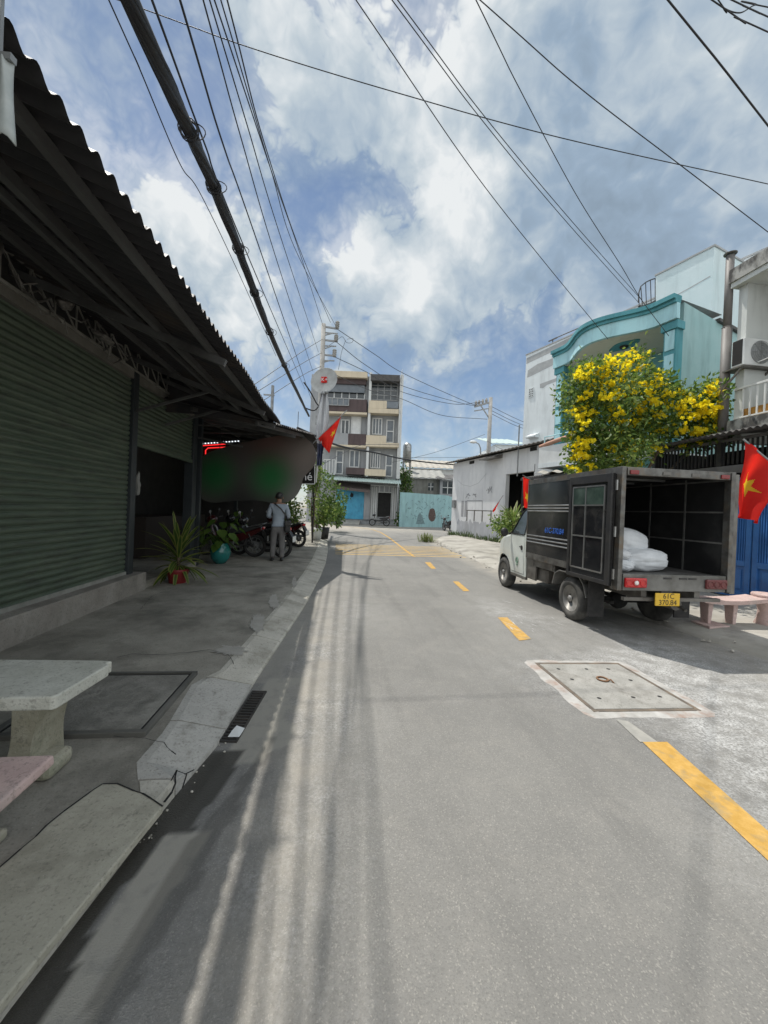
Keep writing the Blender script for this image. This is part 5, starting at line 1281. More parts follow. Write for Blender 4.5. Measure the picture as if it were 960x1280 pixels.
def R(x0, y0, x1, y1, w0, w1, mat, name, parent=None):
    q = [FP(ap,*Z1(x,y),max(w0,w1)) for x,y in ((x0,y0),(x1,y0),(x0,y1),(x1,y1))]
    ua = (q[0][0]+q[2][0])/2; ub = (q[1][0]+q[3][0])/2; za = (q[2][1]+q[3][1])/2; zb_ = (q[0][1]+q[1][1])/2
    mb = MB(); mb.box(min(ua,ub),max(ua,ub),w0,w1,za,zb_); return mb.build(name, mat, parent or ap)
AL = (V((5.45,35.7))-V((-2.9,36.7))).length
ztop = FP(ap,*Z1(640,150))[1]
mb = MB(); mb.box(.0,AL,-9,0,0,ztop-.3); mb.build('wall', MT['ap_grey'], ap)
mb = MB(); mb.box(-.03,.0-.001,-9,.9,0,ztop+.2); mb.build('side_wall', MT['ap_white'], ap)
for a_ in (((630,150,652,845)),((424,135,440,830))): R(*a_, 0.001, .85, MT['ap_white'], 'pilaster')
R(446,150,640,192,.3,1.1,MT['dark_roof'],'top_awning'); R(200,128,422,168,.0,.9,MT['ap_cream'],'cornice')
def win(x0, y0, x1, y1, w, cols, rows, gl=None, fr=None, name='window', t=.05):
    f_ = R(x0,y0,x1,y1,w,w+.05,gl or MT['bluish_glass'],name)
    q0 = FP(ap,*Z1(x0,y1),w+.05); q1 = FP(ap,*Z1(x1,y0),w+.05)
    ua, ub = sorted((q0[0],q1[0])); za, zb_ = sorted((q0[1],q1[1])); mb = MB()
    for i in range(cols+1): c = ua+(ub-ua)*i/cols; mb.box(c-t,c+t,w+.051,w+.10,za,zb_)
    for i in range(rows+1): c = za+(zb_-za)*i/rows; mb.box(ua-t,ub+t,w+.0512,w+.095,c-t,c+t)
    mb.build('frame', fr or MT['ap_white'], f_); return f_
# right bay
win(446,198,626,318,.0,4,4,MT['glass'],MT['galv'],t=.04)
R(432,324,552,376,.0,.9,MT['ap_cream'],'balcony_wall'); R(552,330,628,374,.80,.86,MT['bluish_glass'],'balcony_glass'); R(428,378,632,408,.0,.95,MT['ap_cream'],'floor_slab')
win(456,445,520,547,.0,3,1); win(548,457,600,602,.0,1,2,name='door')
R(415,556,548,602,.0,.9,MT['ap_cream'],'balcony_wall'); R(412,604,632,632,.0,.95,MT['ap_cream'],'floor_slab')
win(443,668,508,772,.0,4,1,t=.045); win(543,690,590,828,.0,1,2,name='door')
R(405,782,545,826,.0,.9,MT['ap_cream'],'balcony_wall')
# left bay
R(150,170,415,212,.0,.5,MT['ap_brown'],'brown_panel'); R(150,212,405,268,.0,.3,MT['bluish_glass'],'glass_band'); win(150,274,405,306,.0,5,1,MT['glass'])
R(140,312,418,396,.0,.9,MT['ap_brown'],'balcony_wall'); R(130,398,420,412,.0,.92,MT['ap_cream'],'floor_slab')
win(150,312,300,352,.92,4,1,MT['bluish_glass'],MT['galv'],name='balcony_railing',t=.035)
win(315,432,380,547,.0,1,1,MT['white']); win(246,455,302,580,.0,2,1,MT['glass']); R(294,546,412,618,.0,.9,MT['ap_brown'],'balcony_wall'); R(150,540,294,618,.6,.9,MT['ap_grey'],'balcony_wall')
R(130,618,415,632,.0,.92,MT['ap_cream'],'floor_slab')
win(213,660,262,812,.0,1,2,name='door'); win(303,658,370,766,.0,2,1); R(280,772,405,816,.0,.9,MT['ap_brown'],'balcony_wall'); win(130,720,210,812,.85,4,1,MT['ap_grey'],name='balcony_railing',t=.03)
# pale sheet awning across the front, brown blind, shop fronts
q0 = FP(ap,*Z1(120,845),2.2); q1 = FP(ap,*Z1(648,878),2.2)
mb = MB(); n_ = 200
mb.grid(lambda u,v: (q0[0]+(q1[0]-q0[0])*u, 2.2-2.2*v, (q0[1]+(q1[1]-q0[1])*u)+.55*v+.02*sin(u*200)), n_, 2); o_ = mb.build('sheet_awning', MT['awning_pale'], ap, smooth=True); md = o_.modifiers.new('s','SOLIDIFY'); md.thickness = .05
b0 = FP(ap,*Z1(200,868),1.2); b1 = FP(ap,*Z1(440,918),1.2)
mb = MB(); mb.ext([(b0[0],.02,b0[1]+.25),(b0[0],1.3,b0[1]-.35),(b0[0],1.3,b0[1]-.6),(b0[0],.02,b0[1]-.0)],(b1[0]-b0[0],0,-.25)); mb.build('brown_blind', M('blind_brown', (.13,.105,.1), (.1,.08,.075), scale=3), ap)
sb = R(212,905,400,1112,.0,.08,MT['shop_blue'],'folding_shutter'); mb = MB()
qa = FP(ap,*Z1(214,1110),.08); qb = FP(ap,*Z1(398,907),.08)
for i in range(13): c = qa[0]+(qb[0]-qa[0])*i/12; mb.box(c-.04,c+.04,.081,.13,qa[1],qb[1])
mb.build('shutter_fold', MT['shop_blue'], sb)
u, z = FP(ap,*Z1(318,955),.14); mb = MB(); mb.blob((u,.15,z),(.16,.04,.22),2,.4,2); mb.build('dark_emblem', MT['dark_void'], sb)
R(400,905,440,1118,.0,.25,MT['ap_grey'],'pier')
R(492,935,578,1100,.0,.03,MT['dark_void'],'doorway')
for a_ in ((440,900,490,1118),(580,905,632,1118)):
    g_ = R(*a_,.0,.12,MT['ap_white'],'gate_leaf'); mb = MB(); qa = FP(ap,*Z1(a_[0],a_[3]),.12); qb = FP(ap,*Z1(a_[2],a_[1]),.12)
    for i in range(4): c = qa[0]+(qb[0]-qa[0])*i/3; mb.box(c-.03,c+.03,.121,.16,qa[1],qb[1])
    mb.build('gate_bar', MT['galv'], g_)
win(440,896,632,932,.02,6,1,MT['ap_grey'],t=.04,name='transom')
mb = MB(); u0, _ = FP(ap,*Z1(255,1120),.0); u1, _ = FP(ap,*Z1(375,1120),.0); mb.ext([(u0,0.001,.35),(u0,1.8,.01),(u0,.001,.01)],(u1-u0,0,0)); mb.build('entry_ramp', MT['rwalk'], ap)
mb = MB()
for i in range(6): mb.blob((1.2+i*1.1,-1.5,ztop-.2+.2*(i%2)),(.35,.3,.4),i,.3,2)
mb.build('rooftop_clutter', MT['dark_roof'], ap)

# painted boundary wall with scribbles and a burnt stain
g0, g1 = G(570,659.5), G(500,658.5)
tw_ = frame('painted_wall', 'low pale teal boundary wall covered in scribbles and a dark burnt stain', 'wall', (g0.x,g0.y), (g1.x,g1.y))
W_ = (V((g0.x,g0.y))-V((g1.x,g1.y))).length; zt_ = FP(tw_,535,617.5)[1]
mb = MB(); n = 30
for i in range(n):
    a_, b_ = W_*i/n, W_*(i+1)/n; za = zt_+.05*noise.noise(V((a_*1.2,1,0)))-.12*(a_<1.0); zb_ = zt_+.05*noise.noise(V((b_*1.2,1,0)))-.12*(b_<=1.0); mb.hexa([(a_,-.2,0),(b_,-.2,0),(b_,0,0),(a_,0,0)],[(a_,-.2,za),(b_,-.2,zb_),(b_,0,zb_),(a_,0,za)])
mb.build('wall', streak('wall_teal', (.33,.52,.53), (.29,.46,.48), (.18,.27,.27), amount=(.46,.72)), tw_)
mb = MB(); r5 = random.Random(5)
for k in range(70):
    x, y = r5.uniform(508,562), r5.uniform(624,648)
    if 534 < x < 544 and y > 634: continue
    (u0,z0),(u1,z1) = FP(tw_,x,y), FP(tw_,x+r5.uniform(-3,3),y+r5.uniform(-3,3)); mb.bar((u0,.003,z0),(u1,.003,z1),.05,.006,up=(0,1,0))
mb.build('scribbles', M('scribble_dark', (.12,.18,.2), (.2,.3,.3), scale=9), tw_)
mb = MB(); P = []
for k in range(24): a_ = 2*pi*k/24; r_ = 1+.2*noise.noise(V((cos(a_)*2,sin(a_)*2,4))); P.append((540+4.6*r_*cos(a_), 645+9*r_*sin(a_)*(1.1 if sin(a_)<0 else .8)))
mb.poly([(u,.005,z) for u,z in (FP(tw_,*p) for p in P)]); mb.build('burnt_stain', M('burnt', (.07,.045,.035), (.13,.09,.08), scale=8), tw_)
mb = MB(); P = [(520,655),(522,645),(525,640),(528,646),(531,655)]; mb.poly([(u,.005,z) for u,z in (FP(tw_,*p) for p in P)]); mb.build('damp_stain', M('damp', (.13,.2,.22), (.2,.3,.3), scale=6), tw_)

# jumble of low houses behind the wall
def hut(label, x0, y0, x1, y1, D, depth, mat, roofmat, rise=.6, over=.3, wins=()):
    a_, b_ = AT(x1,(y0+y1)/2,D), AT(x0,(y0+y1)/2,D); h = frame('small_house', label, 'house', (a_.x,a_.y), (b_.x,b_.y), 0, 'low houses behind the painted wall')
    Lh = (V((a_.x,a_.y))-V((b_.x,b_.y))).length; zt = FP(h,(x0+x1)/2,y0)[1]
    mb = MB(); mb.box(0,Lh,-depth,0,-.0,zt); mb.build('wall', mat, h)
    mb = MB(); mb.grid(lambda u,v: (-over+(Lh+2*over)*u, over-(depth+over)*v, zt+.02+rise*v+.03*sin(u*Lh*9)), int(Lh*20), 2); r_ = mb.build('roof', roofmat, h); md = r_.modifiers.new('s','SOLIDIFY'); md.thickness = .06
    for (wx0,wy0,wx1,wy1) in wins:
        q = [FP(h,wx0,wy1,.0), FP(h,wx1,wy0,.0)]; ua, ub = sorted((q[0][0],q[1][0])); za, zb_ = sorted((q[0][1],q[1][1])); mb = MB(); mb.box(ua,ub,-.05,.02,za,zb_); wn_ = mb.build('window', MT['glass'], h)
        mb = MB(); mb.box((ua+ub)/2-.04,(ua+ub)/2+.04,.021,.05,za,zb_); mb.box(ua,ub,.0212,.049,(za+zb_)/2-.04,(za+zb_)/2+.04); mb.build('frame', MT['ap_white'], wn_)
    return h
hut('low bare grey house with small dark window right behind the painted wall', 500,598,552,622,43,4,streak('hut_grey',(.27,.27,.25),(.2,.2,.18),(.1,.1,.09)),M('tin_pale',(.3,.3,.28),(.22,.22,.2),scale=3),1.3,.4,[(535,604,542,613)])
hut('lean-to with pale frame and dark windows beside the bare grey house', 550,600,570,622,42,4,MT['ap_grey'],MT['dark_roof'],.9,.4,[(553,602,566,617)])
hut('far house with rusty cream tin roof behind the bare grey house', 512,586,572,600,56,8,MT['ap_white'],M('tin_cream',(.3,.27,.22),(.4,.38,.34),scale=2),2.2,.6)
hut('white gabled house peeking over the warehouse roof', 618,556,656,590,52,9,MT['gray_wall'],MT['awning_pale'],2.4,.5)
wt = AT(508.5,577,46); t = thing('water_tank', 'shiny steel water tank on a rooftop stand beside the apartment block', 'water tank', (wt.x,wt.y,wt.z))
mb = MB(); mb.lathe([(.5,.0),(.5,1.9),(.4,2.1),(.15,2.25),(0,2.28)],20); 
for z in (.4,.8,1.2,1.6): mb.torus(.5,.03,(0,0,z),None,20,5)
mb.build('tank', MT['steel'], t, smooth=True); mb = MB()
for x,y in ((-.4,-.4),(.4,-.4),(.4,.4),(-.4,.4)): mb.bar((x,y,-wt.z),(x,y,0),.1)
mb.box(-.5,.5,-.5,.5,-.06,-.001); mb.build('stand', MT['dirty_steel'], t)
def clumps(mb, centres, r, n, s, rnd, mats=(.45,.4,.15)):
    for c in centres:
        for k in range(n):
            o = V((rnd.gauss(0,1),rnd.gauss(0,1),rnd.gauss(0,1)))*r*.55; mb.cur = rnd.choices((0,1,2),mats)[0]
            d = (o.normalized()+V((rnd.gauss(0,.6),rnd.gauss(0,.6),rnd.gauss(0,.6)-.2))); leaf(mb, c+o, d, s*rnd.uniform(.7,1.3), s*.28*rnd.uniform(.7,1.2), V((rnd.gauss(0,1),rnd.gauss(0,1),rnd.gauss(0,1))))
LM = [MT['leaf_dark'],MT['leaf_mid'],MT['leaf_light']]
r6 = random.Random(6)
vc = AT(505,640,40); vn = thing('climbing_vine', 'tall dark green vine climbing beside the apartment wall', 'vine', (vc.x,vc.y,0))
mb = MB(); clumps(mb, [AT(r6.uniform(500,511),r6.uniform(588,650),40+r6.uniform(-.6,.6)) for _ in range(60)], .5, 22, .28, r6, (.6,.35,.05)); mb.build('foliage', LM, vn, world=True)
mb = MB(); mb.tube([(0,0,0),(.1,0,2),(-.05,0,5.5)],.08,6); mb.build('stem', MT['bark'], vn)

# --- utility poles
pt_ = AT(404.6,405,23.4)
lp_ = thing('utility_pole', 'tall concrete utility pole with three bracket arms behind the satellite dish', 'utility pole', (pt_.x,pt_.y,0))
mb = MB(); mb.tube([(0,0,0),(0,0,pt_.z)],[.2,.13],12); mb.build('pole', MT['pole_conc'], lp_, smooth=True)
def arm(pts_bar, ins, brace):
    mb = MB(); a_, b_ = AT(*pts_bar[0],23.4), AT(*pts_bar[1],23.4); mb.bar(a_,b_,.09); mb.bar(a_-V((0,0,.35)), b_-V((0,0,.3)), .06); mb.bar(AT(*brace,23.4), b_.lerp(a_,.35)-V((0,0,.3)), .06)
    a1 = mb.build('bracket', MT['galv'], lp_, world=True)
    mb = MB(); p = AT(*ins[0],23.4); q = AT(*ins[1],23.4); mb.tube([p,q],.10,8)
    for i in range(4): c = p.lerp(q,(i+.5)/4); mb.torus(.1,.04,c,None,10,5)
    mb.build('insulator', MT['pole_conc'], a1, world=True)
arm(((406,408.5),(422.5,411)),((422,402),(421.3,411)),(406,419)); arm(((405,425),(420.5,426.8)),((420.5,419),(419.8,427)),(405,436)); arm(((404,443.5),(418.3,444.8)),((418.3,437),(417.8,446)),(403.5,453))
mb = MB(); p = AT(402,490,23.2)
for z in (7.0,6.3): mb.torus(.19,.03,(0,0,z),None,14,6)
mb.box(-.25,.25,-.34,-.19,6.4,6.95); mb.build('junction_box', MT['galv'], lp_)
pr = AT(613.5,497,32)
rp_ = thing('utility_pole', 'thin concrete utility pole with one crossarm rising behind the white warehouse', 'utility pole', (pr.x,pr.y,0))
mb = MB(); mb.tube([(0,0,0),(0,0,pr.z)],[.2,.15],12); mb.build('pole', MT['pole_conc'], rp_, smooth=True)
mb = MB(); a_, b_ = AT(593,508.5,32), AT(612,503,32); mb.bar(a_,b_,.14); mb.bar(a_-V((0,0,.35)),b_-V((0,0,.5)),.08); mb.bar(AT(611,522,32), a_.lerp(b_,.4), .08); ca = mb.build('crossarm', MT['galv'], rp_, world=True)
for x, y in ((595,504),(599,503),(603.5,501.8),(608,500.6)): mb = MB(); p = AT(x,y,32); mb.lathe([(.09,-.15),(.12,0),(.06,.18),(0,.2)],10,None,p); mb.build('insulator', MT['pole_conc'], ca, world=True)
l0 = AT(601,590,29)
ln = thing('street_lamp', 'curved arm street lamp above the warehouse roof', 'street lamp', (l0.x,l0.y,0))
mb = MB(); mb.tube([V((l0.x,l0.y,0)), AT(601,570,29), AT(600.5,560,29), AT(598.5,555,29), AT(595,553.2,29)],[.09,.06,.05,.045,.04],8); mb.build('post', MT['galv'], ln, world=True, smooth=True)
mb = MB(); c = AT(591.5,552.5,29); mb.blob(c,(.28,.2,.11),0,0,3); mb.build('lamp_head', MT['white'], ln, world=True, smooth=True)
s0 = AT(341,482,18); s1 = AT(341,520,18)
sp = thing('steel_post', 'short grey post with crossbar poking above the cafe roof', 'post', (s0.x,s0.y,0)); mb = MB(); mb.tube([(0,0,0),(0,0,s0.z)],.07,8); mb.build('post', MT['galv'], sp); mb = MB(); mb.bar((-.4,0,s0.z-.45),(.1,0,s0.z-.45),.06); mb.build('crossbar', MT['galv'], sp)

# --- satellite dish on its white mast, furled cloth, flag
dc = AT(406,477,9.75); mbse = AT(395,603,9.72)
ds = thing('satellite_dish', 'round pale grey satellite dish with small red logo on a white mast', 'satellite dish', tuple(dc))
nrm = (-FWD*1.0+V((-.22,0,.22))).normalized(); Q = nrm.to_track_quat('Z','Y').to_matrix()
mb = MB(); mb.lathe([(.02,.0),(.12,.006),(.2,.018),(.28,.036),(.345,.058),(.352,.062),(.345,.052),(.28,.026),(.2,.006),(.1,-.006),(.02,-.01)],40,Q); mb.build('reflector', M('dish_grey', (.40,.41,.40), (.33,.34,.33), rough=.5, scale=5, c3=(.27,.27,.26), s3=3), ds, smooth=True)
mb = MB(); lg = Matrix((RGT,UPV,-FWD)).transposed(); cc = nrm*.032+V((-.01,0,.03)); 
mb.hexa([cc+lg@V((x,y,0)) for x,y in ((-.075,-.075),(.075,-.075),(.075,.075),(-.075,.075))],[cc+lg@V((x,y,.006)) for x,y in ((-.075,-.075),(.075,-.075),(.075,.075),(-.075,.075))]); lo_ = mb.build('logo_square', MT['red'], ds)
text_mesh('logo_text', 'K+', .13, MT['white'], lo_, Matrix.Translation(cc+lg@V((.012,0,.008))) @ lg.to_4x4(), .001)
mb = MB(); lb = V((.04,-.22,-.36)); mb.tube([Q@V((0,-.3,.04)), lb+V((-.12,.08,.0)), lb],.014,6); mb.blob(lb+V((.02,0,.03)),(.05,.06,.05),1,.2,2); mb.build('feed_arm', MT['galv'], ds, smooth=True)
mb = MB(); mb.tube([V((0,.06,-.05)), AT(403,500,9.8)-dc, AT(399,545,9.76)-dc, mbse-dc],[.028,.028,.025,.022],8); mb.build('mast', MT['white'], ds, smooth=True)
fu = thing('furled_flag', 'limp white and navy furled cloth hanging along the dish mast', 'cloth', tuple(AT(401,530,9.7)))
mb = MB()
def cl_(u, v):
    y = 490+92*v; wd_ = 4+5.5*sin(pi*min(1,v*1.15+.05)); x = 405.5-6*v+ (u-.5)*2*wd_*.8; p = AT(x,y,9.68); return tuple(p+FWD*(.05*sin(u*13+v*5)+.02*sin(u*29)))
mb.grid(cl_, 24, 40); mb.mi = [1 if (k%40) > 27 else 0 for k in range(len(mb.f))]
mb.build('cloth', [M('cloth_white', (.55,.56,.57), (.42,.43,.45), scale=3), M('cloth_navy', (.03,.045,.11), (.1,.1,.14), scale=6)], fu, world=True, smooth=True)
mb = MB(); mb.tube([AT(404,491,9.7), AT(404,487,9.76)],.006,5); mb.build('tie', MT['wire'], fu, world=True)
tip, heel = AT(427,518.5,9.5), AT(398,548,9.6)
flag('red flag with yellow star on a short pole below the satellite dish', tip, heel, AT(411.5,566.5,9.5)-tip+V((0,0,.0)), AT(404,558,9.6)-heel, [AT(391,554.5,9.65), AT(434,512.5,9.45)], (.22,.42), .2, -FWD, .035, 'red flags along the street', 1.4, 2)
tip, heel = AT(653.5,596,12.6), AT(663,600,12.6)
flag('narrow red flag with yellow star hanging straight in front of the warehouse doorway', tip, heel, AT(654.5,634,12.6)-tip, AT(664,637,12.6)-heel, [AT(653.5,594,12.62), AT(666,601,12.62), ], (.5,.62), .3, -FWD, .03, 'red flags along the street', 1.2, 1)
tip, heel = AT(627,622,13.4), AT(616,638,13.4)
flag('limp faded red flag leaning low against the white warehouse wall', tip, heel, AT(621,634,13.4)-tip, AT(617,641,13.4)-heel, [AT(629,619,13.42), AT(611,645,13.42)], (.5,3.), .2, -FWD, .03, 'red flags along the street', 1.2, 3)

# --- overhead wires; every wire is an object of its own
def cat(P, n=14):
    P = [V(p) for p in P]; P = [P[0]*2-P[1]]+P+[P[-1]*2-P[-2]]; out = []
    for i in range(1, len(P)-2):
        for k in range(n):
            t = k/n; a,b_,c,d = P[i-1:i+3]
            out.append(.5*((2*b_)+(c-a)*t+(2*a-5*b_+4*c-d)*t*t+(3*b_-a-3*c+d)*t**3))
    out.append(P[-2]); return out
def wire(label, pts, r=.009, back=0, fwd=0, mat='wire', name='overhead_wire', cat_='wire', group=None, n=8):
    P = [AT(*p) for p in pts]
    if back: P = [P[0]+(P[0]-P[1]).normalized()*back]+P
    if fwd: P = P+[P[-1]+(P[-1]-P[-2]).normalized()*fwd]
    c = cat(P, 12); mb = MB(); mb.tube(c, r, n); return tag(mb.build(name, MT[mat], None, smooth=True), label, cat_, group)
WG = 'wires overhead'
# thick bundle, with lashings
mb = MB(); P = cat([AT(163,0,2.32)+(AT(163,0,2.32)-AT(282,270,4.72)).normalized()*6, AT(163,0,2.32), AT(282,270,4.72), AT(348,440,9.7), AT(386,520,22)], 16)
bd = thing('cable_bundle', 'thick lashed black cable bundle running along the shop roofs to the pole', 'cable bundle', tuple(P[20]))
rb = random.Random(9)
mb.tube(P, .054, 10)
for k in range(7):
    ph = rb.uniform(0,6.28); fr_q = rb.uniform(2,5)
    pts = [p+V((cos(ph+i*.11*fr_q),.0,sin(ph+i*.11*fr_q)))*.045 for i,p in enumerate(P)]; mb.tube(pts, rb.uniform(.012,.022), 6)
mb.build('cables', MT['wire'], bd, world=True, smooth=True)
def lash(i, k):
    mb = MB(); p = P[i]; t_ = (P[i+1]-P[i-1]).normalized(); M3 = t_.to_track_quat('Z','Y').to_matrix()
    for j in range(k): mb.torus(.068+.012*rb.random(),.006,p+t_*(.03*j),M3,16,5)
    mb.torus(.10,.005,p+V((.05,0,-.03)),M3 @ Matrix.Rotation(.5,3,'X'),16,5); mb.build('lashing', MT['wire'], bd, world=True)
for i in (22,29,35,40,45,50): lash(i,3)
wire('thin loose wire sagging along the left of the thick bundle', [(136,0,2.2),(172,80,2.55),(225,205,3.3),(252,245,3.8),(300,345,5.4),(345,445,8.8)], .0045, 4, 0)
wire('black service wire just right of the thick cable bundle', [(190,0,2.3),(254,175,3.6),(315,332,6.2),(381,486,22)], .0085, 5)
wire('second black wire right of the thick cable bundle', [(225,0,3.0),(280,184,4.6),(326,315,7.4),(389,499,22)], .0105, 5)
wire('third wire from the thick bundle, leftmost of the close pair', [(254,0,4.2),(302,175,6.2),(348,332,10),(391,464,22.5)], .010, 6)
wire('fourth wire from the thick bundle, inner of the close pair', [(262,0,4.6),(310,160,6.4),(352,300,10),(398,440,23)], .010, 6)
wire('wire curving from the sky to the middle bracket of the tall pole', [(268,0,5.2),(341,219,9),(376,320,14),(404,408,23.2)], .012, 6)
wire('rightmost wire of the left group, reaching the pole top bracket', [(284,0,5.6),(332,184,8.6),(376,315,15),(413,403,23.4)], .013, 6)
wire('thin wire beside the rightmost of the left group', [(276,0,5.4),(338,210,8.8),(372,318,14),(421,410,23.4)], .011, 6)
wire('lone wire crossing from the street to the teal ceiling rose', [(445,0,4.6),(590,212,6.3),(680,327,8),(760,424,9.6)], .0065, 6)
wire('left wire of the twin pair running to the rooftop stair', [(490,0,4.8),(600,147,6.3),(700,268,8.2),(798,378,11.5)], .0065, 6)
wire('right wire of the twin pair running to the rooftop stair', [(497,0,4.8),(610,151,6.3),(716,278,8.4),(803,376,11.5)], .0065, 6)
wire('kinked wire dropping to the teal house pilaster', [(595,0,4.8),(650,112,5.9),(720,243,7.4),(775,330,8.5),(800,372,8.9),(836,420,9.2)], .007, 6)
wire('thin wire crossing the whole sky from upper left to right edge', [(170,8,6),(320,62,6.1),(500,117,6.3),(700,172,6.6),(960,230,7)], .007, 6, 5)
wire('wire slanting down from the top middle to the right edge', [(600,0,5),(725,110,5.5),(850,206,6),(960,290,6.6)], .0065, 6, 4)
wire('thick black wire cutting the top right corner of the sky', [(835,0,4.4),(900,80,4.6),(960,157,4.9)], .010, 6, 5)
wire('lowest wire of the tangle in the top right corner', [(890,0,4),(925,24,4.1),(960,40,4.2)], .0065, 5, 5)
wire('straight wire of the tangle in the top right corner', [(915,0,4),(940,12,4.1),(960,21,4.2)], .0065, 5, 5)
wire('looping loose wire of the tangle in the top right corner', [(895,-4,4),(905,10,4.1),(925,16,4.1),(945,6,4.2),(965,10,4.2)], .006, 3, 4)
for lab, pts in (('upper span between the two utility poles', [(421,411,23.4),(470,444,26),(505,467,27.6),(586,503.5,31.5),(595,504,32)]),('middle span between the two utility poles', [(420,427,23.4),(458,457,25.5),(505,483,27.6),(586,506,31.5),(599,503,32)]),('lower span between the two utility poles', [(418,446,23.4),(458,465,25.5),(503,490,27.6),(567,505,30.5),(603,502,32)]),('lowest thin wire between the two utility poles', [(406,462,23.4),(460,487,25.5),(503,499,27.6),(552,519,30),(609,524,32)])): wire(lab, pts, .02, mat='wire_grey')
for lab, pts in (('topmost of the three wires leaving the right pole', [(612,507,32),(640,521,34),(658,529,35.5)]),('middle of the three wires leaving the right pole', [(612,512,32),(640,526,34),(658,533,35.5)]),('lowest of the three wires leaving the right pole', [(612,516,32),(640,530,34),(658,537,35.5)])): wire(lab, pts, .02, 0, 3, mat='wire_grey')
for lab, pts in (('top wire from the tall pole down to the left roofs', [(403,424,23.3),(380,438,21),(345,462,18)]),('middle wire from the tall pole down to the left roofs', [(402,441,23.3),(380,453,21),(340,478,18)]),('bottom wire from the tall pole down to the left roofs', [(401,458,23.3),(380,468,21),(330,500,18)])): wire(lab, pts, .016, 0, 3, mat='wire_grey')
wire('sagging thick black cable crossing in front of the apartment block', [(372,535,12),(397,546,13.5),(420,556,15.5),(445,562,17.5),(470,566,19.5),(505,574,22.5),(545,579,25),(572,581,26.5)], .042, 0, 0, name='sagging_cable', cat_='cable')
wire('thin wire rising from the low houses to the right pole', [(490,578,30),(545,565,31),(606,543,32)], .015, mat='wire_grey')
wire('straight thin wire above the warehouse roof towards the apartment', [(500,572,33),(550,572,32.5),(607,571,32)], .014, mat='wire_grey')
wire('short cable from the right pole down to the warehouse', [(609,551,32),(622,559,29),(640,566,25)], .016, mat='wire_grey')
wire('thin wire from the tall pole to the white apartment', [(404,580,22),(430,566,26),(455,556,30),(498,556,35)], .018, mat='wire_grey')
wire('looping jumper wire on the middle pole bracket', [(411,432,23.3),(420,426,23.2),(428,421,23.2),(433,428,23.2),(440,428,23.3),(441,423,23.3),(434,424,23.3)], .012, mat='wire_grey')
wire('long curled jumper wire below the top bracket', [(432,425,23.3),(427,440,23.3),(425,452,23.3),(423,462,23.3)], .012, mat='wire_grey')
wire('coiled cable end hanging beside the tall pole', [(380,478,21),(388,490,22),(395,503,23),(398,508,23.2),(392,513,23.2),(381,510,22.6)], .04, name='coiled_cable', cat_='cable')
# ================================================================ stone furniture, plants, motorbikes, person
MT['terrazzo'] = M('terrazzo', (.46,.46,.40), (.58,.58,.52), speck=[(70,.56,.66,.4,(.09,.085,.07)),(22,.60,.70,.45,(.12,.115,.095)),(120,.62,.7,.4,(.5,.49,.44))], scale=5, rough=.75, bump=.3, bscale=90, c3=(.36,.36,.31), s3=2)
MT['pink_stone'] = M('pink_stone', (.47,.34,.315), (.57,.43,.395), speck=[(70,.56,.66,.4,(.09,.085,.07)),(22,.60,.70,.45,(.12,.115,.095)),(120,.62,.7,.4,(.5,.49,.44))], scale=6, rough=.75, bump=.3, bscale=90, c3=(.4,.33,.3), s3=2.5)
MT['moss_stone'] = M('moss_stone', (.3,.285,.21), (.42,.4,.32), speck=[(70,.56,.66,.4,(.09,.085,.07)),(22,.60,.70,.45,(.12,.115,.095)),(120,.62,.7,.4,(.5,.49,.44))], scale=5, rough=.9, bump=.5, c3=(.2,.21,.14), s3=3)
tb_ = thing('stone_table', 'chipped pale terrazzo slab table at the left edge of the pavement', 'table', (-1.55,2.12,SWZ))
mb = MB(); L_ = V(tb_.location); zt0 = .53-SWZ
topq = [(-2.35,1.92),(-1.27,1.925),(-1.255,1.94),(-1.225,2.29),(-1.25,2.31),(-1.235,2.34),(-1.30,2.352),(-2.35,2.40)]
mb.ext([(x-L_.x,y-L_.y,zt0-.065) for x,y in topq],(0,0,.065)); mb.build('table_top', MT['terrazzo'], tb_, bevel=.008)
for x in (-1.43,-2.2):
    mb = MB(); n = 10
    for i in range(n):
        def pr(t): w_ = .045+.03*abs(t-.45)**1.4*2; return w_
        a_, b_ = i/n, (i+1)/n; xa = x-L_.x-.04+.035*a_; xb = x-L_.x-.04+.035*b_; h_ = zt0-.066
        wa, wb = pr(a_), pr(b_); ya, yb = .10+.02*(1-a_), .10+.02*(1-b_)
        mb.hexa([(xa-wa,-ya,a_*h_),(xa+wa,-ya,a_*h_),(xa+wa,ya,a_*h_),(xa-wa,ya,a_*h_)],[(xb-wb,-yb,b_*h_),(xb+wb,-yb,b_*h_),(xb+wb,yb,b_*h_),(xb-wb,yb,b_*h_)])
    mb.build('leg', MT['moss_stone'], tb_)
    mb = MB(); mb.box(x-L_.x-.12,x-L_.x+.12,-.13,.05,0,.085); mb.build('foot', MT['moss_stone'], tb_, bevel=.03)
pb_ = thing('stone_bench', 'pink stone bench with curved underside in front of the terrazzo table', 'bench', (-1.45,1.54,SWZ), 0, 'stone benches')
L_ = V(pb_.location); zt0 = .42-SWZ
mb = MB(); pts = []
xr, xl = -1.085, -2.1
prof = [(xr,zt0),(xr+.005,zt0-.035),(xr-.02,zt0-.05),(xr-.07,zt0-.052),(xr-.12,zt0-.075),(xr-.17,zt0-.14),(xr-.20,zt0-.24),(xr-.21,0),(xr-.34,0),(xr-.36,zt0-.2),(xr-.45,zt0-.08),(xl,zt0-.07),(xl,zt0)]
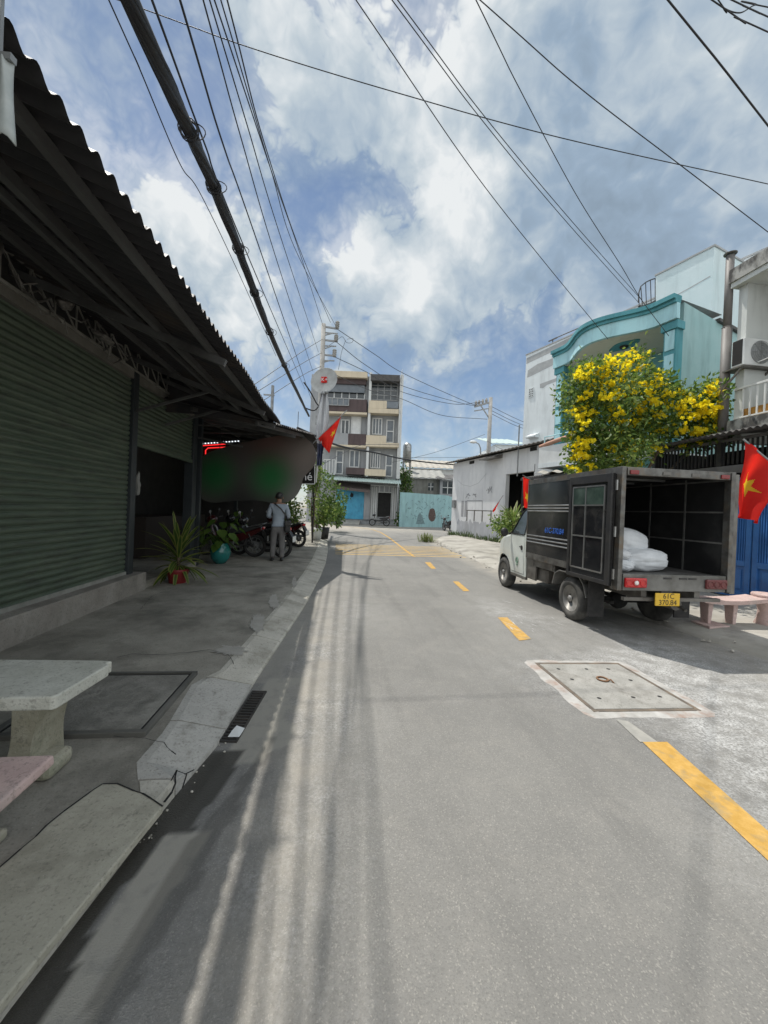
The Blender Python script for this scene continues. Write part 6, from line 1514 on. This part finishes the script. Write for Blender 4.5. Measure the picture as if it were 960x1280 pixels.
mb.ext([(x-L_.x,-.13,z) for x,z in prof[:1]+[(xr-.3,zt0-.008),(xr-.6,zt0-.008)][:0]+prof[1:]],(0,.26,0)); mb.build('seat', MT['pink_stone'], pb_, bevel=.008)
mb = MB(); mb.box(xr-.38-L_.x,xr-.17-L_.x,-.15,.15,0,.04); mb.build('foot', MT['moss_stone'], pb_, bevel=.01)
b0 = PY(871,746,4.62); 
rb_ = thing('stone_bench', 'worn pink stone bench on the right pavement behind the truck', 'bench', (5.25,4.64,.06), 0, 'stone benches')
mb = MB(); x0 = b0.x-5.25; zz = b0.z-.06; n = 16
for i in range(n):
    def sg_(t): return zz-.03*sin(pi*t)+.012*t
    a_, b_ = i/n, (i+1)/n; xa, xb = x0+.95*a_, x0+.95*b_
    mb.hexa([(xa,-.14,sg_(a_)-.055),(xb,-.14,sg_(b_)-.055),(xb,.14,sg_(b_)-.055),(xa,.14,sg_(a_)-.055)],[(xa,-.15,sg_(a_)),(xb,-.15,sg_(b_)),(xb,.15,sg_(b_)),(xa,.15,sg_(a_))])
mb.build('seat', MT['pink_stone'], rb_, weld=True)
for xl in (x0+.17, x0+.55):
    mb = MB(); mb.hexa([(xl-.022,-.055,0),(xl+.022,-.055,0),(xl+.022,.055,0),(xl-.022,.055,0)],[(xl-.035,-.07,zz-.06),(xl+.045,-.07,zz-.06),(xl+.045,.07,zz-.06),(xl-.035,.07,zz-.06)]); mb.build('leg', MT['pink_stone'], rb_, bevel=.01)
mb = MB(); mb.hexa([(x0+.02,-.2,-.02),(x0+.36,-.17,-.02),(x0+.34,.12,-.02),(x0+.05,.1,-.02)],[(x0+.02,-.2,.035),(x0+.36,-.17,.04),(x0+.34,.12,.04),(x0+.05,.1,.035)]); mb.build('foot_slab', MT['pink_stone'], rb_, bevel=.008)
st_ = thing('stone_stool', 'round waisted pink stone stool at the end of the right bench', 'stool', (x0+5.25+1.1,4.62,.06))
mb = MB(); mb.lathe([(.13,0),(.14,.02),(.11,.1),(.10,.2),(.12,.3),(.17,.38),(.18,.42),(.17,.44),(0,.445)],28); mb.build('body', MT['pink_stone'], st_, smooth=True)

# --- plants
r7 = random.Random(17)
def strap(mb, base, yaw, el, Lf, w, droop, n=9):
    d = V((cos(yaw)*cos(el), sin(yaw)*cos(el), sin(el))); p = V(base); s = V((-sin(yaw),cos(yaw),0)); L2 = [];
    for i in range(n+1):
        t = i/n; ww = w*(.35+1.3*t*(1-t)*2.2)*(1 if t < .97 else .1)
        L2.append((p-s*ww, p-s*ww*.55-V((0,0,ww*.15)), p+s*ww*.55-V((0,0,ww*.15)), p+s*ww)); d = (d+V((0,0,-droop/n))).normalized(); p = p+d*Lf/n
    for a_, b_ in zip(L2, L2[1:]):
        for k in range(3): mb.cur = 1 if k != 1 else 0; mb.add([a_[k],a_[k+1],b_[k+1],b_[k]],[(0,1,2,3)])
c_ = G(222,728,SWZ)
cp = thing('potted_cordyline', 'spiky variegated plant in a red pot beside the shop step', 'potted plant', (c_.x,c_.y,SWZ))
mb = MB(); mb.lathe([(.0,.0),(.13,.0),(.17,.2),(.185,.2),(.185,.235),(.165,.235),(.155,.2),(0,.19)],24); mb.build('pot', M('pot_red', (.22,.018,.02), (.16,.015,.016), rough=.4), cp, smooth=False)
mb = MB()
for i in range(46): 
    yaw = i*2.4+r7.uniform(-.3,.3); lv = i/46; strap(mb, (.02*cos(yaw),.02*sin(yaw),.24+.34*lv), yaw, radians(8+70*lv+r7.uniform(-12,12)), r7.uniform(.45,.72), .035, r7.uniform(.7,1.5)*(1-.5*lv))
for i in range(9): yaw = i*.7; strap(mb, (0,0,.3), yaw, radians(r7.uniform(-20,5)), .45, .03, 1.6)
mb.build('leaves', [MT['leaf_dark'], thin(M('leaf_yellow_edge', (.26,.26,.06), (.2,.24,.06), rough=.5),.3)], cp)
mb = MB(); mb.tube([(0,0,.15),(.01,0,.6)],.03,8); mb.build('stem', MT['bark'], cp)
c_ = G(275,704,SWZ)
tp_ = thing('potted_philodendron', 'broad leaved plant in a turquoise pot in the shade of the cafe', 'potted plant', (c_.x,c_.y,SWZ))
mb = MB(); mb.lathe([(0,0),(.12,0),(.2,.12),(.225,.26),(.2,.38),(.16,.43),(.17,.46),(.14,.46),(.13,.4),(0,.39)],28); mb.build('pot', M('pot_teal', (.015,.15,.14), (.02,.19,.175), rough=.25, coat=.5), tp_, smooth=True)
def heart(mb, base, yaw, el, stem, s):
    d = V((cos(yaw)*cos(el), sin(yaw)*cos(el), sin(el))); tip = V(base)+d*stem; mb.cur = 0
    mb.tube([base, V(base).lerp(tip,.5)+V((0,0,.04)), tip], .007, 5)
    side = V((-sin(yaw),cos(yaw),0)); dn = (V((cos(yaw),sin(yaw),0))*.7-V((0,0,.7))).normalized(); mb.cur = 1
    out = [(-.15,.22),(.1,.46),(.45,.4),(.8,.16),(1,0)]
    L1 = [tip+dn*s*a+side*s*b_ for a,b_ in out]; R1 = [tip+dn*s*a-side*s*b_ for a,b_ in out]; mid = [tip+dn*s*a+V((0,0,-.04*s)) for a,_ in out]
    for i in range(4): mb.poly([L1[i],L1[i+1],mid[i+1],mid[i]]); mb.poly([mid[i],mid[i+1],R1[i+1],R1[i]])
mb = MB()
for i in range(22): heart(mb, (0,0,.4), i*2.4, radians(r7.uniform(10,80)), r7.uniform(.15,.65), r7.uniform(.16,.3))
mb.build('leaves', [MT['leaf_dark'],MT['leaf_mid']], tp_)
for px, py, lab, hgt in ((305,690,'dark leafy plant in a black pot behind the turquoise pot',1.35),(250,699,'low shaded plant in a black pot between cordyline and turquoise pot',.9)):
    c_ = G(px,py,SWZ); t = thing('potted_plant', lab, 'potted plant', (c_.x-.35,c_.y+.6,SWZ)); mb = MB(); mb.lathe([(0,0),(.14,0),(.19,.32),(.17,.32),(0,.28)],20); mb.build('pot', MT['black_metal'], t, smooth=True)
    mb = MB()
    for i in range(24): heart(mb, (0,0,.3+hgt*.4*(i%4)/4), i*2.4, radians(r7.uniform(5,75)), r7.uniform(.15,.5)*hgt, r7.uniform(.14,.26))
    mb.build('leaves', [MT['leaf_dark'],MT['leaf_mid']], t)
# kerbside shrubs where the road bends
def shrub(label, px, base, poly, D, pot, seed, s=.12, n=26, k=60, name='potted_shrub', mats=(.4,.4,.2), spread=.5):
    rr = random.Random(seed); b_ = G(px,base,SWZ); b_ = AT(px,base,D); b_.z = SWZ
    t = thing(name, label, 'shrub', tuple(b_)); cs = []
    x0, x1 = min(p[0] for p in poly), max(p[0] for p in poly); y0, y1 = min(p[1] for p in poly), max(p[1] for p in poly)
    while len(cs) < k:
        x, y = rr.uniform(x0,x1), rr.uniform(y0,y1)
        if inside(x, y, poly): cs.append(AT(x,y,D+rr.gauss(0,spread)))
    mb = MB(); clumps(mb, cs, .2, n, s, rr, mats); mb.build('foliage', LM, t, world=True)
    mb = MB(); top_ = AT(px,min(base-12,(y0+y1)/2),D)
    for j in range(4): mb.tube([b_+V((0,0,.1)), b_.lerp(top_,.6)+V((rr.uniform(-.1,.1),0,0)), top_+V((rr.uniform(-.5,.5),rr.uniform(-.3,.3),rr.uniform(-.3,.5)))],[.03,.02,.008],5)
    mb.build('stem', MT['bark'], t, world=True)
    if pot: mb = MB(); mb.lathe([(0,0),(pot[0]*.75,0),(pot[0],pot[1]),(pot[0]*.9,pot[1]),(0,pot[1]*.85)],20); mb.build('pot', pot[2], t, smooth=True)
    return t
shrub('pale leafed shrub in a white pot at the kerb corner', 396,667,[(390,640),(396,628),(404,622),(412,630),(414,645),(404,655),(394,652)], 15.8, (.22,.5,MT['white']), 21, .14, 24, 34, mats=(.2,.4,.4))
shrub('tall wispy shrub in a dark pot nearest the blue shutters', 405,664,[(396,600),(403,588),(412,592),(418,604),(424,614),(432,620),(426,628),(424,640),(418,648),(408,650),(400,640),(398,620)], 16.6, (.24,.5,MT['black_metal']), 22, .13, 20, 52, mats=(.55,.35,.1), spread=.6)
shrub('dense dark bush growing beside the pavement below the blue shutters', 421,655,[(412,632),(424,626),(430,634),(430,648),(420,655),(410,652)], 23, None, 23, .2, 26, 34, 'roadside_bush', (.6,.35,.05))
shrub('white flowering plant in a pot behind the parked motorbikes', 364,672,[(357,632),(368,628),(374,640),(368,650),(358,648)], 13.2, (.2,.4,MT['black_metal']), 24, .12, 20, 26)
shrub('yellow green creeper hanging on the cafe corner post', 391,655,[(386,575),(395,570),(399,585),(396,612),(389,640),(385,610)], 14.6, None, 25, .12, 16, 46, 'creeper', (.1,.4,.5), .2)
mb = MB(); b_ = AT(391,660,14.6); mb.tube([(b_.x,b_.y,SWZ),tuple(AT(393,565,14.6))],.035,8); tag(mb.build('corner_post', MT['black_metal']), 'thin dark post carrying the yellow green creeper', 'post')
shrub('leafy yellow green bush in front of the warehouse doorway', 630,668,[(620,655),(626,646),(638,642),(646,650),(640,662),(624,664)], 13.6, None, 26, .12, 24, 36, 'roadside_bush', (.2,.4,.4))
shrub('small bush at the foot of the apartment gate', 503,655,[(498,640),(504,636),(507,648),(504,655),(498,654)], 35, None, 27, .3, 20, 14, 'roadside_bush', (.5,.4,.1))
c_ = AT(642,640,13.2)
pc = thing('spiky_pandanus', 'big spiky striped plant in front of the dark warehouse doorway', 'plant', (c_.x,c_.y,.18))
mb = MB()
for i in range(60): yaw = i*2.4+r7.uniform(-.3,.3); lv = i/60; strap(mb, (0,0,.55+.5*lv), yaw, radians(5+72*lv+r7.uniform(-10,10)), r7.uniform(.55,.85), .04, r7.uniform(.9,1.6)*(1-.4*lv))
mb.build('leaves', [MT['leaf_mid'], M('leaf_cream_edge', (.42,.42,.2), (.34,.36,.16), rough=.5)], pc)
mb = MB(); mb.tube([(0,0,0),(0,0,1.0)],.07,8); mb.build('stem', MT['bark'], pc)
def tuft(label, loc, n, h, spread, seed, name='grass_tuft'):
    rr = random.Random(seed); t = thing(name, label, 'grass', loc); mb = MB()
    for i in range(n):
        a_ = rr.uniform(0,6.28); r_ = rr.uniform(0,spread); strap(mb, (r_*cos(a_),r_*sin(a_)*.6,0), rr.uniform(0,6.28), radians(rr.uniform(45,88)), h*rr.uniform(.5,1.1), .012, rr.uniform(.3,1.2), 4)
    mb.build('blades', [MT['leaf_mid'], M('dry_grass', (.3,.26,.12), (.22,.22,.09))], t); return t
c_ = G(533,677.5); tuft('dry grass tuft at the corner of the right pavement', (c_.x,c_.y,.0), 170, .5, .42, 31)
mb = MB(); rr = random.Random(8); M_w = wh.matrix_basis
for i in range(110):
    u = rr.uniform(1.5, WL); p = M_w @ V((u, rr.uniform(.05,.3), .12)); h_ = .35+.3*noise.noise(V((u*1.5,0,2)))
    for k in range(7): strap(mb, p+V((rr.gauss(0,.1),rr.gauss(0,.1),0)), rr.uniform(0,6.28), radians(rr.uniform(30,85)), max(.12,h_*rr.uniform(.5,1.2)), .018, rr.uniform(.3,1.2), 4)
tag(mb.build('weeds', [MT['leaf_dark'], M('dark_weed', (.05,.055,.03), (.09,.09,.05))]), kind='stuff')

# --- motorbikes
MT['bike_black'] = M('bike_black', (.018,.018,.02), (.03,.03,.032), rough=.25, coat=.5, scale=4)
MT['bike_red'] = M('bike_dark_red', (.06,.008,.009), (.045,.007,.008), rough=.28, coat=.5)
MT['bike_silver'] = M('bike_silver', (.3,.3,.3), (.22,.22,.22), rough=.3, metal=.7)
MT['seat_vinyl'] = M('seat_vinyl', (.02,.02,.02), (.03,.03,.03), rough=.6)
BG = 'motorbikes parked along the street'
RY = Matrix.Rotation(pi/2,3,'Y')
def make_bike(label, paint):
    t = thing('motorbike', label, 'motorbike', (0,0,0), 0, BG)
    for y in (-.62,.62):
        mb = MB(); mb.torus(.255,.045,(0,y,.30),RY,32,10); w_ = mb.build('tyre', MT['rubber'], t, smooth=True)
        mb = MB(); mb.torus(.215,.018,(0,y,.30),RY,28,6); mb.lathe([(.04,-.06),(.05,-.03),(.05,.03),(.04,.06)],12,RY,(0,y,.30))
        for k in range(10): a_ = 2*pi*k/10; mb.bar((0,y,.30),(0,y+.21*cos(a_),.30+.21*sin(a_)),.014)
        mb.build('rim', MT['bike_silver'], w_); mb = MB(); mb.lathe([(.11,.03),(.11,.034),(.0,.035)],20,RY,(0,y,.30)); mb.build('brake_disc', MT['galv'], w_)
    mb = MB()
    for s in (-1,1): mb.tube([(s*.075,.62,.30),(s*.075,.50,.70)],.022,8)
    mb.tube([(0,.50,.66),(0,.43,.92)],.03,8); mb.build('fork', MT['bike_silver'], t)
    mb = MB()
    for i in range(9):
        a0_, a1_ = radians(35+16*i), radians(51+16*i); mb.hexa([(-.06,.62+.31*cos(a0_),.3+.31*sin(a0_)),(.06,.62+.31*cos(a0_),.3+.31*sin(a0_)),(.06,.62+.31*cos(a1_),.3+.31*sin(a1_)),(-.06,.62+.31*cos(a1_),.3+.31*sin(a1_))],[(-.06,.62+.325*cos(a0_),.3+.325*sin(a0_)),(.06,.62+.325*cos(a0_),.3+.325*sin(a0_)),(.06,.62+.325*cos(a1_),.3+.325*sin(a1_)),(-.06,.62+.325*cos(a1_),.3+.325*sin(a1_))])
    mb.build('front_fender', paint, t)
    mb = MB(); mb.tube([(-.34,.36,.99),(-.2,.42,.97),(0,.43,.93),(.2,.42,.97),(.34,.36,.99)],.014,8); hb = mb.build('handlebar', MT['black_metal'], t); 
    for s in (-1,1):
        mb = MB(); mb.tube([(s*.22,.40,.98),(s*.36,.345,.995)],.02,8); mb.build('grip', MT['rubber'], hb)
        mb = MB(); mb.tube([(s*.22,.41,.98),(s*.27,.40,1.14)],.008,6); mb.blob((s*.29,.40,1.17),(.065,.018,.045),1,0,2); mb.build('mirror', MT['bike_silver'] if s<0 else MT['black_metal'], t, smooth=True)
    mb = MB(); mb.blob((0,.47,.93),(.13,.13,.12),2,.05,3); hl = mb.build('front_cowl', paint, t, smooth=True); mb = MB(); mb.blob((0,.575,.92),(.08,.04,.06),2,.0,2); mb.build('headlight', MT['glass'], t, smooth=True)
    mb = MB()
    for s in (-1,1): mb.ext([(s*.05,.47,.86),(s*.16,.40,.74),(s*.17,.30,.42),(s*.10,.24,.34),(s*.06,.34,.58)],(s*.012,.012,0))
    mb.build('leg_shield', paint, t, bevel=.006)
    prof = [(.30,.52),(.12,.50),(-.05,.54),(-.22,.60),(-.5,.68),(-.82,.80),(-.84,.72),(-.55,.54),(-.30,.42),(.0,.40),(.28,.44)]
    mb = MB()
    for s in (-1,1): mb.ext([(0,y,z) for y,z in prof],(s*.12,0,0))
    mb.build('body', paint, t, bevel=.02)
    mb = MB(); sp_ = [(.02,.70),(.0,.62),(-.3,.62),(-.55,.70),(-.78,.79),(-.78,.83),(-.6,.80),(-.4,.755),(-.2,.74)]; mb.ext([(-.12,y,z) for y,z in sp_],(.24,0,0)); mb.build('seat', MT['seat_vinyl'], t, bevel=.03)
    mb = MB(); mb.box(-.1,.1,-.12,.2,.22,.40); mb.tube([(0,.15,.3),(0,.3,.34)],.07,10); mb.build('engine', MT['bike_silver'], t, bevel=.02)
    mb = MB(); mb.tube([(.1,.15,.26),(.13,0,.2),(.14,-.3,.26),(.14,-.8,.4)],[.018,.02,.045,.05],10); mb.build('exhaust', MT['bike_silver'], t, smooth=True)
    mb = MB(); mb.tube([(-.07,-.05,.33),(-.07,-.62,.3)],.022,8); mb.tube([(.07,-.05,.33),(.07,-.62,.3)],.022,8)
    for s in (-1,1): mb.tube([(s*.1,-.62,.32),(s*.11,-.5,.62)],.025,8)
    mb.build('swing_arm', MT['black_metal'], t)
    mb = MB(); mb.ext([(-.07,-.84,.74),(-.07,-.95,.55),(-.07,-.97,.42),(-.07,-.93,.42),(-.07,-.82,.66)],(.14,0,0)); mb.build('rear_fender', MT['black_metal'], t)
    mb = MB(); mb.box(-.07,.07,-.87,-.83,.73,.80); mb.build('taillight', MT['red_lamp'], t, bevel=.01); mb = MB(); mb.box(-.095,.095,-.982,-.972,.44,.58); mb.build('number_plate', MT['white'], t)
    mb = MB(); mb.tube([(-.1,-.5,.80),(-.1,-.85,.88),(0,-.92,.9),(.1,-.85,.88),(.1,-.5,.80)],.012,6); mb.build('grab_rail', MT['bike_silver'], t)
    mb = MB(); mb.tube([(-.1,.0,.24),(-.24,.03,.005)],.012,6); mb.build('kickstand', MT['black_metal'], t); return t
bk = make_bike('black motorbike right behind the standing person, its rear wheel towards the road', MT['bike_black'])
br_ = make_bike('dark red motorbike parked second in the cafe row', MT['bike_red'])
def put(b, x, y, rz, z=SWZ, lean=-5, label=None):
    b.location = (x,y,z); b.rotation_euler = (0,radians(lean),rz)
    if label: b['label'] = label
def rear_at(px, py, rz):        # the bike whose rear wheel stands on this pixel
    p = G(px,py,SWZ); return p.x+.62*(-sin(rz)), p.y+.62*cos(rz)
put(bk, *rear_at(352,697,radians(72)), radians(72))
put(br_, *rear_at(373,684,radians(62)), radians(62), label='dark red motorbike whose back wheel stands nearest the kerb')
c2 = copy_tree(bk); put(c2, *rear_at(334,690,radians(80)), radians(80), label='black motorbike deep in the shade left of the standing person')
c3 = copy_tree(bk); put(c3, *rear_at(366,674,radians(66)), radians(66), label='black motorbike last in the cafe row, by the white flowers')
c4 = copy_tree(br_); put(c4, *rear_at(318,696,radians(85)), radians(85), label='dark red motorbike hidden in the gloom beside the turquoise pot')
c5 = copy_tree(bk); p = G(474,657.5); put(c5, p.x, p.y, radians(82), 0, label='black motorbike in front of the open apartment doorway')
c6 = copy_tree(bk); p = G(559.5,664); put(c6, p.x, p.y, radians(8), 0, label='black motorbike seen end on at the warehouse corner')

# --- person standing with a shoulder bag
MT['skin'] = M('skin', (.28,.16,.10), (.24,.13,.085), rough=.6)
fp_ = G(346,701,SWZ)
ps_ = thing('person', 'person seen from behind in pale shirt and grey trousers with black shoulder bag', 'person', (fp_.x,fp_.y,SWZ), radians(6))
def skin(name, verts, edges, mat, parent, sub=2, root=0):
    me = bpy.data.meshes.new(name); me.from_pydata([v[0] for v in verts], edges, []); o = bpy.data.objects.new(name, me); COL.objects.link(o)
    sk_ = o.modifiers.new('skin','SKIN'); sk_.use_smooth_shade = True
    if not me.skin_vertices: 
        bpy.context.view_layer.objects.active = o
    for i, v in enumerate(verts):
        r_ = v[1]; me.skin_vertices[0].data[i].radius = r_ if isinstance(r_, tuple) else (r_, r_)
        me.skin_vertices[0].data[i].use_root = (i == root)
    sb_ = o.modifiers.new('sub','SUBSURF'); sb_.levels = sub; sb_.render_levels = sub
    dg = bpy.context.evaluated_depsgraph_get(); m2 = bpy.data.meshes.new_from_object(o.evaluated_get(dg)); bpy.data.objects.remove(o)
    m2.materials.clear(); m2.materials.append(mat); m2.name = name; m2.polygons.foreach_set('use_smooth', [True]*len(m2.polygons))
    r = bpy.data.objects.new(name, m2); COL.objects.link(r); r.parent = parent; return r
Vt = []; Ed = []
def jt(p, r, par=None):
    Vt.append((p, r)); i = len(Vt)-1
    if par is not None: Ed.append((par, i))
    return i
pel = jt((0,0,.90),(.13,.10)); spn = jt((0,.01,1.10),(.12,.09),pel); che = jt((0,.0,1.28),(.15,.10),spn); nk = jt((0,.03,1.42),.055,che); hb_ = jt((0,.06,1.49),.07,nk); hd_ = jt((0,.085,1.57),(.082,.095),hb_); ht = jt((0,.10,1.65),.06,hd_); jt((0,.19,1.53),.014,hd_)
for s in (-1,1):
    sh_ = jt((s*.165,.0,1.36),.06,che); el_ = jt((s*.235,-.01,1.10),.043,sh_); wr_ = jt((s*.15,.22,1.06),.03,el_); pm = jt((s*.11,.29,1.07),(.034,.018),wr_)
    for k, (dx, L1) in enumerate(((-.03,.06),(-.01,.072),(.01,.068),(.03,.055))):
        a_ = jt((s*.10+dx,.33,1.08),.0095,pm); jt((s*.10+dx-s*.01,.33+L1*.8,1.06),.008,a_)
    a_ = jt((s*.075,.27,1.09),.010,pm); jt((s*.06,.30,1.105),.009,a_)
    hp = jt((s*.085,0,.86),.085,pel); kn = jt((s*.10,.02,.48),.055,hp); an = jt((s*.105,-.02,.09),.038,kn); jt((s*.125,.10,.035),.032,an)
skin('body', Vt, Ed, MT['skin'], ps_)
v = [((0,0,.86),(.165,.125)),((0,0,.98),(.155,.115)),((0,.01,1.12),(.15,.11)),((0,.0,1.28),(.175,.12)),((0,.01,1.385),(.10,.075))]; e = [(0,1),(1,2),(2,3),(3,4)]
for s in (-1,1): i = len(v); v += [((s*.175,.0,1.35),.075),((s*.215,-.005,1.22),.066),((s*.24,-.01,1.09),.058),((s*.19,.12,1.07),.05)]; e += [(3,i),(i,i+1),(i+1,i+2),(i+2,i+3)]
skin('shirt', v, e, M('shirt_pale', (.27,.32,.38), (.36,.41,.46), scale=5, rough=.85, bump=.5, bscale=16), ps_, root=1)
v = [((0,0,.93),(.15,.115)),((0,0,.84),(.15,.12))]; e = [(0,1)]
for s in (-1,1): i = len(v); v += [((s*.09,0,.74),.098),((s*.10,.015,.48),.08),((s*.108,-.01,.25),.07),((s*.11,-.015,.07),.066)]; e += [(1,i),(i,i+1),(i+1,i+2),(i+2,i+3)]
skin('trousers', v, e, M('trousers_grey', (.13,.125,.125), (.18,.175,.17), scale=6, rough=.9, bump=.5, bscale=18), ps_, root=0)
for s in (-1,1):
    mb = MB(); mb.blob((s*.115,.045,.045),(.05,.14,.045),1,.03,3); mb.build('shoe', MT['black_metal'], ps_, smooth=True)
    mb = MB(); mb.blob((s*.092,.075,1.555),(.012,.02,.032),1,.05,2); mb.build('ear', MT['skin'], ps_, smooth=True)
    mb = MB(); mb.blob((s*.035,.172,1.565),(.012,.008,.008),1,0,2); mb.build('eye', MT['black_metal'], ps_, smooth=True)
mb = MB(); mb.blob((0,.065,1.60),(.095,.105,.095),3,.06,3); mb.build('hair', MT['black_metal'], ps_, smooth=True)
bg_ = thing('shoulder_bag', 'black shoulder bag hanging at the right hip of the person', 'bag', tuple(ps_.matrix_basis @ V((.22,-.06,.72))), radians(6))
mb = MB(); mb.box(-.06,.08,-.13,.13,0,.27); mb.build('bag', MT['seat_vinyl'], bg_, bevel=.03); mb = MB(); mb.box(-.065,.085,-.135,.135,.15,.275); mb.build('flap', MT['black_metal'], bg_, bevel=.02)
mb = MB(); q = [(.0,-.02,.27),(-.04,-.10,.40),(-.16,-.125,.56),(-.27,-.10,.65),(-.32,.0,.695),(-.30,.10,.64),(-.2,.14,.52),(-.05,.13,.38),(.02,.02,.27)]
P_ = [V(p) for p in q]
for a_, b_ in zip(P_, P_[1:]): mb.bar(a_, b_, .035, .008, up=(0,-1,.3))
mb.build('strap', MT['black_metal'], bg_)
